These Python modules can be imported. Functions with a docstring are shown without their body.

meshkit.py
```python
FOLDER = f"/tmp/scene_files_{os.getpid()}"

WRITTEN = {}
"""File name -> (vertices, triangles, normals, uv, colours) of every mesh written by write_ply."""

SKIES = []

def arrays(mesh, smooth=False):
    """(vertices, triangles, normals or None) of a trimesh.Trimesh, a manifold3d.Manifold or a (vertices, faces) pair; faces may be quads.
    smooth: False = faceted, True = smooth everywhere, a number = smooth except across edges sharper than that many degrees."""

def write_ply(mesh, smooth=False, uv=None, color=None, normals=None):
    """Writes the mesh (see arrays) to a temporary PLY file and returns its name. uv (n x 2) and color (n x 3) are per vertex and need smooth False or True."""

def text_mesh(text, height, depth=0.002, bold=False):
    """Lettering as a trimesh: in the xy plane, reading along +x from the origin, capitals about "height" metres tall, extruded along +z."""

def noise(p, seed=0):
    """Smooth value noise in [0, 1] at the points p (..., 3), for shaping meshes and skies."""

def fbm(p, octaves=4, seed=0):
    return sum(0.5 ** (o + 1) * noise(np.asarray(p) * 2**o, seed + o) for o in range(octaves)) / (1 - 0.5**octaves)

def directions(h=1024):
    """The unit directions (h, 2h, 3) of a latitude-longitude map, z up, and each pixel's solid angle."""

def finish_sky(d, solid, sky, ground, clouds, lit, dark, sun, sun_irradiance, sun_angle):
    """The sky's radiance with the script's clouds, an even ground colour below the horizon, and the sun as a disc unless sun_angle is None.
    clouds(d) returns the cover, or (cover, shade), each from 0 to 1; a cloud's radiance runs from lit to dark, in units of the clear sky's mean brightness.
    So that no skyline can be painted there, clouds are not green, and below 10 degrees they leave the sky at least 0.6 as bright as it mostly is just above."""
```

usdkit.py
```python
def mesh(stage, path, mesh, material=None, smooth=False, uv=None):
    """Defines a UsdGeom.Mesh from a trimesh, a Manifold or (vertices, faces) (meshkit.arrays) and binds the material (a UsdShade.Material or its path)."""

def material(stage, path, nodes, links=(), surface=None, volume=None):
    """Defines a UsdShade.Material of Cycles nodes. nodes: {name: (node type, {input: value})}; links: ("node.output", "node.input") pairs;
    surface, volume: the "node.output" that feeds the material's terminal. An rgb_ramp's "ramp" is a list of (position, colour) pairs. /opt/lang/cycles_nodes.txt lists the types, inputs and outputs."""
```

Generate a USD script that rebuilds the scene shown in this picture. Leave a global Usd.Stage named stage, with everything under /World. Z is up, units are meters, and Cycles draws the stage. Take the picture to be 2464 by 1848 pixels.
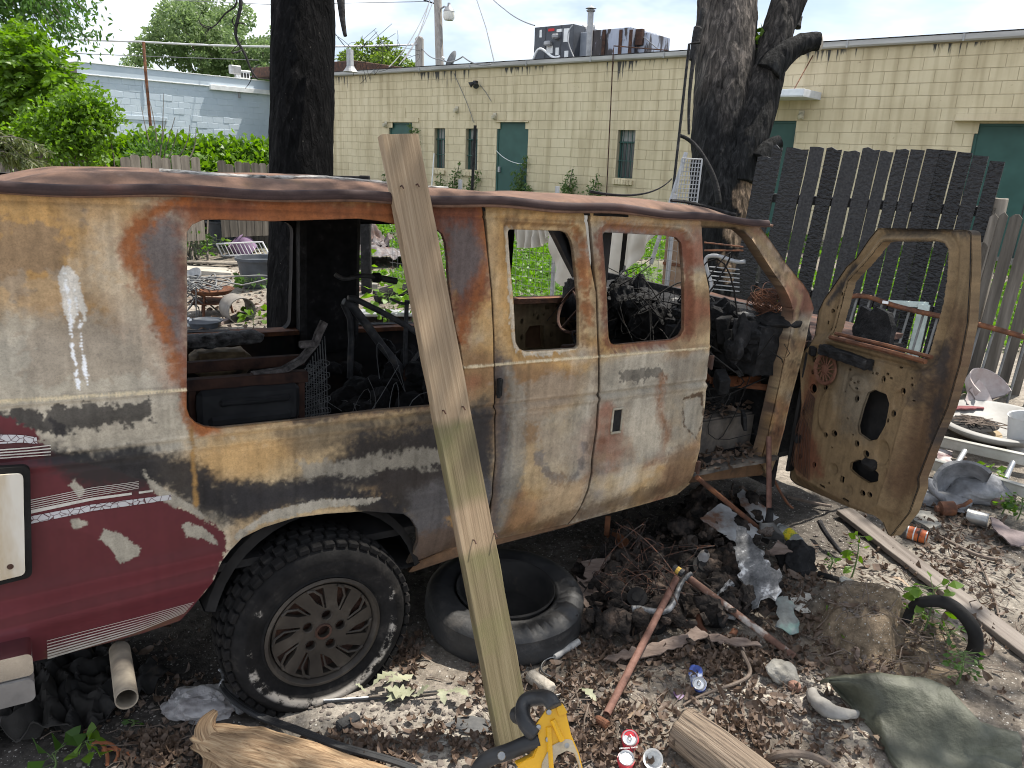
import math, random
import numpy as np, trimesh, manifold3d, shapely
import shapely.geometry as sg
from scipy.spatial import Delaunay
import usdkit, meshkit
from pxr import Usd, UsdGeom, UsdLux, UsdShade, Sdf, Gf, Vt

stage = Usd.Stage.CreateInMemory()
UsdGeom.SetStageUpAxis(stage, UsdGeom.Tokens.z)
UsdGeom.SetStageMetersPerUnit(stage, 1.0)
UsdGeom.Xform.Define(stage, '/World')
UsdGeom.Scope.Define(stage, '/World/Looks')
PI = math.pi

# ---------------------------------------------------------------- camera, sky, sun
FPX = 1865.0
CAM = np.array([0, 0, 2.07])
_p, _r = math.radians(16.5), math.radians(2.1)
FWD = np.array([0, math.cos(_p), -math.sin(_p)])
_u0 = np.array([0, math.sin(_p), math.cos(_p)])
RGT = np.array([1.0, 0, 0]) * math.cos(_r) + _u0 * math.sin(_r)
UPV = -np.array([1.0, 0, 0]) * math.sin(_r) + _u0 * math.cos(_r)
cam = UsdGeom.Camera.Define(stage, '/World/camera')
cam.CreateHorizontalApertureAttr(36.0)
cam.CreateVerticalApertureAttr(27.0)
cam.CreateFocalLengthAttr(FPX / 2464 * 36)
cam.CreateClippingRangeAttr(Gf.Vec2f(0.05, 2000))
cam.CreateExposureAttr(EXPOSURE := 0.84)
_m = Gf.Matrix4d(*RGT, 0, *UPV, 0, *(-FWD), 0, *CAM, 1)
cam.AddTransformOp().Set(_m)

SUN_AZ, SUN_EL = math.radians(58), math.radians(64)
SUN = np.array([math.sin(SUN_AZ) * math.cos(SUN_EL), math.cos(SUN_AZ) * math.cos(SUN_EL), math.sin(SUN_EL)])
sky_mat = usdkit.material(stage, '/World/Looks/sky_look', {
    'sky': ('sky_texture', {'sky_type': 'single_scattering', 'sun_disc': False, 'sun_elevation': SUN_EL, 'sun_rotation': SUN_AZ, 'air_density': 1.0, 'aerosol_density': 2.0}),
    'tc': ('texture_coordinate', {}), 'map': ('mapping', {'scale': (1.0, 1.0, 2.6), 'location': (0.3, 0.1, 0)}),
    'n': ('noise_texture', {'scale': 2.1, 'detail': 7, 'roughness': 0.56, 'distortion': 0.4}),
    'n2': ('noise_texture', {'scale': 3.6, 'detail': 5, 'roughness': 0.55}),
    'cr': ('rgb_ramp', {'ramp': [(0.36, (0.22, 0.22, 0.22)), (0.50, (0.75, 0.75, 0.75)), (0.60, (1, 1, 1))]}),
    'cc': ('rgb_ramp', {'ramp': [(0.40, (3.9, 4.8, 6.3)), (0.52, (7.0, 7.5, 8.3)), (0.66, (11.8, 11.9, 12.0))]}),
    'mx': ('mix', {}), 'bg': ('background_shader', {'strength': 0.1})},
    [('tc.generated', 'map.vector'), ('map.vector', 'n.vector'), ('map.vector', 'n2.vector'), ('n.fac', 'cr.fac'), ('n2.fac', 'cc.fac'),
     ('cr.color', 'mx.fac'), ('sky.color', 'mx.color1'), ('cc.color', 'mx.color2'), ('mx.color', 'bg.color')], surface='bg.background')
dome = UsdLux.DomeLight.Define(stage, '/World/sky')
UsdShade.MaterialBindingAPI.Apply(dome.GetPrim()).Bind(sky_mat)
dome.GetPrim().SetCustomDataByKey('kind', 'structure')
sun = UsdLux.DistantLight.Define(stage, '/World/sun')
sun.CreateIntensityAttr(1.22); sun.CreateAngleAttr(0.6); sun.CreateNormalizeAttr(True)
sun.CreateColorAttr(Gf.Vec3f(1.0, 0.95, 0.87))
_z = SUN; _x = np.cross([0, 0, 1.0], _z); _x /= np.linalg.norm(_x); _y = np.cross(_z, _x)
sun.AddTransformOp().Set(Gf.Matrix4d(*_x, 0, *_y, 0, *_z, 0, 0, 0, 30, 1))

# ---------------------------------------------------------------- helpers: surveying
S = 2.6756
OFF = {1: (0, 0, S), 2: (820, 0, S), 3: (1640, 0, S), 4: (0, 620, S), 5: (820, 620, S), 6: (1640, 620, S), 7: (0, 1228, S), 8: (820, 1228, S), 9: (1640, 1228, S),
       'e1': (430, 510, 3.1308), 'e2': (1180, 520, 2.8359), 'e3': (1380, 1130, 3.529), 'e4': (2050, 880, 3.191), 'e5': (0, 0, 3.16), 'd': (0, 0, .89773),
       'A': (1900, 60, 3.922), 'B': (1200, 100, 4.148), 'Cc': (800, 150, 4.424), 'Dd': (150, 130, 4.424)}
def q(k, *pts):
    ox, oy, s = OFF[k]
    return [(ox + x / s, oy + y / s) for x, y in pts]
def q1(k, x, y): return q(k, (x, y))[0]
def ray(p): return FWD + (p[0] - 1232.0) / FPX * RGT - (p[1] - 924.0) / FPX * UPV
def on_plane(p, P0, n):
    d = ray(p); n = np.asarray(n, float)
    return CAM + d * (((np.asarray(P0) - CAM) @ n) / (d @ n))
def at_depth(p, dep): return CAM + ray(p) * dep
NB = np.array([.6448, .7643, 0.0])
WB = np.array([-.7643, .6448, 0.0])
def smooth(x): x = np.clip(x, 0, 1); return x * x * (3 - 2 * x)
def gz(x, y):
    d = NB[0] * np.asarray(x) + NB[1] * np.asarray(y)
    return .3 * smooth((d - 4.9) / 2.7) + .052 * np.maximum(d - 7.4, 0) * (d < 60)
def gpt(p, lift=0.0):
    z = 0.0
    for _ in range(12):
        d = ray(p); P = CAM + d * ((z + lift - CAM[2]) / d[2]); z = .5 * z + .5 * float(gz(P[0], P[1]))
    return P
def wall(p, dist=15.224): return on_plane(p, NB * dist, NB)

# ---------------------------------------------------------------- helpers: prims
NAMES = {}
def numbered(parent, name):
    k = (parent, name); n = NAMES.get(k, -1) + 1; NAMES[k] = n
    return f'{parent}/{name}' if n == 0 else f'{parent}/{name}_{n:03d}'
def tag(prim, label=None, cat=None, group=None, kind=None):
    prim = prim.GetPrim() if hasattr(prim, 'GetPrim') else prim
    for k, v in (('label', label), ('category', cat), ('group', group), ('kind', kind)):
        if v: prim.SetCustomDataByKey(k, v)
    return prim
class T:
    def __init__(s, name, label, cat, loc=(0, 0, 0), axes=None, group=None, kind=None):
        s.path = numbered('/World', name)
        x = UsdGeom.Xform.Define(stage, s.path)
        R = np.eye(3) if axes is None else np.asarray(axes, float)
        s.R, s.loc = R, np.asarray(loc, float)
        x.AddTransformOp().Set(Gf.Matrix4d(*R[0], 0, *R[1], 0, *R[2], 0, *s.loc, 1))
        tag(x, label, cat, group, kind)
    def part(s, name, mesh, mat, smooth=False, parent=None, label=None, kind=None, local=False, attrs=None):
        v, f, n = meshkit.arrays(mesh, smooth if attrs is None else True)
        if not local: v = (v - s.loc) @ s.R.T
        if n is not None and not local: n = n @ s.R.T
        return emit(numbered(parent.path if parent else s.path, name), v, f, n, mat, attrs, label, kind)
class Prim:
    def __init__(s, path): s.path = path
def emit(path, v, f, n, mat, attrs=None, label=None, kind=None):
    m = UsdGeom.Mesh.Define(stage, path)
    m.CreatePointsAttr(Vt.Vec3fArray.FromNumpy(np.ascontiguousarray(v, np.float32)))
    m.CreateFaceVertexCountsAttr(Vt.IntArray.FromNumpy(np.full(len(f), 3, np.int32)))
    m.CreateFaceVertexIndicesAttr(Vt.IntArray.FromNumpy(np.ascontiguousarray(f, np.int32).ravel()))
    m.CreateSubdivisionSchemeAttr('none')
    if n is not None:
        m.CreateNormalsAttr(Vt.Vec3fArray.FromNumpy(np.ascontiguousarray(n, np.float32))); m.SetNormalsInterpolation('vertex')
    for k, a in (attrs or {}).items():
        if a.ndim == 2: UsdGeom.PrimvarsAPI(m).CreatePrimvar(k, Sdf.ValueTypeNames.Color3fArray, 'vertex').Set(Vt.Vec3fArray.FromNumpy(np.ascontiguousarray(a, np.float32)))
        else: UsdGeom.PrimvarsAPI(m).CreatePrimvar(k, Sdf.ValueTypeNames.FloatArray, 'vertex').Set(Vt.FloatArray.FromNumpy(np.ascontiguousarray(a, np.float32)))
    if mat is not None: UsdShade.MaterialBindingAPI.Apply(m.GetPrim()).Bind(mat)
    tag(m, label=label, kind=kind)
    return Prim(path)
def solo(name, mesh, mat, label, cat, smooth=False, group=None, kind=None, attrs=None):
    v, f, n = meshkit.arrays(mesh, smooth if attrs is None else True)
    if kind != 'structure' and kind != 'stuff':
        base = np.array([v[:, 0].mean(), v[:, 1].mean(), v[:, 2].min()])
    else: base = np.zeros(3)
    pr = emit(numbered('/World', name), v - base, f, n, mat, attrs)
    UsdGeom.Xformable(stage.GetPrimAtPath(pr.path)).AddTranslateOp().Set(Gf.Vec3d(*map(float, base)))
    tag(stage.GetPrimAtPath(pr.path), label, cat, group, kind)
    return pr
def copies(src, name, places, labels, group=None, cat=None):
    """places: 4x4 matrices (row vectors)."""
    for M, lb in zip(places, labels):
        x = UsdGeom.Xform.Define(stage, numbered('/World', name)); x.GetPrim().GetReferences().AddInternalReference(src); x.GetPrim().SetInstanceable(True)
        x.ClearXformOpOrder(); x.AddTransformOp(opSuffix='at').Set(M); tag(x, lb, cat, group)

# ---------------------------------------------------------------- helpers: shapes
cat_ = trimesh.util.concatenate
def norm(v): v = np.asarray(v, float); return v / np.linalg.norm(v)
def box(c, size, R=None):
    m = trimesh.creation.box(size)
    if R is not None: m.vertices = m.vertices @ np.asarray(R)
    m.apply_translation(c); return m
def bevbox(c, size, b=.004, R=None):
    x, y, z = np.asarray(size) / 2
    pts = [(sx * (x - (i != 0) * b), sy * (y - (i != 1) * b), sz * (z - (i != 2) * b)) for sx in (-1, 1) for sy in (-1, 1) for sz in (-1, 1) for i in range(3)]
    m = trimesh.convex.convex_hull(np.array(pts))
    if R is not None: m.vertices = m.vertices @ np.asarray(R)
    m.apply_translation(c); return m
def frame(d, up=(0, 0, 1)):
    d = norm(d); up = np.asarray(up, float)
    if abs(d @ up) > .95: up = np.array([1.0, 0, 0])
    x = norm(np.cross(up, d)); return x, np.cross(d, x), d
def tube(path, r, n=8, caps=True, closed=False):
    P = np.asarray(path, float); k = len(P)
    r = np.broadcast_to(np.asarray(r, float), (k,))
    t = np.zeros_like(P)
    if closed: t = np.roll(P, -1, 0) - np.roll(P, 1, 0)
    else: t[1:-1] = P[2:] - P[:-2]; t[0] = P[1] - P[0]; t[-1] = P[-1] - P[-2]
    t /= np.maximum(np.linalg.norm(t, axis=1, keepdims=True), 1e-9)
    x, y, _ = frame(t[0]); V = []
    for i in range(k):
        x = norm(x - t[i] * (x @ t[i])); y = np.cross(t[i], x)
        an = np.arange(n) * 2 * PI / n
        V.append(P[i] + r[i] * (np.cos(an)[:, None] * x + np.sin(an)[:, None] * y))
    V = np.vstack(V); Fs = []
    for i in range(k if closed else k - 1):
        j = (i + 1) % k
        for a in range(n):
            b = (a + 1) % n
            Fs += [(i * n + a, i * n + b, j * n + b), (i * n + a, j * n + b, j * n + a)]
    if caps and not closed:
        V = np.vstack([V, P[0], P[-1]])
        for a in range(n):
            b = (a + 1) % n; Fs += [(b, a, k * n), ((k - 1) * n + a, (k - 1) * n + b, k * n + 1)]
    return trimesh.Trimesh(V, Fs, process=False)
def pipe(path, ro, ri, n=14):
    a = tube(path, ro, n, caps=False); b = tube(path, ri, n, caps=False); b.faces = b.faces[:, ::-1]
    k = len(path); m = cat_([a, b]); o = len(a.vertices); Fs = []
    for i, flip in ((0, 1), (k - 1, 0)):
        for s in range(n):
            t = (s + 1) % n; w = [i * n + s, i * n + t, o + i * n + t, o + i * n + s]
            if flip: w = w[::-1]
            Fs += [(w[0], w[1], w[2]), (w[0], w[2], w[3])]
    m.faces = np.vstack([m.faces, Fs]); return m
def lathe(prof, n=32, c=(0, 0, 0), axis=(0, 0, 1), up=(0, 1, 0), ang=2 * PI):
    """prof: (radius, height) pairs from one end to the other, turned about axis."""
    prof = np.asarray(prof, float); k = len(prof); full = ang > 6.28
    m = n if full else n + 1
    an = np.arange(m) * ang / n
    V = np.stack([np.outer(np.cos(an), prof[:, 0]), np.outer(np.sin(an), prof[:, 0]), np.tile(prof[:, 1], (m, 1))], -1).reshape(-1, 3)
    Fs = []
    for i in range(n):
        j = (i + 1) % m
        for a in range(k - 1):
            Fs += [(i * k + a, j * k + a, j * k + a + 1), (i * k + a, j * k + a + 1, i * k + a + 1)]
    x, y, z = frame(axis, up)
    return trimesh.Trimesh(V @ np.array([x, y, z]) + np.asarray(c), Fs, process=False)
def prism(poly, h, M=None):
    m = trimesh.creation.extrude_polygon(poly, h)
    if M is not None:
        o, x, y, z = M; m.vertices = np.asarray(o) + m.vertices @ np.array([x, y, z])
    return m
def rough(m, amp, scale, seed=0, aniso=(1, 1, 1)):
    v = m.vertices; nrm = m.vertex_normals
    d = meshkit.fbm(v * scale * np.asarray(aniso), 4, seed) - .5
    m.vertices = v + nrm * (d * 2 * amp)[:, None]; return m
def rot(axis, a): return trimesh.transformations.rotation_matrix(a, axis)[:3, :3].T
def spline(pts, n):
    from scipy.interpolate import CubicSpline
    P = np.asarray(pts, float); t = np.r_[0, np.cumsum(np.linalg.norm(np.diff(P, axis=0), axis=1))]
    return CubicSpline(t, P)(np.linspace(0, t[-1], n))

# ---------------------------------------------------------------- helpers: looks
def mat(name, nodes, links, surface='p.BSDF'):
    return usdkit.material(stage, '/World/Looks/' + name, nodes, links, surface=surface)
def look(name, stops, scale=8, detail=6, rough_=.8, bump=.3, bscale=40, aniso=(1, 1, 1), metallic=0, spec=.35, vary=0, distort=0, dist=.01, coords='object', nrough=.6):
    """Noise-mixed colours: stops is an rgb ramp over noise; a second, finer noise gives relief."""
    nodes = {'tc': ('texture_coordinate', {}), 'map': ('mapping', {'scale': aniso}),
             'n': ('noise_texture', {'scale': scale, 'detail': detail, 'roughness': nrough, 'distortion': distort}),
             'r': ('rgb_ramp', {'ramp': stops}), 'b': ('noise_texture', {'scale': bscale, 'detail': 5, 'roughness': .65}),
             'bp': ('bump', {'strength': bump, 'distance': dist}),
             'p': ('principled_bsdf', {'roughness': rough_, 'metallic': metallic, 'specular_ior_level': spec})}
    links = [('tc.' + coords, 'map.vector'), ('map.vector', 'n.vector'), ('map.vector', 'b.vector'), ('n.fac', 'r.fac'), ('b.fac', 'bp.height'), ('bp.normal', 'p.normal')]
    if vary:
        nodes.update({'oi': ('object_info', {}), 'mr': ('map_range', {'from_min': 0, 'from_max': 1, 'to_min': 1 - vary, 'to_max': 1 + vary}), 'hs': ('hsv', {})})
        links += [('oi.random', 'mr.value'), ('mr.result', 'hs.value'), ('r.color', 'hs.color'), ('hs.color', 'p.base_color')]
    else: links.append(('r.color', 'p.base_color'))
    return mat(name, nodes, links)
def painted(name, rough_=.75, speck=.35, bscale=60, bump=.25, metallic=0, fine=170):
    """A look whose colour comes from the mesh's own 'col' primvar, with fine grain and relief."""
    return mat(name, {'at': ('attribute', {'attribute': 'col'}), 'ar': ('attribute', {'attribute': 'rgh'}), 'tc': ('texture_coordinate', {}),
                      'n': ('noise_texture', {'scale': fine, 'detail': 8, 'roughness': .8}), 'r': ('rgb_ramp', {'ramp': [(.32, (1 - speck,) * 3), (.5, (1, 1, 1)), (.68, (1 + speck * .55,) * 3)]}),
                      'mx': ('mix', {'mix_type': 'multiply', 'fac': 1.0}), 'fm': ('map_range', {'from_min': .4, 'from_max': .72, 'to_min': .12, 'to_max': 1, 'clamp': True}), 'b': ('noise_texture', {'scale': bscale, 'detail': 6, 'roughness': .7}),
                      'bm': ('math', {'math_type': 'multiply', 'value2': bump}), 'bp': ('bump', {'distance': .004}), 'p': ('principled_bsdf', {'metallic': metallic, 'specular_ior_level': .25})},
               [('tc.object', 'n.vector'), ('tc.object', 'b.vector'), ('n.fac', 'r.fac'), ('at.color', 'mx.color1'), ('r.color', 'mx.color2'), ('mx.color', 'p.base_color'),
                ('ar.fac', 'p.roughness'), ('ar.fac', 'fm.value'), ('fm.result', 'mx.fac'), ('fm.result', 'bm.value1'), ('bm.value', 'bp.strength'), ('b.fac', 'bp.height'), ('bp.normal', 'p.normal')])
def leaf_look(name, c1, c2, trans=.35, vary=.3):
    return mat(name, {'g': ('geometry', {}), 'r': ('rgb_ramp', {'ramp': [(0, c1), (1, c2)]}), 'p': ('principled_bsdf', {'roughness': .45, 'specular_ior_level': .4}),
                      'tr': ('translucent_bsdf', {}), 'hs': ('hsv', {'saturation': 1.1, 'value': 1.5}), 'm': ('mix_closure', {'fac': trans})},
               [('g.random_per_island', 'r.fac'), ('r.color', 'p.base_color'), ('r.color', 'hs.color'), ('hs.color', 'tr.color'), ('p.BSDF', 'm.closure1'), ('tr.BSDF', 'm.closure2')], surface='m.closure')
M = {}
M['char'] = look('charred', [(.35, (.008, .008, .008)), (.6, (.022, .021, .021)), (.75, (.065, .062, .06))], 14, rough_=.8, spec=.2, bump=.7, bscale=35, dist=.02)
M['soot'] = look('soot', [(.3, (.008, .0075, .0075)), (.65, (.028, .026, .024)), (.8, (.085, .062, .042))], 6, rough_=.88, spec=.2, bump=.4)
M['rust'] = look('rust', [(.3, (.05, .025, .016)), (.5, (.12, .05, .026)), (.7, (.21, .085, .035))], 12, rough_=.85, bump=.5, bscale=80)
M['darkrust'] = look('dark_rust', [(.3, (.03, .018, .014)), (.55, (.07, .034, .022)), (.75, (.14, .06, .03))], 12, rough_=.85, bump=.5, bscale=80)
M['rubber'] = look('rubber', [(.3, (.008, .008, .008)), (.6, (.018, .017, .016)), (.8, (.05, .045, .04))], 9, rough_=.75, spec=.15, bump=.35, bscale=60)
M['steel'] = look('bare_steel', [(.3, (.2, .2, .195)), (.7, (.38, .37, .35))], 9, rough_=.36, bump=.15, metallic=.9)
M['alu'] = look('aluminium', [(.3, (.5, .5, .5)), (.7, (.68, .68, .67))], 9, rough_=.38, bump=.08, metallic=.8)
M['chrome'] = look('chrome', [(.3, (.45, .45, .45)), (.7, (.75, .75, .74))], 5, rough_=.16, bump=.03, metallic=1)
M['black'] = look('black_plastic', [(.3, (.014, .014, .015)), (.7, (.04, .04, .04))], 7, rough_=.5, bump=.1)
M['white'] = look('white_paint', [(.3, (.62, .62, .6)), (.7, (.8, .8, .78))], 5, rough_=.55, bump=.1)
M['wire'] = look('wire', [(.3, (.1, .1, .1)), (.7, (.22, .22, .21))], 9, rough_=.6, bump=.1)
M['grey'] = look('grey_galvanised', [(.3, (.22, .22, .22)), (.7, (.38, .38, .38))], 7, rough_=.5, bump=.15, metallic=.3)
# ================================================================ the burnt van
_A, _pp = math.radians(57.0), math.radians(-2.37)
VH = np.array([math.sin(_A) * math.cos(_pp), math.cos(_A) * math.cos(_pp), math.sin(_pp)])
VA = np.array([-math.cos(_A), math.sin(_A), 0.0]); VZ = np.cross(VH, VA)
VO = np.array([-.75, 2.57, 0.0])
def vside(p, t=0.0):
    P = on_plane(p, VO + t * VA, VA) - VO
    return np.array([P @ VH, P @ VZ])
def vpts(k, *pts, t=0.0): return [tuple(vside(x, t)) for x in q(k, *pts)]
def vw(L):
    L = np.asarray(L, float); return VO + L[..., 0:1] * VH + L[..., 1:2] * VA + L[..., 2:3] * VZ
van = T('burnt_van', 'burnt-out full-size van, rusted and scorched, with its front door hanging open', 'van', VO, [VH, VA, VZ])
def rnd(poly, r):
    return poly.buffer(-r, quad_segs=6).buffer(2 * r, quad_segs=6).buffer(-r, quad_segs=6)
def fill(poly, cell, seed=0):
    """Dense triangulation of a polygon with holes: (points, faces, list of rim loops)."""
    poly = poly.segmentize(cell)
    rings = [np.array(poly.exterior.coords)[:-1]] + [np.array(i.coords)[:-1] for i in poly.interiors]
    x0, y0, x1, y1 = poly.bounds
    gx, gy = np.meshgrid(np.arange(x0, x1, cell), np.arange(y0, y1, cell)); gx = gx + (np.arange(gx.shape[0]) % 2)[:, None] * cell * .5
    G = np.stack([gx.ravel(), gy.ravel()], 1)
    inner = poly.buffer(-cell * .55); shapely.prepare(inner); shapely.prepare(poly)
    G = G[shapely.contains_xy(inner, G[:, 0], G[:, 1])]
    P = np.vstack(rings + [G]); D = Delaunay(P).simplices
    c = P[D].mean(1); D = D[shapely.contains_xy(poly, c[:, 0], c[:, 1])]
    a = P[D]; ar = np.cross(a[:, 1] - a[:, 0], a[:, 2] - a[:, 0]); D = D[np.abs(ar) > 1e-12]; ar = ar[np.abs(ar) > 1e-12]
    D[ar < 0] = D[ar < 0][:, ::-1]
    loops = []; o = 0
    for r in rings: loops.append(np.arange(o, o + len(r))); o += len(r)
    return P, D, loops
def panel(poly, cell, tf, flange=.018, tdir=1):
    """A sheet-metal panel in van coordinates: outer skin t = tf(s, z) plus a folded rim."""
    P, D, loops = fill(poly, cell)
    V = np.stack([P[:, 0], tf(P[:, 0], P[:, 1]), P[:, 1]], 1); Fs = [D]; o = len(V); extra = []
    for L in loops:
        k = len(L); R = V[L] + np.array([0, flange * tdir, 0]); extra.append(R); i = np.arange(k); j = (i + 1) % k
        Fs += [np.stack([L[i], o + i, L[j]], 1), np.stack([L[j], o + i, o + j], 1)]; o += k
    m = trimesh.Trimesh(np.vstack([V] + extra), np.vstack(Fs), process=False); m.metadata['n0'] = len(V); return m
def ss(pts):
    g = sg.Polygon(pts).buffer(0); return max(g.geoms, key=lambda z: z.area) if g.geom_type == 'MultiPolygon' else g
ZB, ZC = 1.289, 1.11
gauss = lambda x, w: np.exp(-(x / w) ** 2)
def tflank(s, z):
    t = .010 * gauss(z - ZC, .009) - .008 * gauss(z - ZC + .02, .014) - .006 * gauss(z - ZB, .007)
    t = t + .09 * np.maximum(.72 - z, 0) ** 2 / .1 - .006 * gauss(z - .70 - .03 * s, .03)
    t = t + .006 * gauss(z - 1.868, .006) - .016 * gauss(z - .575 - .05 * (s + .6), .04) * smooth((-.15 - s) / .2)
    t = t + .012 * (meshkit.noise(np.stack([s * 3.1, z * 3.3, s * 0], -1), 4) - .5)
    return t
# outlines surveyed on the flank
seam_q = vpts(5, (944, 0), (964, 200), (979, 500), (985, 900), (989, 1300), (965, 1560)) + [(.775, .60), (.765, .49)]
seam_top = vpts(2, (906, 1322))
arch = vpts(7, (1480, 258), (1560, 180), (1700, 110), (1900, 45), (2100, 20)) + vpts(8, (170, 5), (400, 20), (455, 60), (500, 130), (515, 220), (490, 330), (470, 430))
redge = vpts(7, (310, 1075), (720, 955), (950, 885), (1190, 790), (1240, 710), (1280, 640), (1330, 560), (1390, 425), (1430, 335))
qtr = ss([(-.955, 1.91), (-.99, 1.5), (-1.01, 1.1), (-1.01, .5), (-.92, .372)] + redge + arch + vpts(8, (820, 325)) + [(.70, .455)] + seam_q[::-1] + seam_top + vpts(1, (2194, 1262)) + [(-.3, 1.915)])
w0 = vpts('e1', (60, 150), (62, 800), (62, 1480), (85, 1545), (130, 1592), (200, 1622), (290, 1632), (900, 1570), (1500, 1492), (1960, 1455)) + \
     vpts('d', (1000, 880), (1008, 850)) + vpts(5, (770, 560), (742, 470), (718, 330), (692, 130), (685, 0)) + vpts(2, (672, 1560), (652, 1505), (605, 1468)) + vpts('e1', (1700, 98), (1640, 96), (1500, 66), (1350, 50), (900, 64), (700, 70), (300, 57), (180, 60), (100, 96))
win_q = ss(w0)
quarter = qtr.difference(win_q)
quarter = max(quarter.geoms, key=lambda g: g.area) if quarter.geom_type == 'MultiPolygon' else quarter
d1 = ss(vpts(2, (928, 1322), (1240, 1347), (1555, 1367), (1566, 1378), (1602, 1659)) + vpts(5, (1598, 0), (1640, 220), (1652, 700), (1650, 880), (1640, 1100), (1610, 1300), (1590, 1480), (1545, 1655)) + vpts(8, (1503, 118), (1030, 222)) + [(.80, .54)] + vpts(5, (972, 1560), (996, 1300), (992, 900), (987, 500), (972, 200), (952, 0)))
w1 = rnd(ss(vpts('e2', (136, 94), (500, 104), (545, 122), (572, 170), (588, 235), (622, 600), (622, 885), (600, 910), (260, 931), (218, 914), (190, 868), (176, 600), (150, 300))), .012)
r1 = rnd(ss(vpts('e2', (82, 60), (100, 25), (600, 52), (645, 110), (665, 500), (682, 700), (690, 900), (668, 958), (240, 992), (165, 958), (132, 800), (117, 500), (92, 200))), .02)
d2 = ss(vpts(2, (1603, 1357), (2194, 1391)) + vpts(3, (100, 1410), (128, 1430)) + vpts('e2', (1452, 300), (1488, 500), (1500, 760), (1500, 940)) + vpts(6, (172, 720), (152, 950), (117, 1200), (78, 1420), (62, 1455)) + vpts('e3', (1016, 130), (925, 240), (700, 310), (0, 512)) + vpts(8, (1515, 113)) + vpts(5, (1556, 1640), (1600, 1480), (1622, 1300), (1652, 1100), (1664, 880), (1664, 700), (1655, 300)) + vpts('e2', (735, 600), (705, 300), (682, 8)))
w2 = rnd(ss(vpts('e2', (790, 114), (1200, 135), (1290, 150), (1322, 185), (1342, 400), (1342, 780), (1322, 822), (1270, 850), (870, 886), (840, 872), (825, 830), (815, 500))), .012)
r2 = rnd(ss(vpts('e2', (760, 70), (800, 40), (1280, 70), (1355, 108), (1386, 180), (1394, 600), (1394, 800), (1352, 868), (1280, 900), (862, 944), (820, 920), (798, 850), (788, 500))), .02)
def edge_dist(poly, s, z):
    b = poly.exterior.segmentize(.01); c = np.array(b.coords)
    from scipy.spatial import cKDTree
    d = cKDTree(c).query(np.stack([s, z], 1))[0]
    return np.where(shapely.contains_xy(poly, s, z), d, -d)
def tdoor(rec):
    def f_(s, z):
        return tflank(s, z) + .022 * smooth(edge_dist(rec, s, z) / .022)
    return f_
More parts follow.
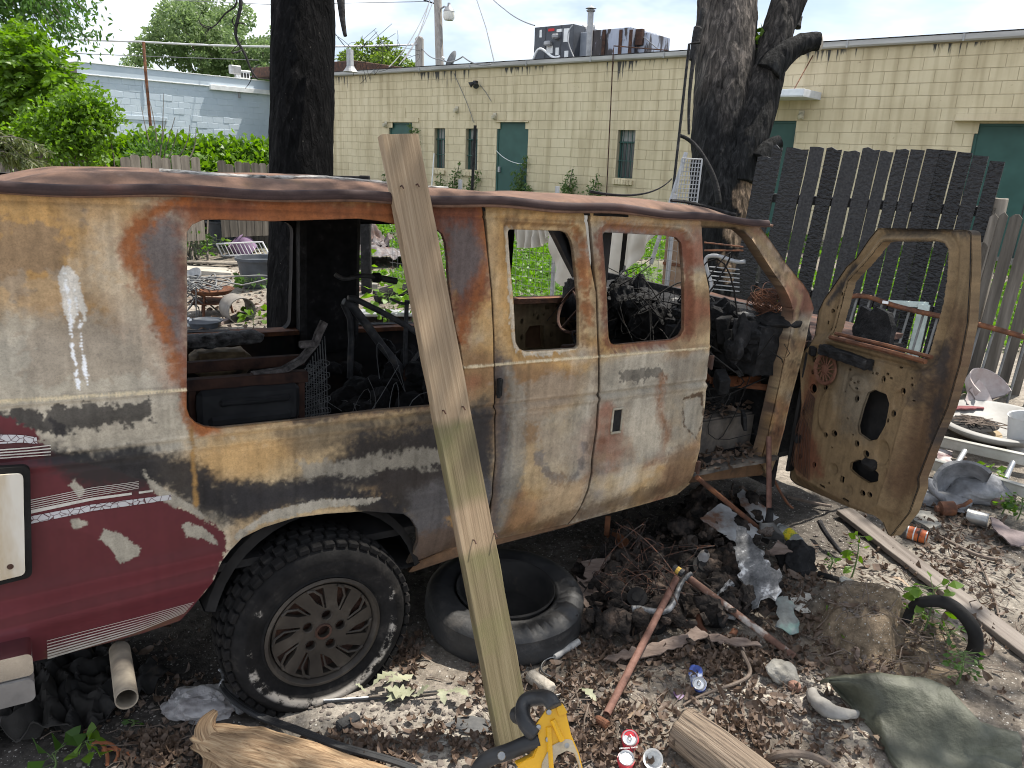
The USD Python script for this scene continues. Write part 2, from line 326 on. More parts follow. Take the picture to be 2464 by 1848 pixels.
# ---- paint: burnt layers, laid on the panels in the van's own coordinates
C_TAN, C_ASH, C_OCH, C_RST, C_BRT, C_CHR, C_BLU, C_MAR, C_PRM, C_BRN = (np.array(c) for c in ((.38, .275, .15), (.44, .385, .295), (.38, .215, .072), (.12, .042, .023), (.24, .082, .026), (.022, .020, .020), (.105, .097, .094), (.098, .021, .025), (.29, .26, .205), (.15, .085, .045)))
def paint(s, z, layers, base=C_TAN):
    n = len(s); P3 = np.stack([s, z, s * 0], 1)
    N = lambda sc, sd, o=4: meshkit.fbm(P3 * sc, o, sd) - .5
    col = np.tile(base, (n, 1)); rg = np.full(n, .78)
    wob = {}; HF = .020 * N(48, 61, 3) + .024 * N(100, 62, 2); STR = meshkit.fbm(np.stack([s * 55, z * 3.2, s * 0], 1), 3, 63) - .5
    def W(a, sc, sd):
        if (sc, sd) not in wob: wob[(sc, sd)] = N(sc, sd, 5)
        return a * wob[(sc, sd)]
    if base is C_TAN:
        for c, sd, lo_ in ((C_OCH, 71, .02), (C_BRN * 1.1, 72, .05), (C_ASH * .9, 73, .06), (C_PRM * .8, 74, .09), (C_BLU * 1.3, 75, .12), (C_RST * 1.6, 76, .12)):
            m = smooth((meshkit.fbm(P3 * np.array([2.2, 3.4, 1]), 5, sd) - .5 - lo_ + HF * .6 + .05 * STR) / .16 + .3)[:, None] * .75; col = col * (1 - m) + c * m
    for L in layers:
        kind, geo, c, soft, amp, sc = L[:6]; soft = soft * (1.6 if soft > .012 else 1); op = L[6] if len(L) > 6 else 1.0; r = L[7] if len(L) > 7 else None
        if kind == 'poly':
            g = ss(geo); d = edge_dist(g, s, z)
        elif kind == 'ell':
            (cx_, cz_), (ax, az) = geo; d = (1 - np.hypot((s - cx_) / ax, (z - cz_) / az)) * min(ax, az)
        elif kind == 'line':
            c0 = np.array(sg.LineString(geo[0]).segmentize(.01).coords)
            from scipy.spatial import cKDTree
            d = geo[1] - cKDTree(c0).query(np.stack([s, z], 1))[0]
        elif kind == 'all': d = np.full(n, geo)
        d = d + W(amp, sc, int(sc * 10) % 97 + int(abs(d[0]) * 1000) % 5) + (HF * min(1.6, amp / .05 + .2) if kind != 'all' else HF * 1.5)
        m = smooth(d / soft + .5) * op
        if kind == 'all': m = smooth(d / soft) * op
        col = col * (1 - m[:, None]) + np.asarray(c) * m[:, None]
        if r is not None: rg = rg * (1 - m) + r * m
    k = 1 + .45 * N(9, 5)[:, None] + .32 * N(38, 7)[:, None] + .32 * N(110, 8, 3)[:, None] + .5 * STR[:, None]; k = 1 + (k - 1) * np.clip((rg - .3) / .35, .12, 1)[:, None]
    return np.clip(col * k, 0.004, .8), np.clip(rg + .2 * N(14, 3), .2, .95)
dd = lambda *p: vpts('d', *p)
LAY = [

 ('poly', dd((-40, 430), (330, 440), (300, 560), (200, 700), (60, 730), (-40, 720)), C_OCH * 1.12, .10, .18, 5, .85),
 ('poly', dd((150, 440), (330, 445), (290, 560), (330, 700), (380, 820), (250, 800), (230, 640)), C_ASH, .10, .22, 6, .65),
 ('poly', dd((-40, 690), (190, 680), (300, 760), (400, 860), (420, 980), (-40, 990)), C_PRM, .05, .10, 7, .9),
 ('poly', dd((-40, 470), (150, 480), (120, 600), (-40, 640)), C_BLU, .02, .16, 26, .5),
 ('poly', dd((-40, 600), (260, 560), (260, 680), (-40, 740)), C_ASH, .015, .16, 30, .28),
 ('poly', dd((60, 640), (330, 620), (340, 800), (60, 830)), C_BRN, .012, .10, 42, .25),
 ('poly', dd((-40, 868), (400, 842), (420, 960), (-40, 990)), C_ASH * .85, .06, .12, 8, .7),
 ('poly', dd((90, 880), (330, 862), (330, 905), (120, 935)), C_CHR, .012, .07, 22, .85),
 ('poly', dd((-40, 885), (60, 880), (110, 910), (150, 940), (-10, 920)), C_CHR, .012, .05, 20, .9),
 ('poly', dd((420, 925), (1060, 850), (1060, 890), (760, 990), (500, 1080), (380, 1050), (400, 980)), C_TAN, .08, .1, 6, .9),
 ('poly', dd((420, 970), (620, 935), (640, 985), (560, 1030), (430, 1050)), C_OCH, .07, .1, 7, .6),

 ('poly', dd((-20, 990), (250, 970), (420, 985), (470, 1040), (500, 1090), (430, 1110), (330, 1050), (100, 1010)), C_CHR, .03, .08, 9, .95),
 ('poly', dd((690, 995), (780, 930), (960, 895), (1068, 880), (1068, 1190), (900, 1250), (875, 1130), (800, 1075), (690, 1075), (590, 1110), (480, 1120), (480, 1070), (600, 1050)), C_CHR, .07, .12, 7, .97),
 ('poly', dd((420, 1035), (560, 1045), (700, 1030), (760, 1075), (600, 1100), (490, 1140), (430, 1110)), C_CHR, .05, .06, 10, .9),
 ('poly', dd((600, 935), (760, 905), (960, 868), (1060, 858), (1060, 900), (760, 960), (640, 985)), C_CHR * 1.3, .05, .06, 9, .55),
 ('poly', dd((480, 1050), (640, 1040), (760, 1055), (830, 1060), (690, 1080), (560, 1110), (490, 1110)), C_CHR, .02, .05, 16, .9),
 ('poly', dd((480, 1090), (600, 1075), (830, 1065), (900, 1130), (880, 1150), (700, 1070), (560, 1120), (490, 1170)), C_CHR, .02, .04, 14, .95),
 ('poly', dd((590, 1100), (700, 1078), (828, 1074), (800, 1090), (700, 1096), (560, 1134), (505, 1178), (508, 1155)), C_PRM, .006, .02, 25, .95),
 ('poly', dd((650, 1000), (960, 965), (970, 1000), (800, 1022), (660, 1030)), C_PRM * .85, .015, .06, 20, .8),
 ('poly', dd((880, 1060), (1060, 1040), (1060, 1120), (960, 1200), (900, 1240)), C_BLU, .05, .1, 8, .6),
 ('poly', dd((905, 1165), (1080, 1100), (1080, 1190), (910, 1245)), C_BRN * .6, .04, .08, 10, .6),
 ('poly', dd((968, 1120), (1010, 1090), (1030, 1110), (990, 1150)), C_OCH * .8, .02, .04, 14, .7),
 ('all', -.05, C_CHR * 2, .04, .2, 26, .55), ('all', -.055, C_ASH, .04, .22, 19, .6), ('all', -.05, C_BLU, .05, .2, 7, .5),

 ('poly', dd((-60, 895), (30, 905), (70, 930), (95, 960), (108, 985), (230, 1010), (320, 1040), (345, 1075), (430, 1118), (482, 1150), (490, 1190), (430, 1330), (380, 1400), (100, 1500), (-90, 1520), (-90, 900)), C_MAR, .005, .03, 30, 1.0, .42),
 ('poly', dd((100, 985), (330, 985), (345, 1060), (200, 1050), (130, 1020)), C_CHR, .05, .09, 9, .93),
 ('poly', dd((-60, 905), (110, 965), (100, 985), (-60, 1010)), C_CHR, .04, .08, 9, .45),
 ('poly', dd((310, 1020), (360, 1060), (420, 1095), (440, 1120), (360, 1085), (325, 1062)), C_PRM, .006, .02, 24, .95),
 ('poly', dd((225, 1142), (262, 1155), (303, 1185), (300, 1200), (260, 1216), (238, 1185), (216, 1165)), C_PRM * .95, .004, .012, 30, 1, .7),
 ('ell', (vside(q1('d', 171, 1131)), (.022, .015)), C_PRM, .004, .012, 50, 1, .7),
 ('poly', dd((392, 1135), (405, 1128), (440, 1140), (462, 1160), (470, 1178), (435, 1165), (405, 1160)), C_PRM, .004, .012, 40, 1, .7),
 ('poly', dd((150, 1050), (160, 1040), (185, 1060), (170, 1075)), C_PRM, .004, .02, 40, 1, .7),
 ('poly', dd((100, 1440), (300, 1390), (400, 1340), (395, 1370), (250, 1420), (110, 1470)), C_BRN * .8, .03, .05, 14, .7),

 ('poly', dd((345, 418), (1050, 440), (1060, 500), (880, 492), (640, 488), (430, 486), (380, 470)), C_RST * 1.1, .04, .04, 9, .95),
 ('line', (dd((470, 452), (640, 460), (820, 470), (1000, 470)), .03), C_BRT, .03, .07, 16, .7),
 ('poly', dd((370, 425), (1050, 450), (1062, 640), (1000, 720), (990, 740), (965, 600), (900, 470), (430, 478), (400, 505), (395, 470)), C_RST, .05, .10, 8, .95),
 ('poly', dd((330, 450), (410, 470), (404, 640), (404, 860), (380, 790), (330, 690), (295, 600), (275, 510)), C_BLU * .9 + .02 * np.array([1, .5, .4]), .04, .06, 7, .95),
 ('line', (dd((400, 432), (340, 455), (285, 500), (282, 560), (312, 620), (350, 700), (375, 770), (402, 845), (412, 890), (440, 925)), .021), C_BRT, .03, .06, 13, .95),
 ('line', (dd((395, 560), (402, 850)), .016), C_RST, .03, .03, 14, .7),
 ('line', (dd((412, 480), (560, 478), (700, 482), (850, 482)), .05), C_BRT, .05, .09, 9, .6),
 ('line', (dd((1045, 455), (1052, 560), (1030, 640), (1000, 700), (993, 735)), .02), C_BRT, .03, .06, 11, .8),
 ('poly', dd((960, 490), (1020, 480), (1045, 560), (1000, 640), (975, 620)), C_BLU * .8, .04, .07, 9, .8),
 ('line', (dd((415, 925), (418, 1000), (425, 1090)), .008), C_OCH * .8, .012, .01, 12, .85),
 ('line', (dd((405, 880), (425, 925), (470, 930)), .012), C_BRT, .03, .02, 12, .9),
 ('line', (dd((500, 925), (760, 895), (1000, 870)), .006), C_BRN, .02, .03, 18, .7),
 ('poly', dd((620, 895), (960, 855), (965, 872), (640, 915)), C_CHR * 1.6, .01, .03, 22, .6),

 ('poly', dd((125, 600), (133, 575), (150, 575), (170, 600), (186, 670), (182, 690), (168, 660), (160, 700), (140, 690)), np.array([.66, .64, .58]), .006, .012, 30, .75),
 ('line', (dd((140, 590), (150, 660), (155, 740), (165, 800), (172, 850)), .0035), np.array([.8, .8, .78]), .003, .012, 40, .9),
 ('line', (dd((160, 620), (172, 700), (178, 760), (190, 830)), .0035), np.array([.8, .8, .78]), .003, .012, 44, .9),
]
BELT = ('line', (vpts('d', (-40, 871), (0, 868), (400, 842), (1000, 793), (1043, 790)) + vpts('d', (1075, 787), (1290, 770), (1530, 752)), .0055), np.array([.55, .45, .29]), .004, .0005, 20, .95)  # pale belt line: worn paint on the ridge plus its highlight, painted in
LAYD = [
 ('poly', dd((1065, 740), (1090, 780), (1115, 900), (1112, 1100), (1080, 1190), (1050, 1180), (1060, 900)), C_BLU * .7, .06, .08, 8, .95),
 ('poly', dd((1095, 790), (1135, 840), (1135, 1000), (1110, 1090), (1085, 1180), (1075, 1080), (1100, 940)), C_PRM * .8, .03, .06, 10, .75),
 ('poly', dd((1130, 830), (1285, 800), (1285, 900), (1130, 930)), C_PRM, .03, .09, 12, .45),
 ('poly', dd((1155, 905), (1285, 870), (1285, 1010), (1220, 1050), (1170, 1030)), C_ASH * .8, .03, .1, 14, .55),
 ('line', (dd((1160, 985), (1185, 1025), (1225, 1045), (1255, 1010), (1262, 960)), .02), C_BLU, .015, .05, 24, .65),
 ('line', (dd((1085, 470), (1090, 620), (1105, 730), (1140, 765), (1240, 758)), .02), C_OCH * .8, .03, .06, 14, .8),
 ('line', (dd((1055, 460), (1065, 640)), .03), C_TAN * .9, .05, .05, 8, .6),
 ('poly', dd((1100, 1080), (1260, 1030), (1250, 1130), (1090, 1185)), C_OCH * .75, .06, .1, 9, .55),
 ('poly', dd((1080, 1160), (1500, 1020), (1500, 1060), (1080, 1200)), C_BRN * .5, .04, .07, 14, .7),
 ('poly', dd((1330, 760), (1440, 750), (1440, 820), (1330, 830)), C_ASH * .9, .04, .12, 14, .8),
 ('poly', dd((1340, 800), (1430, 795), (1440, 815), (1340, 825)), C_CHR, .006, .05, 50, .6),
 ('poly', dd((1370, 870), (1430, 850), (1450, 930), (1430, 985), (1380, 990), (1350, 930)), C_ASH * .9, .03, .07, 14, .7),
 ('line', (dd((1430, 820), (1425, 880), (1440, 930), (1432, 980), (1400, 1000)), .018), C_BRN * .5 + C_BRT * .5, .04, .06, 14, .8),
 ('line', (dd((1310, 1010), (1420, 985), (1500, 950)), .02), C_PRM, .04, .07, 11, .6),
 ('poly', dd((1440, 990), (1510, 950), (1495, 1040), (1440, 1060)), C_BRN, .05, .1, 10, .8),
 ('poly', dd((1475, 870), (1520, 850), (1522, 920), (1500, 945), (1478, 920)), C_PRM, .01, .03, 24, .8),
 ('line', (dd((1478, 862), (1515, 850), (1522, 900), (1505, 945), (1478, 920), (1476, 870)), .006), C_BRN * .5, .008, .02, 24, .9),
 ('line', (dd((1310, 490), (1300, 500), (1310, 740), (1330, 752), (1440, 742), (1492, 720), (1490, 560), (1478, 510), (1310, 486)), .022), C_RST * 1.2, .025, .05, 14, .85),
 ('line', (dd((1100, 495), (1105, 620), (1115, 740), (1140, 762), (1245, 752)), .014), C_ASH, .008, .05, 45, .85),
 ('line', (dd((1095, 480), (1225, 488), (1250, 520), (1262, 640), (1268, 750)), .02), C_BRN, .02, .06, 25, .7),
 ('line', (dd((1240, 480), (1262, 540), (1275, 700)), .012), C_BRT * .9, .02, .06, 16, .7),
 ('line', (dd((1055, 450), (1300, 468), (1510, 482)), .035), C_OCH * .85, .05, .08, 9, .55),
 ('all', -.02, C_CHR, .06, .14, 34, .45), ('all', -.02, C_BRN, .08, .2, 4, .6), ('all', -.03, C_OCH * .8, .07, .2, 6, .6), ('line', (dd((1052, 600), (1072, 860), (1062, 1150)), .02), C_BRN * .6, .05, .05, 9, .6), ('line', (dd((1284, 560), (1292, 800), (1262, 1120)), .016), C_BRN * .7, .04, .05, 9, .6),
]
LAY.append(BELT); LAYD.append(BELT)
VP = painted('van_paint', speck=.3)
def skin(name, poly, tf, layers, cell=.0075, label=None, base=C_TAN, flange=.018):
    m = panel(poly, cell, tf, flange)
    col, rg = paint(m.vertices[:, 0], m.vertices[:, 2], layers, base)
    n0 = m.metadata['n0']; col[n0:] = col[n0:] * .1 + .9 * np.array([.05, .034, .024]) * (1 + meshkit.noise(m.vertices[n0:] * 30, 2)[:, None])
    return van.part(name, m, VP, local=True, attrs={'col': np.clip(col * np.where(rg > .5, 1.16, 1)[:, None], 0, .8), 'rgh': rg}, label=label)
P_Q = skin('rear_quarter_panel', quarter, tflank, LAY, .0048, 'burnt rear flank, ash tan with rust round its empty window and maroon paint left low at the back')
door1 = d1.difference(w1); door2 = d2.difference(w2)
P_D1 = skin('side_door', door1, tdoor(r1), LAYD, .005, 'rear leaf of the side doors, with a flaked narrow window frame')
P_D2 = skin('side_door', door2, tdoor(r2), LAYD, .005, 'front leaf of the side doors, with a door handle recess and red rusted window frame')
# handle recess, lock hole and hinges
hr = vside(q1(5, 1775, 1045))
hm = cat_([bevbox((hr[0], -.004, hr[1] + .055), (.062, .012, .010)), bevbox((hr[0], -.004, hr[1] - .06), (.062, .012, .012)), bevbox((hr[0] - .028, -.004, hr[1]), (.009, .012, .11)), bevbox((hr[0] + .028, -.004, hr[1]), (.007, .012, .11))])
van.part('door_handle_frame', hm, look('handle_frame', [(.3, (.25, .2, .13)), (.7, (.42, .38, .3))], 30), local=True, parent=P_D2)
van.part('door_handle_recess', rough(bevbox((hr[0], .002, hr[1]), (.05, .012, .11)).subdivide().subdivide(), .002, 60), M['soot'], local=True, parent=P_D2)
lk = vside(q1(5, 1718, 1210)); van.part('lock_hole', lathe([(.0, -.006), (.006, -.004), (.008, -.009), (.011, -.006), (.012, 0)], 14, (lk[0], 0, lk[1]), (0, -1, 0), (0, 0, 1)), M['char'], local=True, parent=P_D2)
for p, par in (((1012, 830), P_D1),):
    h_ = vside(q1(5, *p)); van.part('hinge', cat_([bevbox((h_[0], -.012, h_[1]), (.02, .022, .075)), tube([(h_[0] - .008, -.024, h_[1] - .04), (h_[0] - .008, -.024, h_[1] + .04)], .008, 10)]), M['char'], local=True, parent=par)
for p in ((180, 670), (95, 1345)):
    h_ = vside(q1(6, *p)); van.part('hinge', cat_([bevbox((h_[0] + .004, -.004, h_[1]), (.022, .02, .06)), tube([(h_[0], -.016, h_[1] - .034), (h_[0], -.016, h_[1] + .034)], .008, 10)]), M['darkrust'], local=True, parent=P_D2)
# decal stripes on the maroon paint: thin printed film
dec = mat('decal', {'tc': ('texture_coordinate', {}), 'v': ('voronoi_texture', {'scale': 48, 'feature': 'distance_to_edge'}), 'r': ('rgb_ramp', {'ramp': [(.0, (.05, .01, .015)), (.025, (.05, .01, .015)), (.045, (.45, .44, .44)), (1, (.55, .54, .54))]}), 'p': ('principled_bsdf', {'roughness': .4})},
          [('tc.object', 'v.vector'), ('v.distance', 'r.fac'), ('r.color', 'p.base_color')])
plain = look('decal_white', [(.25, (.3, .26, .22)), (.5, (.55, .52, .46))], 25, rough_=.5, bump=.05)
def stripe(pts, w0_, w1_, skip=(), lift=.0025):
    """a printed band following the flank between surveyed points"""
    L = sg.LineString([vside(x) for x in pts]); n = max(6, int(L.length / .02)); V = []; Fs = []
    for i in range(n + 1):
        a = L.interpolate(i / n, normalized=True); hw = (w0_ + (w1_ - w0_) * i / n) / 2
        for sg_ in (-1, 1):
            z = a.y + sg_ * hw; V.append((a.x, float(tflank(np.array([a.x]), np.array([z]))[0]) - lift, z))
    for i in range(n):
        if any(b <= i / n < c for b, c in skip): continue
        k = 2 * i; Fs += [(k, k + 2, k + 3), (k, k + 3, k + 1)]
    return trimesh.Trimesh(V, Fs, process=False)
st = []
for j in range(5): st.append(stripe(q('d', (56, 1083 + j * 4.6), (200, 1053 + j * 4.4), (300, 1040 + j * 3.4)), .0026, .0014))
st.append(stripe(q('d', (57, 1108), (200, 1077), (330, 1060)), .012, .007, [(.3, .34), (.55, .58), (.8, .84)]))
van.part('decal_stripes', cat_(st), plain, local=True, parent=P_Q)
van.part('decal_band', stripe(q('d', (65, 1124), (200, 1096), (370, 1074)), .024, .018, [(.27, .29), (.54, .56), (.76, .775)]), dec, local=True, parent=P_Q)
van.part('decal_band', stripe(q('d', (-20, 950), (45, 948), (80, 952)), .03, .02, [(.4, .43), (.75, .77)]), dec, local=True, parent=P_Q)
van.part('decal_stripes', cat_([stripe(q('d', (-20, 968 + j * 6), (60, 962 + j * 6), (110, 955 + j * 7)), .004, .003) for j in (1, 2, 3, 4)]), plain, local=True, parent=P_Q)
van.part('decal_stripes', cat_([stripe(q('d', (103 + j * .6, 1403 + j * 9.4), (300, 1350 + j * 7.2), (425 - j * 3, 1315 + j * 4.6)), .003 + .0016 * j, .002) for j in range(7)]), plain, local=True, parent=P_Q)
# sill under the doors
sillp = ss([(.47, .44), (.44, .402)] + vpts('d', (905, 1252)) + [(.8, .435)] + vpts('d', (1240, 1150), (1500, 1052)) + [(2.6, .50), (2.68, .56), (2.2, .61), (1.9, .62), (.79, .52)])
skin('sill', sillp, lambda s, z: .055 + .12 * np.maximum(.5 - z, 0), [('all', .0, C_CHR, .04, .1, 14, .85)], .015, base=C_BRN * .8)
# upper cab side and windscreen pillar: the frame of the open doorway
A_out = vpts('e2', (1868, 40), (1960, 160), (2090, 350), (2180, 470), (2212, 530)) + vpts(6, (888, 335), (872, 390), (853, 460), (835, 560), (800, 720), (760, 900), (715, 1120), (660, 1300), (600, 1440))
A_in = vpts(6, (545, 1345), (600, 1180), (640, 1000), (672, 820), (690, 700), (715, 600), (742, 440), (752, 330)) + vpts('e2', (2100, 640), (2085, 580), (2050, 500), (1950, 330), (1850, 172), (1785, 112), (1720, 95), (1480, 86), (1452, 105))
pil = ss(vpts('e2', (1440, 20)) + A_out + A_in[:-1] + vpts('e2', (1445, 110)))
skin('windscreen_pillar', pil, lambda s, z: .035 + .02 * smooth((z - 1.5) / .2) + .02 * gauss(z - .8, .3), [('all', .03, C_BRN, .05, .12, 6, .8), ('all', .0, C_CHR, .03, .1, 12, .8), ('line', (vpts('e2', (1470, 60), (1780, 80), (1900, 170), (2150, 560)) + vpts(6, (780, 350), (770, 500)), .012), C_TAN * .7, .02, .03, 10, .8)], .012, flange=.07)
# drip rail and roof
def zdrip(s): return 1.906 + .012 * np.sin((s + .4) * 1.4) - .012 * smooth((s - 1.2) / 1.0) + .004 * np.sin(s * 11)
rail = [(s, -.022, float(zdrip(s)) + .004) for s in np.linspace(-.95, 2.24, 90)]
def roofz(s, t):
    u = np.clip(t / 1.9, 0, 1)
    crown = .052 * smooth((t + .03) / .24) - .075 * smooth((t - .5) / 1.4)
    sag = -.028 * gauss(s - .95, .38) * smooth(t / .3) - .05 * smooth((s - 1.95) / .4) * smooth(t / .2)
    back = (-.075 * smooth((-.66 - s) / .36) - .05 * smooth((-.86 - s) / .12)) * smooth((t + .01) / .16)
    return zdrip(s) + crown + sag + back + .010 * (meshkit.fbm(np.stack([s * 3, t * 3, s * 0], -1), 3, 9) - .5) + .004 * np.sin(t * 17)
gs, gt = np.meshgrid(np.linspace(-.985, 2.27, 260), np.r_[np.linspace(-.03, .3, 26), np.linspace(.33, 1.9, 50)])
rv = np.stack([gs, gt, roofz(gs, gt)], -1).reshape(-1, 3)
rv[:, 0] += .06 * smooth((rv[:, 1]) / 1.0) * (rv[:, 0] > 2.0)
nr, nc = gs.shape
ii = np.arange(nr * nc).reshape(nr, nc); a_, b_, c_, d_ = ii[:-1, :-1].ravel(), ii[:-1, 1:].ravel(), ii[1:, 1:].ravel(), ii[1:, :-1].ravel()
rf = np.vstack([np.stack([a_, b_, c_], 1), np.stack([a_, c_, d_], 1)])
rl = trimesh.Trimesh(rv, rf, process=False)
lo = rl.copy(); lo.vertices = lo.vertices - np.array([0, 0, .012]); lo.faces = lo.faces[:, ::-1]
rim_ = []
for e in (ii[0], ii[-1][::-1], ii[:, -1], ii[::-1, 0]):
    for x, y in zip(e[:-1], e[1:]): rim_ += [(x, y + nr * nc, y), (x, x + nr * nc, y + nr * nc)]
rl = cat_([rl, lo]); rl.faces = np.vstack([rl.faces, rim_])
colr, rgr = paint(rl.vertices[:, 0], rl.vertices[:, 1], [('all', .0, np.array([.06, .034, .027]), .1, .3, 3, .9), ('all', -.02, np.array([.18, .095, .06]), .08, .2, 7, .7), ('all', -.035, C_OCH * .6, .05, .2, 11, .5), ('all', -.055, np.array([.3, .26, .24]), .04, .2, 22, .6)], np.array([.135, .075, .048]))
rgr = np.clip(rgr, .6, .95)
van.part('roof', rl, VP, local=True, attrs={'col': colr, 'rgh': rgr})
railm = tube(rail, .014, 8); railm.vertices[:, 2] = (railm.vertices[:, 2] - 1.9) * 1.25 + 1.9
colr, rgr = paint(railm.vertices[:, 0], railm.vertices[:, 2], [('all', -.02, C_RST, .05, .2, 8, .8)], np.array([.04, .024, .022]))
van.part('drip_rail', railm, VP, local=True, attrs={'col': colr, 'rgh': rgr})
for s_, w_ in ((1.315, .07), (.735, .06)): van.part('door_pillar', bevbox((s_, .085, 1.22), (w_, .05, 1.3), .006), M['soot'], local=True)
van.part('roof_channel', box((.65, .016, 1.896), (3.2, .03, .012)), M['char'], local=True)
strip_path = [(s_, .23 + .02 * math.sin(s_ * 9), float(roofz(np.array(s_), np.array(.23))) + .006) for s_ in np.linspace(-.42, .62, 40)]
van.part('roof_weatherstrip', rough(tube(strip_path, .006, 6), .004, 30), look('ash_strip', [(.35, (.02, .02, .02)), (.55, (.5, .48, .44))], 18, aniso=(1, 4, 4)), local=True)
# rear wall of the body, floor, far flank and the things inside
van.part('rear_wall', cat_([box((-.985, 1.0, 1.12), (.03, 1.85, 1.5)), box((-1.0, 1.0, .45), (.05, 1.9, .2))]), M['soot'], local=True)
van.part('floor', rough(box((.95, .98, .60), (3.8, 1.84, .03)).subdivide().subdivide().subdivide().subdivide(), .012, 9), M['soot'], local=True)
wh_ = lathe([(.40, 0), (.43, .02), (.43, .26), (.40, .30), (0, .31)], 40, (.06, .04, .36), (0, 1, 0), (0, 0, 1)); wh_.vertices[:, 2] = np.maximum(wh_.vertices[:, 2], .44); van.part('wheel_house', wh_, M['soot'], local=True)
far = ss([(-.98, .45), (2.75, .45), (2.75, 1.19), (2.35, 1.86), (-.98, 1.87)])
fw = [rnd(ss([(-.62, 1.08), (.51, 1.055), (.53, 1.68), (-.6, 1.68)]), .06), rnd(ss([(.905, 1.068), (1.62, 1.05), (1.62, 1.69), (.90, 1.68)]), .05), rnd(ss([(2.03, 1.205), (2.70, 1.19), (2.32, 1.70), (2.03, 1.72)]), .04)]
for g in fw: far = far.difference(g)
def tfar(s, z): return 1.95 - .03 * smooth((.06 - np.abs(z - .85)) / .05) - .02 * gauss(s - .62, .05) + .01 * (meshkit.noise(np.stack([s * 5, z * 5, z * 0], -1), 3) - .5)
fm = panel(far, .02, tfar, -.06)
colf, rgf = paint(fm.vertices[:, 0], fm.vertices[:, 2], [('all', -.01, np.array([.07, .045, .032]), .05, .18, 5, .9), ('poly', [(-.3, .8), (.3, .8), (.3, 1.02), (-.3, 1.02)], C_BRN * .6, .1, .2, 8, .5), ('poly', [(2.0, .6), (2.75, .6), (2.75, 1.2), (2.0, 1.2)], C_TAN * .62, .06, .12, 7, .95), ('poly', [(2.0, .6), (2.75, .6), (2.75, 1.2), (2.0, 1.2)], C_RST, .05, .2, 8, .6)], np.array([.022, .021, .021]))
van.part('far_flank', fm, VP, local=True, attrs={'col': colf, 'rgh': rgf})
van.part('window_sill_far', cat_([box((-.05, 1.88, 1.05), (1.2, .12, .025)), box((1.26, 1.88, 1.045), (.75, .12, .025)), box((2.36, 1.88, 1.19), (.72, .1, .035))]), M['rust'], local=True)
for s_, w_ in ((.72, .36), (1.78, .16)): van.part('roof_pillar', bevbox((s_, 1.85, 1.4), (w_, .14, .95), .03), M['char'], local=True)
# far front door's inner panel, with its holes
fd = sg.box(2.06, .62, 2.74, 1.185)
holes = [rnd(ss(vpts('e2', (232, 900), (232, 800), (260, 745), (350, 742), (358, 900), t=1.9)), .012)]
for k_, (x, y, w, h) in enumerate([(377, 622, 22, 20), (453, 617, 22, 20), (505, 618, 20, 30), (315, 687, 12, 30), (206, 715, 14, 30), (406, 806, 12, 28), (206, 824, 14, 30), (566, 797, 18, 26), (285, 672, 8, 8), (356, 668, 8, 8), (303, 660, 7, 7), (470, 660, 8, 8), (428, 726, 10, 8), (455, 730, 10, 8), (440, 748, 8, 8)]):
    a, b = vside(q1('e2', x - w / 2, y + h / 2), 1.9), vside(q1('e2', x + w / 2, y - h / 2), 1.9); holes.append(sg.box(*a, *b))
for g in holes: fd = fd.difference(g)
fdm = panel(fd, .012, lambda s, z: 1.885 + .006 * (meshkit.noise(np.stack([s * 14, z * 14, z * 0], -1), 5) - .5), .04)
colf, rgf = paint(fdm.vertices[:, 0], fdm.vertices[:, 2], [('all', 0, C_BRN, .06, .2, 7, .8), ('all', -.02, C_RST, .05, .2, 9, .8), ('all', -.03, C_CHR, .04, .2, 8, .8)], C_TAN * .6)
van.part('far_door_panel', fdm, VP, local=True, attrs={'col': colf, 'rgh': rgf})
spk = vside(q1('e2', 575, 710), 1.86)
van.part('far_speaker', cat_([lathe([(.075, 0), (.085, .008), (.08, .014), (.07, .01)], 24, (spk[0], 1.875, spk[1]), (0, -1, 0), (0, 0, 1))] + [box((spk[0] + .04 * math.cos(a), 1.865, spk[1] + .04 * math.sin(a)), (.05, .004, .007), rot((0, 1, 0), a)) for a in np.arange(10) * .628]), M['darkrust'], local=True)
# engine box, dashboard, steering wheel
def lump(c, size, seed, sub=3, amp=.25, sc=6.0, R=None):
    m = trimesh.creation.icosphere(sub); v = m.vertices
    d = meshkit.fbm(v * 1.3 * sc / 6 + seed * 7.3, 5, seed) - .5
    m.vertices = v * (1 + d[:, None] * 2 * amp * 1.6); m.vertices *= np.asarray(size)
    if R is not None: m.vertices = m.vertices @ R
    m.apply_translation(c); return m
dz = [(2.62, t_, 1.37 - .16 * t_ / 1.0 * .35) for t_ in np.linspace(.08, 1.85, 30)]
dash = cat_([rough(box((2.66, .97, 1.21), (.42, 1.76, .28)).subdivide().subdivide().subdivide().subdivide().subdivide(), .045, 9, 3)] + [lump((2.5 + .2 * random.Random(i).random(), .15 + i * .14, 1.36 - i * .006), (.13, .11, .05), i) for i in range(13)])
van.part('dashboard', dash, M['char'], smooth=25, local=True)
ashl = look('ash_lumps', [(.38, (.025, .025, .025)), (.55, (.10, .095, .09)), (.72, (.42, .42, .4))], 16, rough_=.95, bump=.6)
for i in range(16): van.part('ash_clump', lump((2.44 + .05 * (i % 4), .20 + i * .1, 1.392 - i * .005), (.05 + .02 * (i % 2), .05, .016), 40 + i, 3, .5), ashl if i % 3 == 0 else M['char'], smooth=25, local=True)
van.part('ash_clump', lump((2.06, .95, 1.14), (.04, .04, .10), 77), ashl, smooth=25, local=True)
sw = np.array([2.28, 1.42, 1.22]); swn = norm([-.8, 0, .5]); sx, sy, _ = frame(swn)
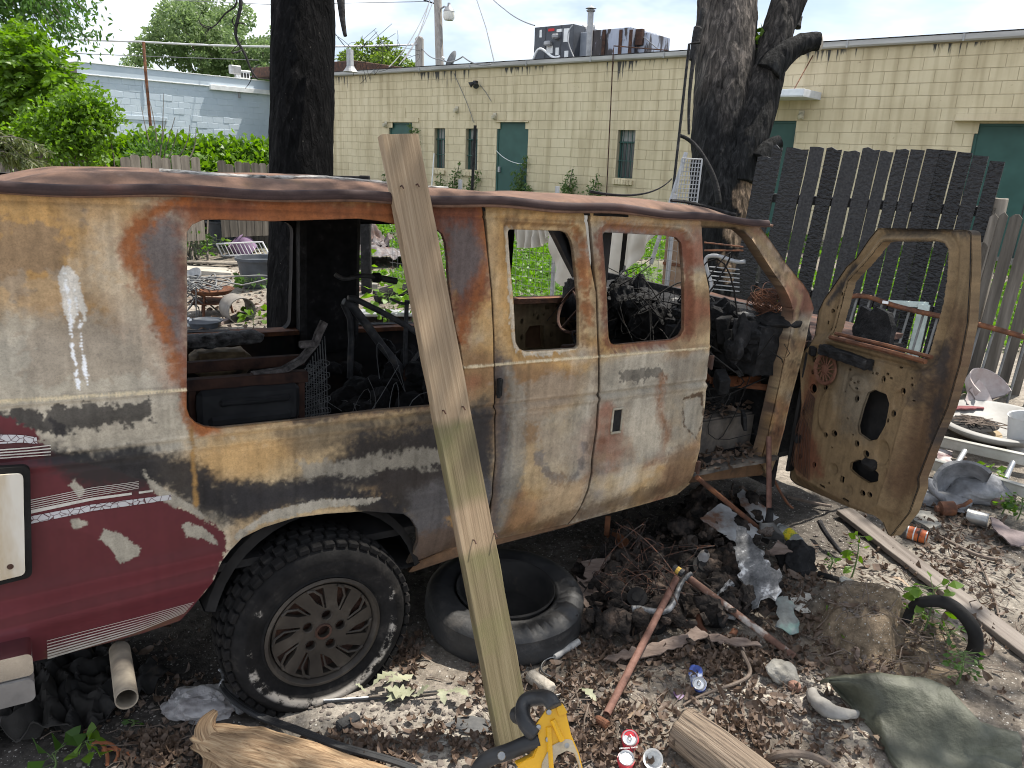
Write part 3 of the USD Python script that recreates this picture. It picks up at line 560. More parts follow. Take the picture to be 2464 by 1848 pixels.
ring = [sw + .19 * (math.cos(a) * sx + math.sin(a) * sy) for a in np.arange(36) * 2 * PI / 36]
van.part('steering_wheel', cat_([tube(ring, .011, 8, closed=True)] + [tube([sw, sw + .19 * (math.cos(a) * sx + math.sin(a) * sy)], .009, 6) for a in (.3, 2.6, 4.4)] + [tube([sw, sw + np.array([.3, 0, -.2])], .03, 10)]), M['darkrust'], smooth=40, local=True)
van.part('engine_cover', rough(box((2.45, .95, .86), (.7, .6, .46)).subdivide().subdivide().subdivide().subdivide(), .05, 7, 5), M['soot'], smooth=25, local=True)
van.part('dash_brace', cat_([tube([(2.25, .25, 1.06), (2.38, .33, 1.0), (2.5, .3, .98), (2.72, .10, .98)], .02, 6), bevbox((2.47, .28, 1.0), (.2, .03, .06)), bevbox((2.62, .25, 1.0), (.18, .02, .05))]), look('orange_rust', [(.3, (.07, .025, .012)), (.6, (.16, .06, .025))], 14), local=True); van.part('dash_bracket', bevbox((2.05, 1.05, 1.0), (.34, .03, .14)), M['darkrust'], local=True)
van.part('glove_box', bevbox((2.55, .5, .88), (.2, .36, .2), .01, rot((0, 0, 1), .2)), M['char'], local=True)
_fr = panel(ss([(2.80, .5), (3.0, .5), (3.05, .8), (3.25, .98), (3.5, .95), (3.62, .75), (3.7, .6), (3.78, 1.1), (3.7, 1.2), (2.80, 1.26)]), .05, lambda s, z: .03 + .0 * s); van.part('front_fender', _fr, M['soot'], local=True); van.part('hood', rough(box((3.25, .98, 1.24), (.95, 1.85, .03)).subdivide().subdivide().subdivide().subdivide(), .03, 5), M['darkrust'], local=True); van.part('engine_bay', rough(box((3.2, .98, .85), (.8, 1.7, .6)).subdivide().subdivide().subdivide(), .05, 5), M['char'], local=True)
_rw = np.random.default_rng(91); van.part('dash_wiring', cat_([tube(spline([(p := np.array([_rw.uniform(2.2, 2.5), _rw.uniform(.1, 1.4), _rw.uniform(.85, 1.38)])), p + _rw.normal(0, .08, 3), p + _rw.normal(0, .13, 3), p + _rw.normal(0, .15, 3)], 12), _rw.uniform(.0015, .005), 4) for _ in range(80)]), M['soot'], smooth=True, local=True, kind='stuff'); van.part('dash_remains', cat_([bevbox((_rw.uniform(2.25, 2.5), _rw.uniform(.1, 1.3), _rw.uniform(.8, 1.36)), _rw.uniform(.02, .16, 3), .004, rot(norm(_rw.normal(0, 1, 3)), _rw.uniform(0, 6))) for _ in range(60)] + [lump((_rw.uniform(2.25, 2.55), _rw.uniform(.1, 1.5), _rw.uniform(1.2, 1.4)), _rw.uniform(.03, .1, 3), i, 2, .5) for i in range(40)]), M['char'], local=True, kind='stuff')
van.part('firewall', box((2.74, .97, .9), (.03, 1.8, 1.0)), M['char'], local=True)
van.part('step_well', cat_([rough(box((2.32, .12, .605), (.72, .2, .02)).subdivide().subdivide().subdivide(), .01, 12), box((2.3, .235, .70), (.75, .02, .2)), box((2.3, .40, .80), (.75, .32, .02))]), look('scuffed_sill', [(.3, (.03, .03, .03)), (.55, (.13, .11, .09)), (.75, (.2, .18, .15))], 9), local=True)
# bench seat frames and springs seen through the big window
def e1t(t, *pts): return [np.array([*(lambda w_: (w_[0], t, w_[1]))(vside(q1('e1', *p), t))]) for p in pts]
a0, a1, a2, a3 = e1t(.75, (95, 1262), (915, 1240), (920, 1555), (100, 1600))
sf = cat_([bevbox((a0 + a1) / 2 + np.array([-.02, 0, -.01]), (np.linalg.norm(a1 - a0) + .1, .05, .05)), bevbox((a1 + a2) / 2, (.03, .04, np.linalg.norm(a2 - a1))), bevbox((a0 + a3) / 2, (.03, .04, .2)), bevbox((a0 + a1) / 2 + np.array([.05, .25, .0]), (.55, .04, .05))])
van.part('seat_frame', sf, look('seat_rust', [(.3, (.028, .015, .012)), (.6, (.085, .04, .026))], 14), local=True)
bk = e1t(.75, (560, 1235), (790, 1200), (930, 1120), (1040, 985), (1062, 920), (1105, 832))
van.part('seat_back_bar', cat_([tube(bk, .014, 6), tube([p + np.array([0, .03, 0]) for p in bk], .014, 6), bevbox(bk[3] + np.array([-.05, -.02, .0]), (.07, .03, .03))]), look('scale_metal', [(.35, (.04, .035, .032)), (.6, (.16, .14, .13)), (.75, (.32, .3, .28))], 30), local=True)
b0, b1, b2, b3 = e1t(.70, (170, 1350), (820, 1310), (870, 1560), (220, 1600))
sp = rough(bevbox((b0 + b2) / 2, (.43, .05, .17), .02).subdivide().subdivide().subdivide(), .006, 12)
van.part('seat_pan', cat_([sp, bevbox((b0 + b2) / 2 + np.array([.02, -.02, .03]), (.30, .04, .03), .01), bevbox((b0 + b2) / 2 + np.array([0, -.02, -.05]), (.36, .04, .06), .02)]), M['black'], smooth=30, local=True)
rs = random.Random(5); spr = []
for i in range(9):
    p0, p1 = e1t(.76 + .03 * (i % 3), (955 + i * 18, 1175 - i * 30), (960 + i * 20, 1560))
    spr.append(tube([p0, (p0 + p1) / 2 + np.array([.004, 0, 0]), p1], .0022, 4))
    zz_ = np.linspace(0, 1, 60); pz = p0 + (p1 - p0) * zz_[:, None]; pz[:, 0] += .018 * np.sign(np.sin(zz_ * 44)) * np.minimum(1, np.abs(np.sin(zz_ * 44)) * 2); spr.append(tube(pz[int(i * 2) % 20:], .0016, 4))
van.part('seat_springs', cat_(spr), M['wire'], smooth=True, local=True)
bx = e1t(1.55, (110, 1000), (520, 960), (510, 1225), (120, 1225))
van.part('foam_block', rough(bevbox((bx[0] + bx[2]) / 2 + np.array([.0, 0, -.01]), (.29, .16, .13), .03).subdivide().subdivide().subdivide().subdivide(), .012, 20), look('scorched_foam', [(.35, (.04, .03, .02)), (.5, (.25, .18, .10)), (.7, (.34, .26, .15))], 5, bump=.2), smooth=True, local=True)
van.part('charred_padding', cat_([lump((bx[0] + (bx[1] - bx[0]) * u + np.array([0, -.03, .02])), (.07, .08, .035), 60 + i) for i, u in enumerate((0, .25, .5, .75, 1))]), look('ash_fluff', [(.3, (.02, .02, .02)), (.55, (.12, .115, .11)), (.8, (.3, .29, .28))], 22, bump=.7), smooth=True, local=True)
# seat belt strap with its buckle ring
s0, s1 = [np.array([*(lambda w_: (w_[0], .55, w_[1]))(vside(q1('e2', *p), .55))]) for p in ((910, 110), (908, 350))]
bkl = np.array([*(lambda w_: (w_[0], .55, w_[1]))(vside(q1('e2', 908, 395), .55))])
van.part('belt_strap', bevbox((s0 + s1) / 2, (.03, .006, np.linalg.norm(s1 - s0) + .05), .002), M['soot'], local=True)
van.part('belt_ring', cat_([tube([bkl + np.array([.027 * math.cos(a), 0, .020 * math.sin(a)]) for a in np.arange(20) * .314], .005, 7, closed=True), bevbox(bkl + np.array([0, 0, .03]), (.022, .008, .03))]), M['wire'], smooth=True, local=True)
rr = np.random.default_rng(8); rub = []
for i in range(130):
    s_, t_ = rr.uniform(.35, 1.75), rr.uniform(.25, 1.7); z_ = .66 + .32 * smooth(1 - abs(s_ - .95) / .8) * rr.uniform(.4, 1.1)
    rub.append(lump((s_, t_, z_), rr.uniform(.03, .09, 3), int(i), 2, .4))
van.part('burnt_rubble', cat_(rub), M['char'], smooth=25, local=True, kind='stuff')
wv = []
for i in range(20):
    p = np.array([rr.uniform(.4, .9), rr.uniform(.4, 1.2), rr.uniform(.72, .9)]); a = rr.uniform(0, 6.28, 6)
    wv.append(tube(spline([p, p + rr.normal(0, .07, 3), p + rr.normal(0, .12, 3), p + rr.normal(0, .16, 3)], 14), .0018, 4))
van.part('loose_wires', cat_(wv), M['wire'], smooth=True, local=True, kind='stuff')
# tail lamp, bumper, exhaust
tl = [vside(x) for x in q('d', (0, 1013), (46, 1016), (54, 1232), (0, 1240))]
lens = ss([(-1.0, 1.098), (tl[1][0] + .004, 1.089), (tl[2][0], .765), (-1.0, .757)])
P_L = van.part('tail_light', prism(rnd(lens, .015), .03, ((0, -.012, 0), (1, 0, 0), (0, 0, 1), (0, -1, 0))), look('scorched_lens', [(.25, (.10, .03, .02)), (.4, (.45, .36, .24)), (.6, (.62, .58, .5))], 7, rough_=.35, bump=.15, aniso=(1, 1, .25)), smooth=20, local=True)
gs_ = rnd(lens.buffer(.018), .02).difference(rnd(lens, .015).buffer(-.002))
van.part('gasket', prism(gs_, .026, ((0, -.008, 0), (1, 0, 0), (0, 0, 1), (0, -1, 0))), M['rubber'], smooth=20, local=True, parent=P_L)
van.part('screw', lathe([(0, .002), (.008, .001), (.009, -.002)], 12, (tl[2][0] - .035, -.044, .80), (0, -1, 0), (0, 0, 1)), M['darkrust'], local=True, parent=P_L)
bp_ = [vside(x) for x in q('d', (0, 1380), (60, 1380), (66, 1480), (0, 1498))]
bump_prof = rnd(sg.box(-1.2, .435, bp_[1][0] + .008, .512), .018)
van.part('bumper', prism(bump_prof, .12, ((0, .05, 0), (1, 0, 0), (0, 0, 1), (0, -1, 0))), M['chrome'], smooth=25, local=True)
van.part('bumper_end', prism(rnd(sg.box(-1.2, .35, bp_[2][0] + .012, .43), .02), .13, ((0, .05, 0), (1, 0, 0), (0, 0, 1), (0, -1, 0))), look('grey_bumper', [(.3, (.14, .13, .12)), (.7, (.24, .22, .2))], 8, rough_=.6), smooth=25, local=True)
ex1 = gpt(q1(7, 815, 1220), .10); ex0 = VO + VH * -.60 + VA * .25 + VZ * .46
ex1 = at_depth(q1(7, 815, 1215), 2.42); ex0 = at_depth(q1(7, 770, 900), 2.72)
van.part('exhaust_pipe', pipe([ex0, ex0 + (ex1 - ex0) * .5, ex1], .034, .030, 20), look('exhaust', [(.3, (.12, .10, .08)), (.6, (.30, .26, .2))], 9, bump=.2, rough_=.6), smooth=30)
# wheels
def make_tyre(R, r_in, w, n=72, tread=True):
    prof = [(r_in, .02), (r_in + .012, 0), (r_in + .02, .006), (R * .80, -.012), (R * .90, -.008), (R * .955, .012), (R * .985, .03), (R, .05), (R, w - .05), (R * .985, w - .03), (R * .95, w), (r_in, w - .01)]
    return lathe(prof, n)
def flat_wheel(center, ax, upv, R, w, ground_z, flatten=True):
    tm = make_tyre(R, .215, w, 96); x, y, z = frame(ax, upv)
    bl = []
    for i in range(46):
        a = i * 2 * PI / 46; c, s_ = math.cos(a), math.sin(a); Rm = np.array([[c, s_, 0], [-s_, c, 0], [0, 0, 1]])
        for k, (h0, rr_) in enumerate(((.03, R * .995), (.085, R + .006), (.145, R + .006), (.2, R * .995))):
            a2 = a + (.07 if k % 2 else 0); c2, s2 = math.cos(a2), math.sin(a2)
            bl.append(bevbox((rr_ * c2, rr_ * s2, h0), (.022, .038, .046), .004, np.array([[c2, s2, 0], [-s2, c2, 0], [0, 0, 1]])))
    blk = cat_(bl)
    out = []
    for m in (tm, blk):
        V = m.vertices @ np.array([x, y, z]) + center
        low = ground_z - V[:, 2]
        bulge = smooth(np.clip((ground_z + .12 - V[:, 2]) / .2, 0, 1))
        rel = m.vertices[:, 2] / w - .5
        V += np.asarray(ax) * (rel * .05 * bulge)[:, None]
        V[:, 2] = np.where(low > 0, ground_z + .002 + .0 * low, V[:, 2])
        out.append(trimesh.Trimesh(V, m.faces, process=False))
    return out, (x, y, z)
hub = np.array([.036, -.055, .305]); W_AX = VA
wc = vw(hub)
(tm, tbk), (wx, wy, wz) = flat_wheel(wc, W_AX, VZ, .355, .235, 0.0)
wheelP = van.part('wheel', lathe([(.055, .06), (.085, .062), (.10, .05)], 24, wc, W_AX, VZ), M['darkrust'])
tyre_mat = mat('tyre_rubber', {'tc': ('texture_coordinate', {}), 'n': ('noise_texture', {'scale': 14, 'detail': 8, 'roughness': .7}), 'sx': ('separate_xyz', {}), 'dr': ('math', {'math_type': 'subtract', 'value2': 0.305}), 'xx': ('math', {'math_type': 'subtract', 'value2': .036}),
      'p1': ('math', {'math_type': 'multiply'}), 'p2': ('math', {'math_type': 'multiply'}), 'ad': ('math', {'math_type': 'add'}), 'sq': ('math', {'math_type': 'sqrt'}),
      'low': ('map_range', {'from_min': .45, 'from_max': .0, 'to_min': .2, 'to_max': .40}), 'band': ('rgb_ramp', {'ramp': [(.268, (0, 0, 0)), (.276, (1, 1, 1)), (.296, (1, 1, 1)), (.304, (0, 0, 0))]}), 'nl': ('math', {'math_type': 'add'}), 'th': ('rgb_ramp', {'ramp': [(.80, (0, 0, 0)), (.88, (1, 1, 1))]}),
      'm1': ('mix', {'mix_type': 'multiply', 'fac': 1.0}), 'c0': ('rgb_ramp', {'ramp': [(.3, (.007, .007, .007)), (.55, (.016, .015, .0145)), (.75, (.045, .04, .035))]}), 'mx': ('mix', {'color2': (.34, .31, .27)}), 'b': ('noise_texture', {'scale': 70, 'detail': 5}), 'bp': ('bump', {'strength': .5, 'distance': .004}), 'p': ('principled_bsdf', {'roughness': .85, 'specular_ior_level': .1})},
     [('tc.object', 'n.vector'), ('tc.object', 'sx.vector'), ('sx.z', 'dr.value1'), ('sx.x', 'xx.value1'), ('dr.value', 'p1.value1'), ('dr.value', 'p1.value2'), ('xx.value', 'p2.value1'), ('xx.value', 'p2.value2'), ('p1.value', 'ad.value1'), ('p2.value', 'ad.value2'), ('ad.value', 'sq.value1'),
      ('sq.value', 'band.fac'), ('sx.z', 'low.value'), ('n.fac', 'nl.value1'), ('low.result', 'nl.value2'), ('nl.value', 'th.fac'), ('th.color', 'm1.color1'), ('band.color', 'm1.color2'), ('n.fac', 'c0.fac'), ('c0.color', 'mx.color1'), ('m1.color', 'mx.fac'), ('mx.color', 'p.base_color'), ('tc.object', 'b.vector'), ('b.fac', 'bp.height'), ('bp.normal', 'p.normal')])
tyreP = van.part('tyre', tm, tyre_mat, smooth=50, parent=wheelP)
van.part('tread_blocks', tbk, tyre_mat, parent=wheelP)
rimm = look('dusty_alloy', [(.3, (.022, .018, .015)), (.55, (.048, .04, .032)), (.75, (.10, .085, .07))], 7, rough_=.6, bump=.2, metallic=.25)
rim = [lathe([(.222, .005), (.226, -.004), (.214, -.008), (.204, .004), (.198, .03), (.185, .075)], 60, wc, W_AX, VZ)]
def wl(x_, y_, z_): return wc + x_ * wx + y_ * wy + z_ * wz
disc = sg.Point(0, 0).buffer(.196, 32)
for i in range(10):
    a = i * 2 * PI / 10; pts = [(.188, .0), (.183, .30), (.10, .40), (.13, .12)]
    disc = disc.difference(sg.Polygon([(r_ * math.cos(a + b), r_ * math.sin(a + b)) for r_, b in pts]).buffer(.003))
for i in range(5):
    a = i * 2 * PI / 5 + .5; disc = disc.difference(sg.Point(.068 * math.cos(a), .068 * math.sin(a)).buffer(.019))
disc = disc.difference(sg.Point(0, 0).buffer(.027))
dk = prism(disc.simplify(.0008), .02, (wc + wz * .028, wx, wy, -wz))
rim.append(dk)
for i in range(10):
    a = i * 2 * PI / 10
    e = [(.193, -.03), (.186, .10), (.155, .25), (.10, .33)]
    rim.append(tube([wl(r_ * math.cos(a + b), r_ * math.sin(a + b), .008) for r_, b in e], [.007, .006, .005, .003], 6))
for i in range(5):
    a = i * 2 * PI / 5 + .5; rim.append(lathe([(.019, .006), (.0215, .003), (.0215, .03)], 20, wl(.068 * math.cos(a), .068 * math.sin(a), .002), W_AX, VZ))
van.part('rim', cat_(rim), rimm, smooth=30, parent=wheelP)
van.part('hub', cat_([lathe([(.024, -.004), (.031, -.007), (.034, .0), (.033, .03)], 24, wl(0, 0, .008), W_AX, VZ), lathe([(0, .05), (.2, .055)], 24, wc, W_AX, VZ)]), M['darkrust'], smooth=30, parent=wheelP)
van.part('axle', tube([wl(0, 0, .1), wl(0, 0, 1.7)], .05, 12), M['soot'])
van.part('underbody', cat_([box((.6, .5, .5), (2.6, .08, .1)), box((.6, 1.5, .5), (2.6, .08, .1)), box((-.6, .9, .42), (.6, 1.2, .12)), box((1.5, .9, .45), (.5, .7, .2))]), M['soot'], local=True)

# ---- the open front door, swung out on its hinges
HB = vw(np.r_[2.79, 0.0, .473]); _lat = on_plane(q1(9, 1345, 195), HB, VZ); DX = norm(_lat - HB); DN = np.cross(DX, VZ)
if DN @ (CAM - HB) < 0: DN = -DN
def dpt(p, off=0.0):
    P = on_plane(p, HB + off * DN, DN) - HB; return (P @ DX, P @ VZ)
def dp(k, *pts, off=0.0): return [dpt(x, off) for x in q(k, *pts)]
def dwp(P3): P3 = np.asarray(P3, float); return HB + P3[..., 0:1] * DX + P3[..., 1:2] * VZ + P3[..., 2:3] * DN
out = rnd(ss(dp(6, (697, 1425), (735, 1460), (900, 1530), (1280, 1655), off=-.05) + dp(9, (1340, 190), (1400, 110), (1475, 15), off=-.05) + dp(6, (1532, 1480), (1530, 1420), (1600, 1240), (1720, 960), (1800, 680), (1850, 420), (1868, 100), off=-.05) + dp(3, (1872, 1485), (1800, 1478), (1265, 1467), (1200, 1545), (1125, 1659), off=-.05) + dp(6, (1060, 60), (990, 160), (915, 270), (880, 340), (842, 600), (795, 750), (735, 1050), (705, 1280), off=-.05)), .025)
dw = rnd(ss(dp(3, (1298, 1560), (1325, 1552), (1640, 1552), (1700, 1570), (1722, 1610), off=-.05) + dp(6, (1715, 120), (1690, 300), (1640, 480), (1592, 660), (1500, 640), (980, 510), (1010, 420), (1050, 250), (1080, 150), (1200, 20), off=-.05)), .012)
plain_door = out.difference(dw)
hl = [rnd(ss(dp(6, (1200, 870), (1245, 850), (1320, 880), (1338, 940), (1310, 1080), (1260, 1170), (1210, 1178), (1145, 1130), (1138, 1080), (1165, 970))), .012),
      rnd(ss(dp(6, (1090, 1320), (1140, 1300), (1180, 1310), (1270, 1390), (1265, 1440), (1210, 1450), (1130, 1400), (1085, 1360))), .01)]
for (x, y, w, h) in [(855, 655, 18, 34), (848, 735, 16, 32), (850, 842, 34, 60), (929, 836, 22, 34), (990, 230, 16, 26), (925, 340, 14, 26), (917, 460, 16, 30), (950, 318, 8, 20), (897, 415, 6, 20), (1303, 782, 20, 44), (1428, 860, 24, 44), (1132, 908, 20, 44), (1367, 1003, 24, 44), (1259, 745, 14, 14), (1331, 748, 12, 12), (1352, 775, 12, 12), (1232, 742, 10, 12), (1118, 700, 10, 10), (1088, 720, 10, 12), (1101, 783, 12, 12), (1148, 800, 12, 12), (1138, 840, 12, 10), (1090, 822, 10, 10), (1125, 805, 8, 8), (986, 1131, 28, 40), (932, 1140, 20, 30), (1130, 1196, 24, 40), (858, 1333, 18, 38), (1036, 1427, 18, 44), (766, 1280, 14, 30), (1168, 1515, 28, 36), (1213, 1525, 26, 34), (788, 1000, 10, 34), (1484, 818, 12, 18), (1482, 775, 8, 8), (1329, 1048, 8, 24), (1072, 1033, 6, 6), (1410, 708, 16, 8), (1190, 1262, 34, 44), (1322, 1305, 8, 8), (1106, 1140, 6, 6), (1055, 860, 6, 6), (970, 1220, 6, 6), (955, 1450, 8, 8), (910, 1470, 30, 8), (1060, 1560, 36, 10), (1490, 920, 8, 8), (848, 606, 14, 20), (880, 612, 12, 18)]:
    c_ = dpt(q1(6, x, y)); e_ = dpt(q1(6, x + w / 2, y)); f_ = dpt(q1(6, x, y - h / 2))
    rx_, rz_ = abs(e_[0] - c_[0]) * 1.15 + .001, abs(f_[1] - c_[1])
    g = sg.box(c_[0] - rx_, c_[1] - rz_, c_[0] + rx_, c_[1] + rz_)
    if abs(w - h * .62) < h * .2: g = sg.Point(0, 0).buffer(1, 5); g = shapely.affinity.translate(shapely.affinity.scale(g, rx_, rz_), c_[0], c_[1])
    hl.append(g)
inner_line = ss(dp(6, (760, 640), (840, 560), (960, 545), (1540, 700), (1560, 760), (1440, 980), (1330, 1400), (1270, 1590), (1200, 1640), (1100, 1600), (740, 1400), (720, 1300), (780, 950)))
door = plain_door
for g in hl: door = door.difference(g)
door = max(door.geoms, key=lambda g: g.area) if door.geom_type == 'MultiPolygon' else door
bulges = [(dpt(q1(6, 940, 980)), .07, .13, .012), (dpt(q1(6, 1140, 810)), .07, .05, .008), (dpt(q1(6, 1390, 920)), .035, .05, -.008), (dpt(q1(6, 1075, 1500)), .03, .03, -.005), (dpt(q1(6, 980, 1360)), .035, .03, -.008), (dpt(q1(6, 1290, 1260)), .05, .07, -.010), (dpt(q1(6, 1060, 790)), .012, .07, -.006)]
def tdoorf(x, z):
    d = edge_dist(inner_line, x, z)
    t = -.05 * smooth(-d / .07) + .006 * gauss(d - .004, .008)
    dwd = -edge_dist(dw, x, z); t = t + .012 * gauss(dwd - .012, .012) - .01 * gauss(dwd - .04, .012)
    for (c, rx_, rz_, a) in bulges: t = t + a * smooth((1 - np.hypot((x - c[0]) / rx_, (z - c[1]) / rz_)) * 4)
    return t + .006 * (meshkit.noise(np.stack([x * 9, z * 9, z * 0], -1), 3) - .5)
P, Dd_, loops = fill(door, .006)
V = np.stack([P[:, 0], P[:, 1], tdoorf(P[:, 0], P[:, 1])], 1); Fs = [Dd_]; o = len(V); ex = []
for L in loops:
    dep = .012 if len(L) < 160 else .05
    k = len(L); ex.append(V[L] - np.array([0, 0, dep])); i = np.arange(k); j = (i + 1) % k
    Fs += [np.stack([L[i], o + i, L[j]], 1), np.stack([L[j], o + i, o + j], 1)]; o += k
dm = trimesh.Trimesh(np.vstack([V] + ex), np.vstack(Fs), process=False)
x_, z_ = dm.vertices[:, 0], dm.vertices[:, 1]
DL = [('all', -.02, C_BRN * 1.2, .08, .2, 6, .7), ('poly', dp(6, (735, 1050), (830, 700), (900, 800), (800, 1000), (860, 1180), (900, 1400), (720, 1400)), C_RST * 1.15, .06, .1, 8, .85), ('poly', dp(6, (1000, 700), (1250, 720), (1200, 1150), (1050, 1100)), C_PRM * .5, .08, .12, 8, .6),
      ('all', -.03, C_CHR * 1.5, .06, .2, 9, .7), ('poly', dp(6, (1480, 980), (1560, 760), (1700, 300), (1830, 300), (1760, 800), (1620, 1200), (1500, 1450), (1330, 1640), (1320, 1400)), C_BRN * .6, .06, .1, 7, .9), ('line', (dp(6, (1650, 600), (1600, 900), (1560, 1180)), .035), C_CHR, .05, .09, 9, .85), ('line', (dp(6, (1500, 640), (1560, 760), (1500, 900)), .03), C_CHR, .05, .06, 9, .7),
      ('line', (dp(3, (1262, 1470), (1300, 1478), (1850, 1482)), .02), C_CHR, .03, .05, 9, .8), ('line', (dp(6, (1060, 60), (990, 160), (900, 290)), .015), C_CHR, .02, .03, 9, .9), ('line', (dp(6, (1210, 10), (1085, 150), (1010, 430)), .008), C_RST, .01, .02, 12, .8), ('poly', dp(6, (700, 1420), (1250, 1620), (1330, 1659), (900, 1550)), C_BRN * .6, .05, .08, 9, .6)]
cold, rgd = paint(x_, z_, DL, C_TAN * np.array([.47, .44, .42]))
dW = trimesh.Trimesh(dwp(dm.vertices), dm.faces, process=False)
P_FD = van.part('front_door', dW, VP, attrs={'col': cold, 'rgh': rgd}, label='open front door showing its stripped, rusty inner panel full of holes')
skinp = plain_door.buffer(-.006)
P, Dd_, loops = fill(skinp, .03)
osk = np.stack([P[:, 0], P[:, 1], np.full(len(P), -.085)], 1); L = loops[0]; k = len(L)
rimv = osk[L] + np.array([0, 0, .04]); i = np.arange(k); j = (i + 1) % k
rimf = np.vstack([np.stack([L[i], len(osk) + i, L[j]], 1), np.stack([L[j], len(osk) + i, len(osk) + j], 1)])
van.part('door_skin', trimesh.Trimesh(dwp(np.vstack([osk, rimv])), np.vstack([Dd_, rimf]), process=False), M['soot'], parent=P_FD)
sc = dpt(q1(6, 945, 715)); spkr = [lathe([(.078, 0), (.088, .007), (.084, .015), (.07, .012), (.066, .004)], 32, dwp([sc[0], sc[1], .012]), DN, VZ), lathe([(0, .016), (.022, .014), (.03, .008)], 20, dwp([sc[0], sc[1], .012]), DN, VZ)]
for i in range(14):
    a = i * 2 * PI / 14; c, s_ = math.cos(a), math.sin(a); spkr.append(tube([dwp([sc[0] + .025 * c, sc[1] + .025 * s_, .022]), dwp([sc[0] + .072 * math.cos(a + .25), sc[1] + .072 * math.sin(a + .25), .018])], .0045, 5))
van.part('door_speaker', cat_(spkr), look('speaker_rust', [(.3, (.09, .035, .02)), (.6, (.17, .08, .05))], 20), smooth=30, parent=P_FD)
ar = [np.array([*dpt(q1(6, *p)), .03]) for p in ((945, 590), (1230, 690))]
R_ = np.array([norm(dwp(ar[1]) - dwp(ar[0])), VZ, DN]); R_[1] = np.cross(R_[2], R_[0])
van.part('armrest', rough(box(dwp((ar[0] + ar[1]) / 2).ravel(), (np.linalg.norm(ar[1] - ar[0]) + .02, .05, .05), R_).subdivide().subdivide().subdivide().subdivide(), .010, 45, 2), M['char'], smooth=20, parent=P_FD)
ws = [np.array([*dpt(q1(6, *p)), .018]) for p in ((975, 512), (1300, 590), (1592, 670))]
van.part('window_channel', cat_([tube([dwp(p).ravel() for p in ws], .012, 6), tube([dwp(p + np.array([0, .02, -.03])).ravel() for p in ws], .010, 6)]), M['rust'], parent=P_FD)
mg = dpt(q1('e1', 0, 0)); mc = at_depth(q1(6, 1225, 460), 4.05)
mdir = DN; mir = sg.Polygon([(-.13, -.02), (-.10, .09), (-.03, .075), (.0, .105), (.08, .09), (.12, .03), (.125, -.06), (.09, -.13), (.0, -.10), (-.11, -.07)]).buffer(.012)
mo = mc
van.part('side_mirror', rough(prism(mir, .03, (mo, DX, VZ, -DN)).subdivide().subdivide().subdivide(), .006, 30), M['char'], smooth=20, parent=P_FD)
hk = dpt(q1(6, 1215, 1330)); van.part('lock_remains', lump(dwp([hk[0], hk[1], -.0]).ravel(), (.035, .05, .03), 9), M['soot'], smooth=20, parent=P_FD)
fz = []
for i in range(14):
    a_, b_ = np.array(dpt(q1(6, 830 + i * 3, 850 + i * 4))), np.array(dpt(q1(6, 715 + i * 9, 1330 + i * 8)))
    mid = (a_ + b_) / 2 + np.array([.015 * math.sin(i * 2.1) - .01, 0]); fz.append(tube(spline([dwp([*a_, .012]), dwp([*mid, .02 + .005 * (i % 3)]), dwp([*b_, .012])], 12) if 0 else [dwp([*a_, .012]).ravel(), dwp([*mid, .02 + .005 * (i % 3)]).ravel(), dwp([*b_, .012]).ravel()], .0016, 4))
van.part('wiring', cat_(fz), M['darkrust'], parent=P_FD)
van.part('door_hinge', cat_([bevbox(vw(np.r_[2.775, -.01, z0]).ravel(), (.03, .05, .05), .006) for z0 in (.72, 1.22)]), M['char'])
# ================================================================ ground
def axis_pts(a, b, fine0, fine1, fs, cs):
    x = [a]
    while x[-1] < b:
        p = x[-1]; d = max(fine0 - p, p - fine1, 0); x.append(p + fs + min(cs, d * .12))
    return np.array(x)
gxs = np.r_[-400, -180, -90, axis_pts(-40, 40, -2.6, 4.6, .022, 3), 90, 180, 400]
gys = np.r_[-400, -120, -40, axis_pts(-8, 60, 1.6, 6.0, .022, 3), 90, 180, 400]
def mounds(x, y):
    P = gpt(q1(9, 1130, 800)); d = np.hypot((x - P[0]) / .20, (y - P[1] - .06) / .22)
    d = d + (meshkit.fbm(np.stack([x, y, x * 0], -1) * 9, 3, 5) - .5) * .9; m = .15 * smooth((1.15 - d) / .6)
    P2 = gpt(q1(9, 1500, 760)); m = m + .07 * smooth((1.1 - np.hypot((x - P2[0]) / .35, (y - P2[1]) / .35)) / 1.0)
    return m
def gfull(x, y):
    z = gz(x, y) + mounds(x, y)
    P3 = np.stack([x, y, x * 0], -1); near = smooth((9 - np.hypot(x, y)) / 5)
    z = z + near * (.045 * (meshkit.fbm(P3 * 1.3, 3, 21) - .5) + .022 * (meshkit.fbm(P3 * 7, 3, 22) - .5) + .012 * (meshkit.noise(P3 * 26, 24) - .5))
    return z + (1 - near) * .10 * (meshkit.fbm(P3 * .8, 3, 25) - .5)
GX, GY = np.meshgrid(gxs, gys); GZ = gfull(GX, GY)
ii = np.arange(GX.size).reshape(GX.shape); a_, b_, c_, d_ = ii[:-1, :-1].ravel(), ii[:-1, 1:].ravel(), ii[1:, 1:].ravel(), ii[1:, :-1].ravel()
gm = trimesh.Trimesh(np.stack([GX, GY, GZ], -1).reshape(-1, 3), np.vstack([np.stack([a_, b_, c_], 1), np.stack([a_, c_, d_], 1)]), process=False)
gcol_n = meshkit.fbm(np.stack([GX, GY, GX * 0], -1) * 1.1, 4, 31).ravel(); g2 = meshkit.fbm(np.stack([GX, GY, GX * 0], -1) * 4.5, 4, 32).ravel()
dn = (NB[0] * GX + NB[1] * GY).ravel()
gc = np.tile(np.array([.185, .158, .128]), (GX.size, 1))
def gblend(m, c):
    global gc
    gc = gc * (1 - m[:, None]) + np.asarray(c) * m[:, None]
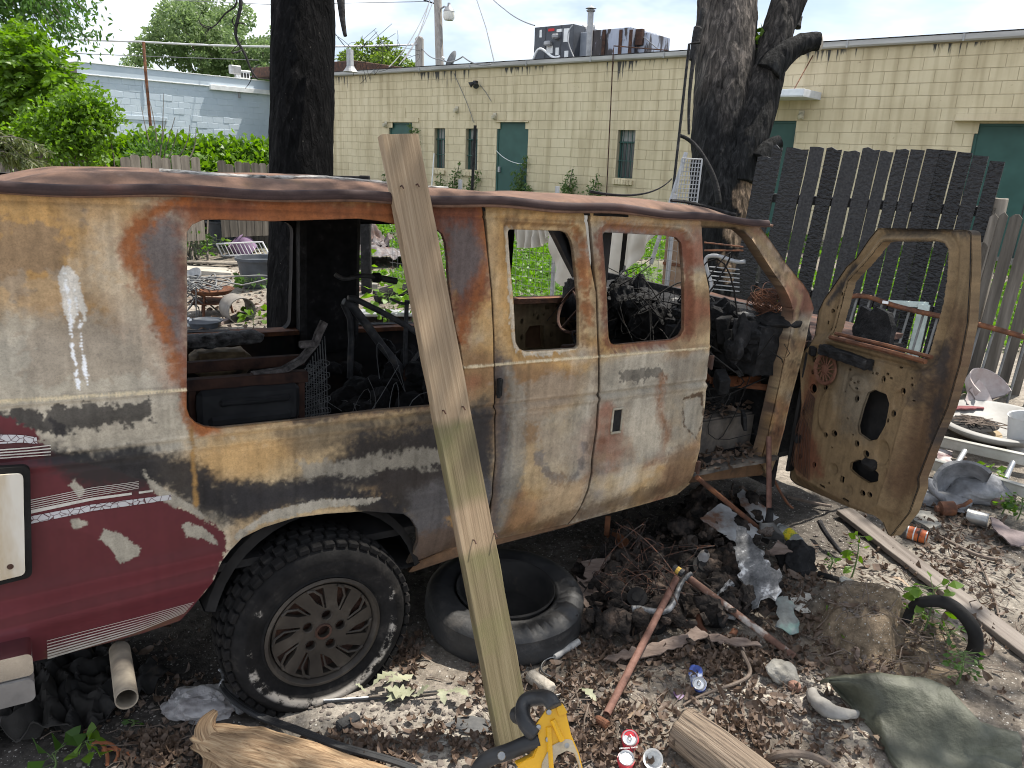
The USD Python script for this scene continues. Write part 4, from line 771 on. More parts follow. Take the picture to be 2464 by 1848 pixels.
gblend(smooth((gcol_n - .48) / .12) * .8, (.26, .228, .19))
gblend(smooth((g2 - .55) / .12) * .5, (.05, .04, .032))
def near_blob(k, pt, rx, ry, soft=.5):
    P = gpt(q1(k, *pt)); d = np.hypot((GX.ravel() - P[0]) / rx, (GY.ravel() - P[1]) / ry) + (g2 - .5) * .9
    return smooth((1.2 - d) / soft)
gblend(near_blob(9, (700, 1230), .35, .22), (.40, .36, .30)); gblend(near_blob(9, (1850, 420), .6, .5) * .45, (.25, .23, .195)); gblend(near_blob(8, (300, 1400), .45, .22) * .7, (.30, .27, .23)); gblend(near_blob(8, (900, 1500), .3, .15) * .6, (.33, .30, .25))
gblend(near_blob(9, (1300, 900), .35, .35) * .85, (.19, .14, .09)); gblend(near_blob('e3', (900, 900), .55, .45) * .7, (.05, .043, .037)); gblend(near_blob(9, (500, 60), .8, .5) * .7, (.05, .045, .04)); gblend(near_blob(7, (400, 1300), .8, .5) * .8, (.05, .044, .04))
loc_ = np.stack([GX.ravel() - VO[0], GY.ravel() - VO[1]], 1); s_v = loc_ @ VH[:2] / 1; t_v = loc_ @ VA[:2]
gblend(smooth((t_v - .0) / .25) * smooth((2.3 - t_v) / .3) * smooth((s_v + 1.2) / .3) * smooth((3.6 - s_v) / .5) * .42, (.04, .036, .032))  # shade under the van painted into the ground colour
gblend(smooth((dn - 7.0) / 1.5) * smooth((GX.ravel() * -1 + 2.6) / .8 + .0 * dn) * smooth((g2 - .33) / .12), (.05, .085, .022))
gblend(smooth((dn - 20) / 3), (.05, .085, .03))
ground_look = mat('yard_dirt', {'at': ('attribute', {'attribute': 'col'}), 'tc': ('texture_coordinate', {}), 'n': ('noise_texture', {'scale': 26, 'detail': 9, 'roughness': .75}), 'r': ('rgb_ramp', {'ramp': [(.3, (.35, .35, .35)), (.5, (1, 1, 1)), (.7, (1.7, 1.7, 1.7))]}),
    'v': ('voronoi_texture', {'scale': 42, 'randomness': 1}), 'vr': ('rgb_ramp', {'ramp': [(.0, (1, 1, 1)), (.17, (1, 1, 1)), (.22, (0, 0, 0))]}), 'v2': ('voronoi_texture', {'scale': 110, 'randomness': 1}), 'vr2': ('rgb_ramp', {'ramp': [(.0, (1, 1, 1)), (.2, (1, 1, 1)), (.28, (0, 0, 0))]}),
    'bw': ('rgb_to_bw', {}), 'th': ('math', {'math_type': 'greater_than', 'value2': .62}), 'bw2': ('rgb_to_bw', {}), 'th2': ('math', {'math_type': 'greater_than', 'value2': .66}), 'a1': ('math', {'math_type': 'multiply'}), 'a2': ('math', {'math_type': 'multiply'}),
    'mx': ('mix', {'mix_type': 'multiply', 'fac': 1.0}), 'm2': ('mix', {'color2': (.46, .43, .38)}), 'm3': ('mix', {'color2': (.36, .34, .30)}),
    'b': ('noise_texture', {'scale': 60, 'detail': 8, 'roughness': .75}), 'ba': ('math', {'math_type': 'add'}), 'bp': ('bump', {'strength': .75, 'distance': .015}), 'p': ('principled_bsdf', {'roughness': .92, 'specular_ior_level': .2})},
    [('tc.object', 'n.vector'), ('tc.object', 'v.vector'), ('tc.object', 'v2.vector'), ('tc.object', 'b.vector'), ('n.fac', 'r.fac'), ('at.color', 'mx.color1'), ('r.color', 'mx.color2'), ('v.distance', 'vr.fac'), ('v.color', 'bw.color'), ('bw.val', 'th.value1'), ('vr.color', 'a1.value1'), ('th.value', 'a1.value2'), ('v2.distance', 'vr2.fac'), ('v2.color', 'bw2.color'), ('bw2.val', 'th2.value1'), ('vr2.color', 'a2.value1'), ('th2.value', 'a2.value2'),
     ('mx.color', 'm2.color1'), ('a1.value', 'm2.fac'), ('m2.color', 'm3.color1'), ('a2.value', 'm3.fac'), ('m3.color', 'p.base_color'), ('b.fac', 'ba.value1'), ('a1.value', 'ba.value2'), ('ba.value', 'bp.height'), ('bp.normal', 'p.normal')])
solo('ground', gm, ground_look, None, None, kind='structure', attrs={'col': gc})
from scipy.interpolate import RegularGridInterpolator
_gi = RegularGridInterpolator((gys, gxs), GZ)
def gh(x, y): return float(_gi((y, x)))
def gp(k, x, y, lift=0.0):
    p = q1(k, x, y); P = gpt(p, lift)
    for _ in range(6):
        z = gh(P[0], P[1]) + lift; d = ray(p); P = CAM + d * ((z - CAM[2]) / d[2])
    return P

# ================================================================ cream block building
DB = 15.224
bld = T('block_building', 'long low cream painted concrete block building with dark green doors and a grey gutter', 'building', NB * DB, [-WB, NB, np.array([0, 0, 1.0])])
def bp3(w, z, off=0.0): return WB * w + NB * (DB - off) + np.array([0, 0, z]) if np.ndim(w) == 0 else None
def bbox(w0, w1, z0, z1, o0, o1, b=.004):
    c = bp3((w0 + w1) / 2, (z0 + z1) / 2, (o0 + o1) / 2); return bevbox(c, (abs(w1 - w0), abs(o1 - o0), abs(z1 - z0)), b, np.array([-WB, NB, [0, 0, 1]]))
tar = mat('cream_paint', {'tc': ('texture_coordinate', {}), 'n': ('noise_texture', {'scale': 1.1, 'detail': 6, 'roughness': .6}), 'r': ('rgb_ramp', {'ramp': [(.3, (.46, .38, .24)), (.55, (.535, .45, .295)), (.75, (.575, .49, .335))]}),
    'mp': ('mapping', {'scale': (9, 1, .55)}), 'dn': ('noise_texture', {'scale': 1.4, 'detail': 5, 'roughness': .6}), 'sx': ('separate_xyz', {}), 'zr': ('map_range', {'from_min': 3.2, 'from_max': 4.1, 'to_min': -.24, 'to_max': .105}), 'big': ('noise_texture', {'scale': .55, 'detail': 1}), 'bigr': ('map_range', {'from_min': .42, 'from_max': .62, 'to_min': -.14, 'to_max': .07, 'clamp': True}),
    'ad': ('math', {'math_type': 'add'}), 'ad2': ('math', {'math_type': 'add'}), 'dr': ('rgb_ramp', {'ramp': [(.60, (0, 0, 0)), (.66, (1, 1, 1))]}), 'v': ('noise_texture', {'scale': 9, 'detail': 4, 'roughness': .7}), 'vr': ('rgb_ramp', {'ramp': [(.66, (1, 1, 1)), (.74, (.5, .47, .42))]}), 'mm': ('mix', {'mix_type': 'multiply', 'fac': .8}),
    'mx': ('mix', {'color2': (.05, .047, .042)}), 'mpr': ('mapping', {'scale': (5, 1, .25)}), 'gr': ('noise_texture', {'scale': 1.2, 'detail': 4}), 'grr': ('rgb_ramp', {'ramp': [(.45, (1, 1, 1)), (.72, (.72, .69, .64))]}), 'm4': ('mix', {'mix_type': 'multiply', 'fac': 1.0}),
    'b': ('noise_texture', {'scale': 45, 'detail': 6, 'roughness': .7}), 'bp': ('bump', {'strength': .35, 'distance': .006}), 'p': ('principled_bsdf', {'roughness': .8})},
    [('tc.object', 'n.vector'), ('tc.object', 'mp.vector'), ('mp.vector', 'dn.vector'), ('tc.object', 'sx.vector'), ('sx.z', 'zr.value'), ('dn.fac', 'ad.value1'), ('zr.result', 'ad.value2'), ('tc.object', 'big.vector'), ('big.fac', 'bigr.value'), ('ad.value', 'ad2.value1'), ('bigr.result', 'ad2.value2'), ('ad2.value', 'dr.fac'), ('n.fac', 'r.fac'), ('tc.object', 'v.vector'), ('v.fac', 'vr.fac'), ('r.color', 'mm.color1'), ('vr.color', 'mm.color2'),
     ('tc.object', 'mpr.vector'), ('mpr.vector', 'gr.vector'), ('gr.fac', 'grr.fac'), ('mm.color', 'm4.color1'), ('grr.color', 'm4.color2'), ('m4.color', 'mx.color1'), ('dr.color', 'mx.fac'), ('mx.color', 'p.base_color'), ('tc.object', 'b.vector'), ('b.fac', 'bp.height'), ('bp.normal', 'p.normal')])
green = look('green_door', [(.3, (.018, .055, .045)), (.7, (.03, .082, .068))], 3, rough_=.45, bump=.08)
glassm = mat('window_glass', {'f': ('fresnel', {'IOR': 1.5}), 't': ('principled_bsdf', {'base_color': (.03, .035, .035), 'roughness': .15}), 'g': ('glossy_bsdf', {'roughness': .03, 'color': (.9, .9, .9)}), 'm': ('mix_closure', {})}, [('f.fac', 'm.fac'), ('t.BSDF', 'm.closure1'), ('g.BSDF', 'm.closure2')], surface='m.closure')
openings = [(16.77, 17.75, .4, 2.81), (15.49, 15.89, 1.60, 2.82), (14.30, 14.72, 1.60, 2.83), (12.62, 13.64, .4, 2.83), (9.58, 10.03, 1.615, 2.85), (6.04, 7.0, .4, 2.865), (-.6, 3.02, .4, 2.827)]
wallpoly = sg.box(-1.5, .3, 22, 4.14)
for o in openings: wallpoly = wallpoly.difference(sg.box(o[0], o[2], o[1], o[3]))
wm = prism(wallpoly, .2, (NB * (DB + .2), WB, np.array([0, 0, 1.0]), -NB))
P_W = bld.part('wall', wm, look('mortar', [(.3, (.36, .305, .205)), (.7, (.43, .365, .25))], 5, bump=.2))
R_B = np.array([-WB, NB, [0, 0, 1.0]]); blocks = []
zl = 2.868 + .2032 * np.arange(-12, 7); rb = random.Random(3)
for k in range(len(zl) - 1):
    z0, z1 = zl[k], min(zl[k + 1], 4.13)
    if z1 < .95 or z1 - z0 < .05: continue
    w = -1.3 + (.2032 if k % 2 else 0)
    while w < 21.5:
        a, b = w, w + .4064; w = b
        cell = sg.box(a + .003, z0 + .003, b - .003, z1 - .003)
        for o in openings: cell = cell.difference(sg.box(o[0] - .004, o[2], o[1] + .004, o[3] + .004))
        for g in ([cell] if cell.geom_type == 'Polygon' else list(cell.geoms)):
            if g.is_empty or g.area < .004: continue
            x0, y0, x1, y1 = g.bounds
            c = bp3((x0 + x1) / 2, (y0 + y1) / 2); pr = (c - CAM); dep = pr @ FWD; px = 1232 + FPX * (pr @ RGT) / dep
            vis = px < 2560 and px > 780 and y1 > 1.2
            blocks.append((g.area / dep ** 2 if vis else 0, x0, x1, y0, y1))
blocks.sort(reverse=True); rest = []
for i, (_, x0, x1, y0, y1) in enumerate(blocks):
    m = bbox(x0, x1, y0, y1, -.02, .006 + .003 * rb.random(), .004)
    if i < 298: bld.part('concrete_block', m, tar, parent=P_W)
    else: rest.append(m)
bld.part('far_blocks', cat_(rest), tar, parent=P_W, kind='stuff')
bld.part('roof_slab', box(bp3(10, 4.19, -5), (26, 10.0, .1), R_B), M['char'])
gut = [(-.0, .0), (.0, -.075), (.03, -.10), (.075, -.10), (.105, -.075), (.115, 0), (.105, .0), (.10, -.01)]
gp0 = [bp3(w, 4.17) for w in np.linspace(-1.2, 21.6, 12)]
gpoly = sg.Polygon([(o, z) for o, z in gut] + [(.09, -.07), (.07, -.09), (.03, -.09), (.006, -.07)]).buffer(0)
gutm = prism(gpoly if gpoly.geom_type == 'Polygon' else max(gpoly.geoms, key=lambda g: g.area), 23, (bp3(21.6, 4.20, .012), -NB, np.array([0, 0, 1.0]), -WB))
P_G = bld.part('gutter', gutm, look('gutter_metal', [(.3, (.25, .245, .24)), (.7, (.45, .44, .43))], 2, rough_=.5, bump=.1, metallic=.2, aniso=(.4, 1, 4)), smooth=30)
for i in range(12): bld.part('gutter_strap', bbox(-.3 + i * 1.85, -.27 + i * 1.85, 4.09, 4.205, .128, .136, .002), M['grey'], parent=P_G)
bld.part('fascia', bbox(-1.4, 21.7, 4.15, 4.235, -.4, .008), M['char'])
def window(w0, w1, z0, z1, curtain):
    fr_ = bld.part('window', cat_([bbox(w0, w0 + .035, z0, z1, -.15, -.10), bbox(w1 - .035, w1, z0, z1, -.15, -.10), bbox(w0, w1, z1 - .04, z1, -.15, -.098), bbox(w0, w1, z0, z0 + .04, -.15, -.098), bbox(w0, w1, (z0 + z1) / 2 + .16, (z0 + z1) / 2 + .20, -.15, -.096)]), green)
    zm = (z0 + z1) / 2 + .18
    bld.part('pane', bbox(w0 + .03, w1 - .03, zm + .02, z1 - .04, -.135, -.13, .001), look('net_curtain', [(.3, (.2, .2, .19)), (.7, (.42, .41, .4))], 5, rough_=.25) if curtain else glassm, parent=fr_)
    bld.part('pane', bbox(w0 + .03, w1 - .03, z0 + .04, zm - .02, -.135, -.13, .001), glassm, parent=fr_)
    for i in range(3): bld.part('security_bar', bbox(w0 + (w1 - w0) * (.25 + .25 * i) - .008, w0 + (w1 - w0) * (.25 + .25 * i) + .008, z0, z1, -.075, -.06, .002), green, parent=fr_)
    for zz_ in (z0 + .40, zm + .0): bld.part('bar_brace', bbox(w0, w1, zz_ - .008, zz_ + .008, -.060, -.05, .002), green, parent=fr_)
    return fr_
f1 = window(15.49, 15.89, 1.60, 2.82, True); f2 = window(14.30, 14.72, 1.60, 2.83, True); f3 = window(9.58, 10.03, 1.615, 2.85, True)
for f_, (w0, w1, z0) in ((f1, (15.45, 15.93, 1.60)), (f2, (14.26, 14.76, 1.60)), (f3, (9.54, 10.07, 1.615))):
    n_ = 7 if f_ is f3 else 4
    for i in range(n_): bld.part('sill_brick', bbox(w0 + (w1 - w0) * i / n_ + .004, w0 + (w1 - w0) * (i + 1) / n_ - .004, z0 - .11, z0 - .006, -.14, .07, .006), tar, parent=f_)
def door_(w0, w1, z1, rec=.06):
    dr = bld.part('door', bbox(w0 + .02, w1 - .02, .5, z1 - .03, -rec - .05, -rec), green)
    bld.part('door_frame', cat_([bbox(w0, w0 + .045, .5, z1, -rec - .06, -rec + .02), bbox(w1 - .045, w1, .5, z1, -rec - .06, -rec + .02), bbox(w0, w1, z1 - .04, z1, -rec - .06, -rec + .022)]), green, parent=dr)
    return dr
dA = door_(16.77, 17.75, 2.81); dB = door_(12.62, 13.64, 2.83, .03); dC = door_(6.04, 7.0, 2.865); dD = door_(-.6, 3.02, 2.827, .04)
bld.part('handle', bbox(13.50, 13.56, 1.62, 1.76, -.03, .03, .01), M['grey'], parent=dB)
for w_ in (1.2, 2.1): bld.part('door_seam', bbox(w_, w_ + .012, .5, 2.78, -.045, -.030, .002), M['black'], parent=dD)
bld.part('lintel', bbox(16.5, 18.0, 2.815, 2.93, -.02, .03), tar); bld.part('keystone_patch', bbox(17.05, 17.45, 2.93, 3.2, -.02, .025), tar)
bld.part('door_hood', cat_([bbox(-.8, 3.35, 2.86, 2.87, 0, .18), bbox(-.8, 3.35, 2.87, 2.98, 0, .02)]), tar)
bld.part('warped_drip_edge', bbox(12.6, 13.66, 2.825, 2.85, .0, .05), tar)
cn = wall(q1('A', 300, 650)); cw = cn @ WB
P_C = bld.part('canopy', cat_([bbox(cw, cw + 1.35, 3.23, 3.245, 0, .85), bbox(cw, cw + 1.35, 3.245, 3.36, .84, .86), bbox(cw, cw + .02, 3.245, 3.36, 0, .84), bbox(cw + 1.33, cw + 1.35, 3.245, 3.36, 0, .84)]), look('canopy_white', [(.3, (.5, .52, .55)), (.7, (.72, .74, .76))], 4, rough_=.4))
bld.part('stay_rod', tube([bp3(cw + .2, 3.36, .8), bp3(cw + .25, 4.0, .02)], .012, 6), M['rust'], parent=P_C)
for k_, pt in (('Cc', (1325, 505)), ('Cc', (1730, 575)), ('Cc', (570, 660)), ('A', (105, 850))):
    P_ = wall(q1(k_, *pt)); w_, z_ = P_ @ WB, P_[2]
    bld.part('wall_lamp', cat_([bbox(w_ - .07, w_ + .03, z_ - .08, z_ + .08, 0, .05, .01), lathe([(0, .0), (.05, .01), (.055, .07), (.035, .11), (0, .115)], 14, bp3(w_ - .04, z_, .05), -NB + np.array([0, 0, -.4]))]), look('lamp_beige', [(.3, (.4, .36, .26)), (.7, (.52, .47, .36))], 8), smooth=40)
P_ = wall(q1('Cc', 1535, 220)); w_, z_ = P_ @ WB, P_[2]
fl = bld.part('floodlight', cat_([lathe([(.0, 0), (.03, .0), (.04, .04), (.075, .12), (.07, .125), (0, .11)], 16, bp3(w_ + .02, z_, .08), norm(-NB * .6 + WB * .7 - np.array([0, 0, .5]))), lathe([(.0, 0), (.03, .0), (.04, .04), (.075, .12), (.07, .125), (0, .11)], 16, bp3(w_ - .05, z_ - .02, .08), norm(-NB * .6 - WB * .6 - np.array([0, 0, .6]))), bbox(w_ - .05, w_ + .05, z_ - .03, z_ + .05, 0, .1, .01)]), M['black'], smooth=40)
w_ = wall(q1('B', 1150, 600)) @ WB; zt = wall(q1('B', 1150, 55))[2]
bld.part('conduit', tube([bp3(w_, .8, .03), bp3(w_, 4.3, .16), bp3(w_, zt, .16), bp3(w_ - .9, zt - .05, -.6)], .014, 6), M['darkrust'])
bld.part('feed_wire', tube(spline([wall(q1('Cc', *p), DB - .04) for p in ((1290, 110), (1370, 290), (1460, 510), (1500, 640))], 14), .009, 5), M['wire'])
bld.part('feed_wire', tube([wall(q1('Cc', *p), DB - .03) for p in ((1570, 240), (1640, 330), (1690, 415))], .008, 5), M['wire'])
bld.part('slack_cord', tube(spline([wall(q1('Cc', *p), DB - .05) for p in ((1745, 940), (1850, 1030), (1990, 1078), (2065, 1080))], 16), .008, 5), M['white'])

# rooftop machines
def rp(k, x, y, d=16.6): return on_plane(q1(k, x, y), NB * d, NB)
def roofbox(name, label, cat, k, x0, x1, ytop, depth, m, d=16.4):
    a, b = rp(k, x0, ytop, d), rp(k, x1, ytop, d); w0, w1, zt = a @ WB, b @ WB, (a[2] + b[2]) / 2
    t = T(name, label, cat, WB * (w0 + w1) / 2 + NB * (d + depth / 2) + np.array([0, 0, 4.27]), R_B)
    c = WB * (w0 + w1) / 2 + NB * (d + depth / 2) + np.array([0, 0, (4.27 + zt) / 2])
    t.part('casing', bevbox(c, (abs(w1 - w0), depth, zt - 4.27), .01, R_B), m)
    return t, w0, w1, zt, d
acm = look('ac_grey', [(.3, (.05, .055, .065)), (.7, (.085, .09, .10))], 3, rough_=.5)
t, w0, w1, zt, d0 = roofbox('air_handler', 'dark grey rooftop air handler with white stickers, left of the rusty duct boxes', 'air conditioner', 2, 1248, 1500, 165, 1.5, acm)
def rb_(wf, z0, z1, wf2, o, o1, b=.003): return bevbox(WB * (w0 + (w1 - w0) * (wf + wf2) / 2) + NB * (d0 - (o + o1) / 2) + np.array([0, 0, 4.27 + (zt - 4.27) * (z0 + z1) / 2]), (abs(w1 - w0) * (wf2 - wf), abs(o1 - o), (zt - 4.27) * (z1 - z0)), b, R_B)
for a in ((.14, .72, .92, .2), (.58, .82, .9, .72), (.76, .55, .9, .9), (.34, .28, .48, .5), (.57, .22, .42, .66), (.8, .1, .32, .9)): t.part('sticker', rb_(a[0], a[1], a[2], a[3], .0, .006), M['white'])
t.part('red_sticker', rb_(.36, .86, .93, .52, 0, .006), look('sticker_red', [(0, (.5, .03, .03)), (1, (.55, .04, .04))]))
for a in ((.33, .47, .60, .5), (.53, .64, .77, .68)): t.part('intake_hood', rb_(a[0], a[1], a[2], a[3], .0, .14, .03), M['grey'])
for f_ in (.30, .70): t.part('panel_seam', rb_(f_, .02, .98, f_ + .006, 0, .008, .001), M['black'])
t.part('flex_pipe', tube(spline([rp(2, 1240, 380, 16.1), rp(2, 1290, 315, 16.1), rp(2, 1340, 350, 16.1), rp(2, 1410, 362, 16.1)], 20), .03, 8), M['white'], smooth=True)
t.part('cable', tube(spline([rp(2, 1495, 160, 16.3), rp(2, 1462, 230, 16.2), rp(2, 1480, 320, 16.2), rp(2, 1500, 365, 16.2)], 16), .014, 6), M['grey'])
ducts = look('peeling_duct', [(.40, (.035, .03, .03)), (.50, (.06, .05, .05)), (.53, (.34, .37, .44)), (.75, (.42, .45, .52))], 2.6, rough_=.5, bump=.2, aniso=(1.6, 1.6, .35))
t, *_ = roofbox('duct_box', 'large peeling blue-white rooftop duct box between flue and smaller box', 'duct', 2, 1615, 1870, 185, 1.2, ducts, 16.6)
a, b = rp(2, 1615, 190, 16.58), rp(2, 1870, 190, 16.58)
for f_ in (.0, .33, .75, 1.0):
    P_ = a + (b - a) * f_; t.part('corner_strap', bevbox([P_[0], P_[1], (4.27 + P_[2]) / 2], (.09, .02, P_[2] - 4.27), .004, R_B), M['darkrust'])
t, *_ = roofbox('duct_box', 'small rusty rooftop duct box at the right end of the machines', 'duct', 2, 1880, 1982, 212, 1.0, ducts, 16.8)
t.part('control_box', bevbox(rp(2, 1925, 240, 16.75), (.18, .12, .35), .01, R_B), M['darkrust'])
t, *_ = roofbox('plenum', 'pale sheet metal plenum behind the flue pipe', 'duct', 2, 1540, 1620, 205, 1.0, look('plenum_grey', [(.3, (.2, .22, .25)), (.7, (.34, .36, .4))], 2, rough_=.5), 16.7)
t.part('elbow', tube([rp(2, 1560, 190, 16.9), rp(2, 1620, 175, 17.2)], .1, 10), M['grey'])
fa, fb = rp(2, 1597, 350, 16.2), rp(2, 1610, 70, 16.2); fa[2] = 4.26
t = T('flue_pipe', 'slim galvanised flue with a cap in front of the duct boxes', 'flue', fa); t.part('pipe', tube([fa, fb], .07, 12), M['grey'], smooth=40); t.part('cap', cat_([lathe([(.0, .12), (.1, .06), (.13, .05), (.0, .04)], 16, fb), lathe([(.09, -.02), (.11, 0), (.09, .02)], 16, fb)]), M['grey'], smooth=40)
t = T('roof_vent', 'short galvanised vent on the low shed roof beside the burnt trunk', 'vent', at_depth(q1(2, 60, 450), 19.5)); t.part('pipe', tube([at_depth(q1(2, 62, 450), 19.5), at_depth(q1(2, 58, 325), 19.5)], .09, 12), M['grey'], smooth=40); t.part('collar', lathe([(.19, -.03), (.12, .06), (.1, .1)], 16, at_depth(q1(2, 62, 455), 19.5)), M['grey'])
dsh = rp(2, 722, 395, 15.6)
t = T('satellite_dish', 'small grey satellite dish on the gutter edge', 'dish', dsh - [0, 0, .25]); dax = norm(-NB * .4 + WB * .85 + np.array([0, 0, .45]))
t.part('dish', lathe([(0, .0), (.12, .012), (.2, .034), (.26, .06), (.257, .066), (.2, .042), (.1, .012)], 28, dsh, dax), M['grey'], smooth=40); t.part('arm', tube([dsh - [0, 0, .2], dsh + dax * .34 - [0, 0, .05]], .012, 6), M['grey']); t.part('feed', lathe([(0, 0), (.03, 0), (.025, .07), (0, .08)], 12, dsh + dax * .34 - [0, 0, .05], -dax), M['white']); t.part('mast', tube([dsh, dsh - [0, 0, .26]], .022, 8), M['grey'])
sh0 = rp('Cc', 20, 60, 18.5)
solo('shed_roof', bevbox(sh0 - [0, 0, .2], (6, 3, .35), .02, R_B), M['darkrust'], 'dark low roof edge showing between burnt trunk and cream building', 'roof')

# ================================================================ grey building on the left
DG = 26.96
gb = T('grey_building', 'pale blue-grey painted block building behind the green hedge', 'building', WB * DG, [NB, WB, np.array([0, 0, 1.0])])
R_G = np.array([NB, WB, [0, 0, 1.0]])
def gbox(m0, m1, z0, z1, o0, o1, b=.004): return bevbox(NB * (m0 + m1) / 2 + WB * (DG - (o0 + o1) / 2) + np.array([0, 0, (z0 + z1) / 2]), (abs(m1 - m0), abs(o1 - o0), abs(z1 - z0)), b, R_G)
def gw(k, x, y): P = on_plane(q1(k, x, y), WB * DG, WB); return P @ NB, P[2]
pg = look('pale_grey_paint', [(.3, (.43, .50, .555)), (.6, (.50, .565, .615)), (.8, (.54, .60, .645))], .9, rough_=.6, bump=.12, bscale=30)
P_GW = gb.part('wall', gbox(10.72, 19.6, .2, 4.14, -.25, 0), pg)
rb = random.Random(9); bl = []
dgA = gw('Dd', 745, 700); dgB = gw('Dd', 1050, 715)
for k, z0 in enumerate(np.arange(1.75, 4.0, .2032)):
    m_ = 10.74 - (.2 if k % 2 else 0)
    while m_ < 19.4:
        a, b = max(m_, 10.73), m_ + .4064; m_ = b
        if a > dgA[0] - .1 and b < dgB[0] + .1 and z0 < dgA[1]: continue
        if z0 + .2 < 1.95: continue
        mm = gbox(a + .005, b - .005, z0 + .005, min(z0 + .2, 4.13), -.01, .004 + .010 * rb.random() ** 2, .006)
        bl.append((a, mm))
for i, (a, mm) in enumerate(bl):
    if i < 0: continue
    if a < 17.4 and i < 300: gb.part('concrete_block', mm, pg, parent=P_GW)
gb.part('fascia', gbox(10.66, 19.6, 4.0, 4.32, -.1, .05, .006), pg); gb.part('drip_strip', gbox(10.70, 19.6, 3.97, 4.0, .0, .065), M['white']); gb.part('roof_edge', gbox(10.60, 19.6, 4.32, 4.345, -3, .08), M['white'])
gb.part('lintel', gbox(dgA[0] - .3, dgB[0] + .22, dgA[1] + .01, dgA[1] + .14, 0, .03), pg); gb.part('door', gbox(dgA[0], dgB[0], .6, dgA[1], .0, .012), pg)
gb.part('conduit', cat_([tube([NB * gw('Dd', *p)[0] + WB * (DG - .03) + np.array([0, 0, gw('Dd', *p)[1]]) for p in ((190, 170), (700, 205), (830, 215), (852, 240), (862, 380), (880, 545))], .018, 6)]), pg)
f0, f1_ = gw('Dd', 1560, 345), gw('Dd', 2212, 400)
gb.part('sign_box', gbox(f0[0], f0[0] + 4, f0[1] - .1, f0[1] + .06, .02, .14), M['white']); gb.part('sign_bracket', gbox(f0[0] + 1.1, f0[0] + 1.15, f0[1] - .3, f0[1] - .08, 0, .08), M['grey'])
for i in range(7): gb.part('side_board', bevbox(NB * (10.70 - .02 * (i % 2)) + WB * (DG + .35 + i * .62) + np.array([0, 0, 2.2]), (.04, .6, 4.1), .004, R_G), look('side_wood', [(.3, (.08, .07, .058)), (.7, (.16, .14, .115))], 4, aniso=(4, 4, .5)) if i == 0 else M.setdefault('sidewood', look('side_wood_b', [(.3, (.07, .062, .052)), (.7, (.15, .13, .11))], 4, aniso=(4, 4, .5))))
gb.part('roof_float', gbox(10.7, 19.6, 4.30, 4.318, -4, -.1), pg)
hx = gw('Dd', 1890, 230)
t = T('roof_floodlight', 'boxy floodlight on the grey building roof edge', 'floodlight', NB * hx[0] + WB * (DG + .3) + np.array([0, 0, 4.34])); c = NB * hx[0] + WB * (DG + .3) + np.array([0, 0, 4.34])
t.part('lamp_box', bevbox(c + [0, 0, .30], (.42, .2, .3), .03, R_G @ rot((0, 0, 1), .1)), M['grey']); t.part('foot', tube([c, c + [0, 0, .2]], .03, 6), M['grey'])
hx = gw('Dd', 1985, 250); c = NB * hx[0] + WB * (DG + .4) + np.array([0, 0, 4.34])
t = T('roof_cupola', 'small white louvred roof vent beside the floodlight', 'vent', c); t.part('box', bevbox(c + [0, 0, .14], (.42, .3, .26), .01, R_G), M['white']); t.part('cap', bevbox(c + [0, 0, .29], (.5, .36, .05), .02, R_G), M['white'])
for i in range(3): t.part('louvre', bevbox(c + NB * (-.12 + .12 * i) - WB * .16 + [0, 0, .14], (.07, .02, .16), .003, R_G), M['black'])

# ================================================================ fences
wood = look('weathered_wood', [(.3, (.055, .047, .038)), (.55, (.125, .108, .088)), (.75, (.21, .185, .155))], 3, detail=8, rough_=.85, bump=.5, bscale=22, aniso=(6, 6, .5), vary=.25, coords='object', dist=.006)
wood2 = look('pale_weathered_wood', [(.3, (.12, .105, .085)), (.55, (.22, .19, .155)), (.75, (.30, .27, .225))], 3, detail=8, rough_=.85, bump=.4, bscale=22, aniso=(6, 6, .5), vary=.2, dist=.006)
charb = mat('alligator_char', {'tc': ('texture_coordinate', {}), 'mp': ('mapping', {'scale': (1, 1, 1.7)}), 'w': ('noise_texture', {'scale': 12, 'detail': 3}), 'mw': ('mix', {'fac': .12}), 'v': ('voronoi_texture', {'scale': 25, 'feature': 'smooth_f1', 'smoothness': .3}), 'n': ('noise_texture', {'scale': 50, 'detail': 5}), 'r': ('rgb_ramp', {'ramp': [(.3, (.006, .006, .007)), (.7, (.026, .025, .025))]}), 'oi': ('object_info', {}), 'st': ('map_range', {'from_min': 0, 'from_max': 1, 'to_min': .15, 'to_max': 1.0}), 'vl': ('map_range', {'from_min': 0, 'from_max': 1, 'to_min': 1.35, 'to_max': .7}), 'hs': ('hsv', {}), 'bp': ('bump', {'distance': .022, 'invert': True}), 'p': ('principled_bsdf', {'roughness': .55, 'specular_ior_level': .35})},
            [('tc.object', 'mp.vector'), ('mp.vector', 'w.vector'), ('mp.vector', 'mw.color1'), ('w.color', 'mw.color2'), ('mw.color', 'v.vector'), ('tc.object', 'n.vector'), ('n.fac', 'r.fac'), ('oi.random', 'st.value'), ('oi.random', 'vl.value'), ('st.result', 'bp.strength'), ('vl.result', 'hs.value'), ('r.color', 'hs.color'), ('hs.color', 'p.base_color'), ('v.distance', 'bp.height'), ('bp.normal', 'p.normal')])
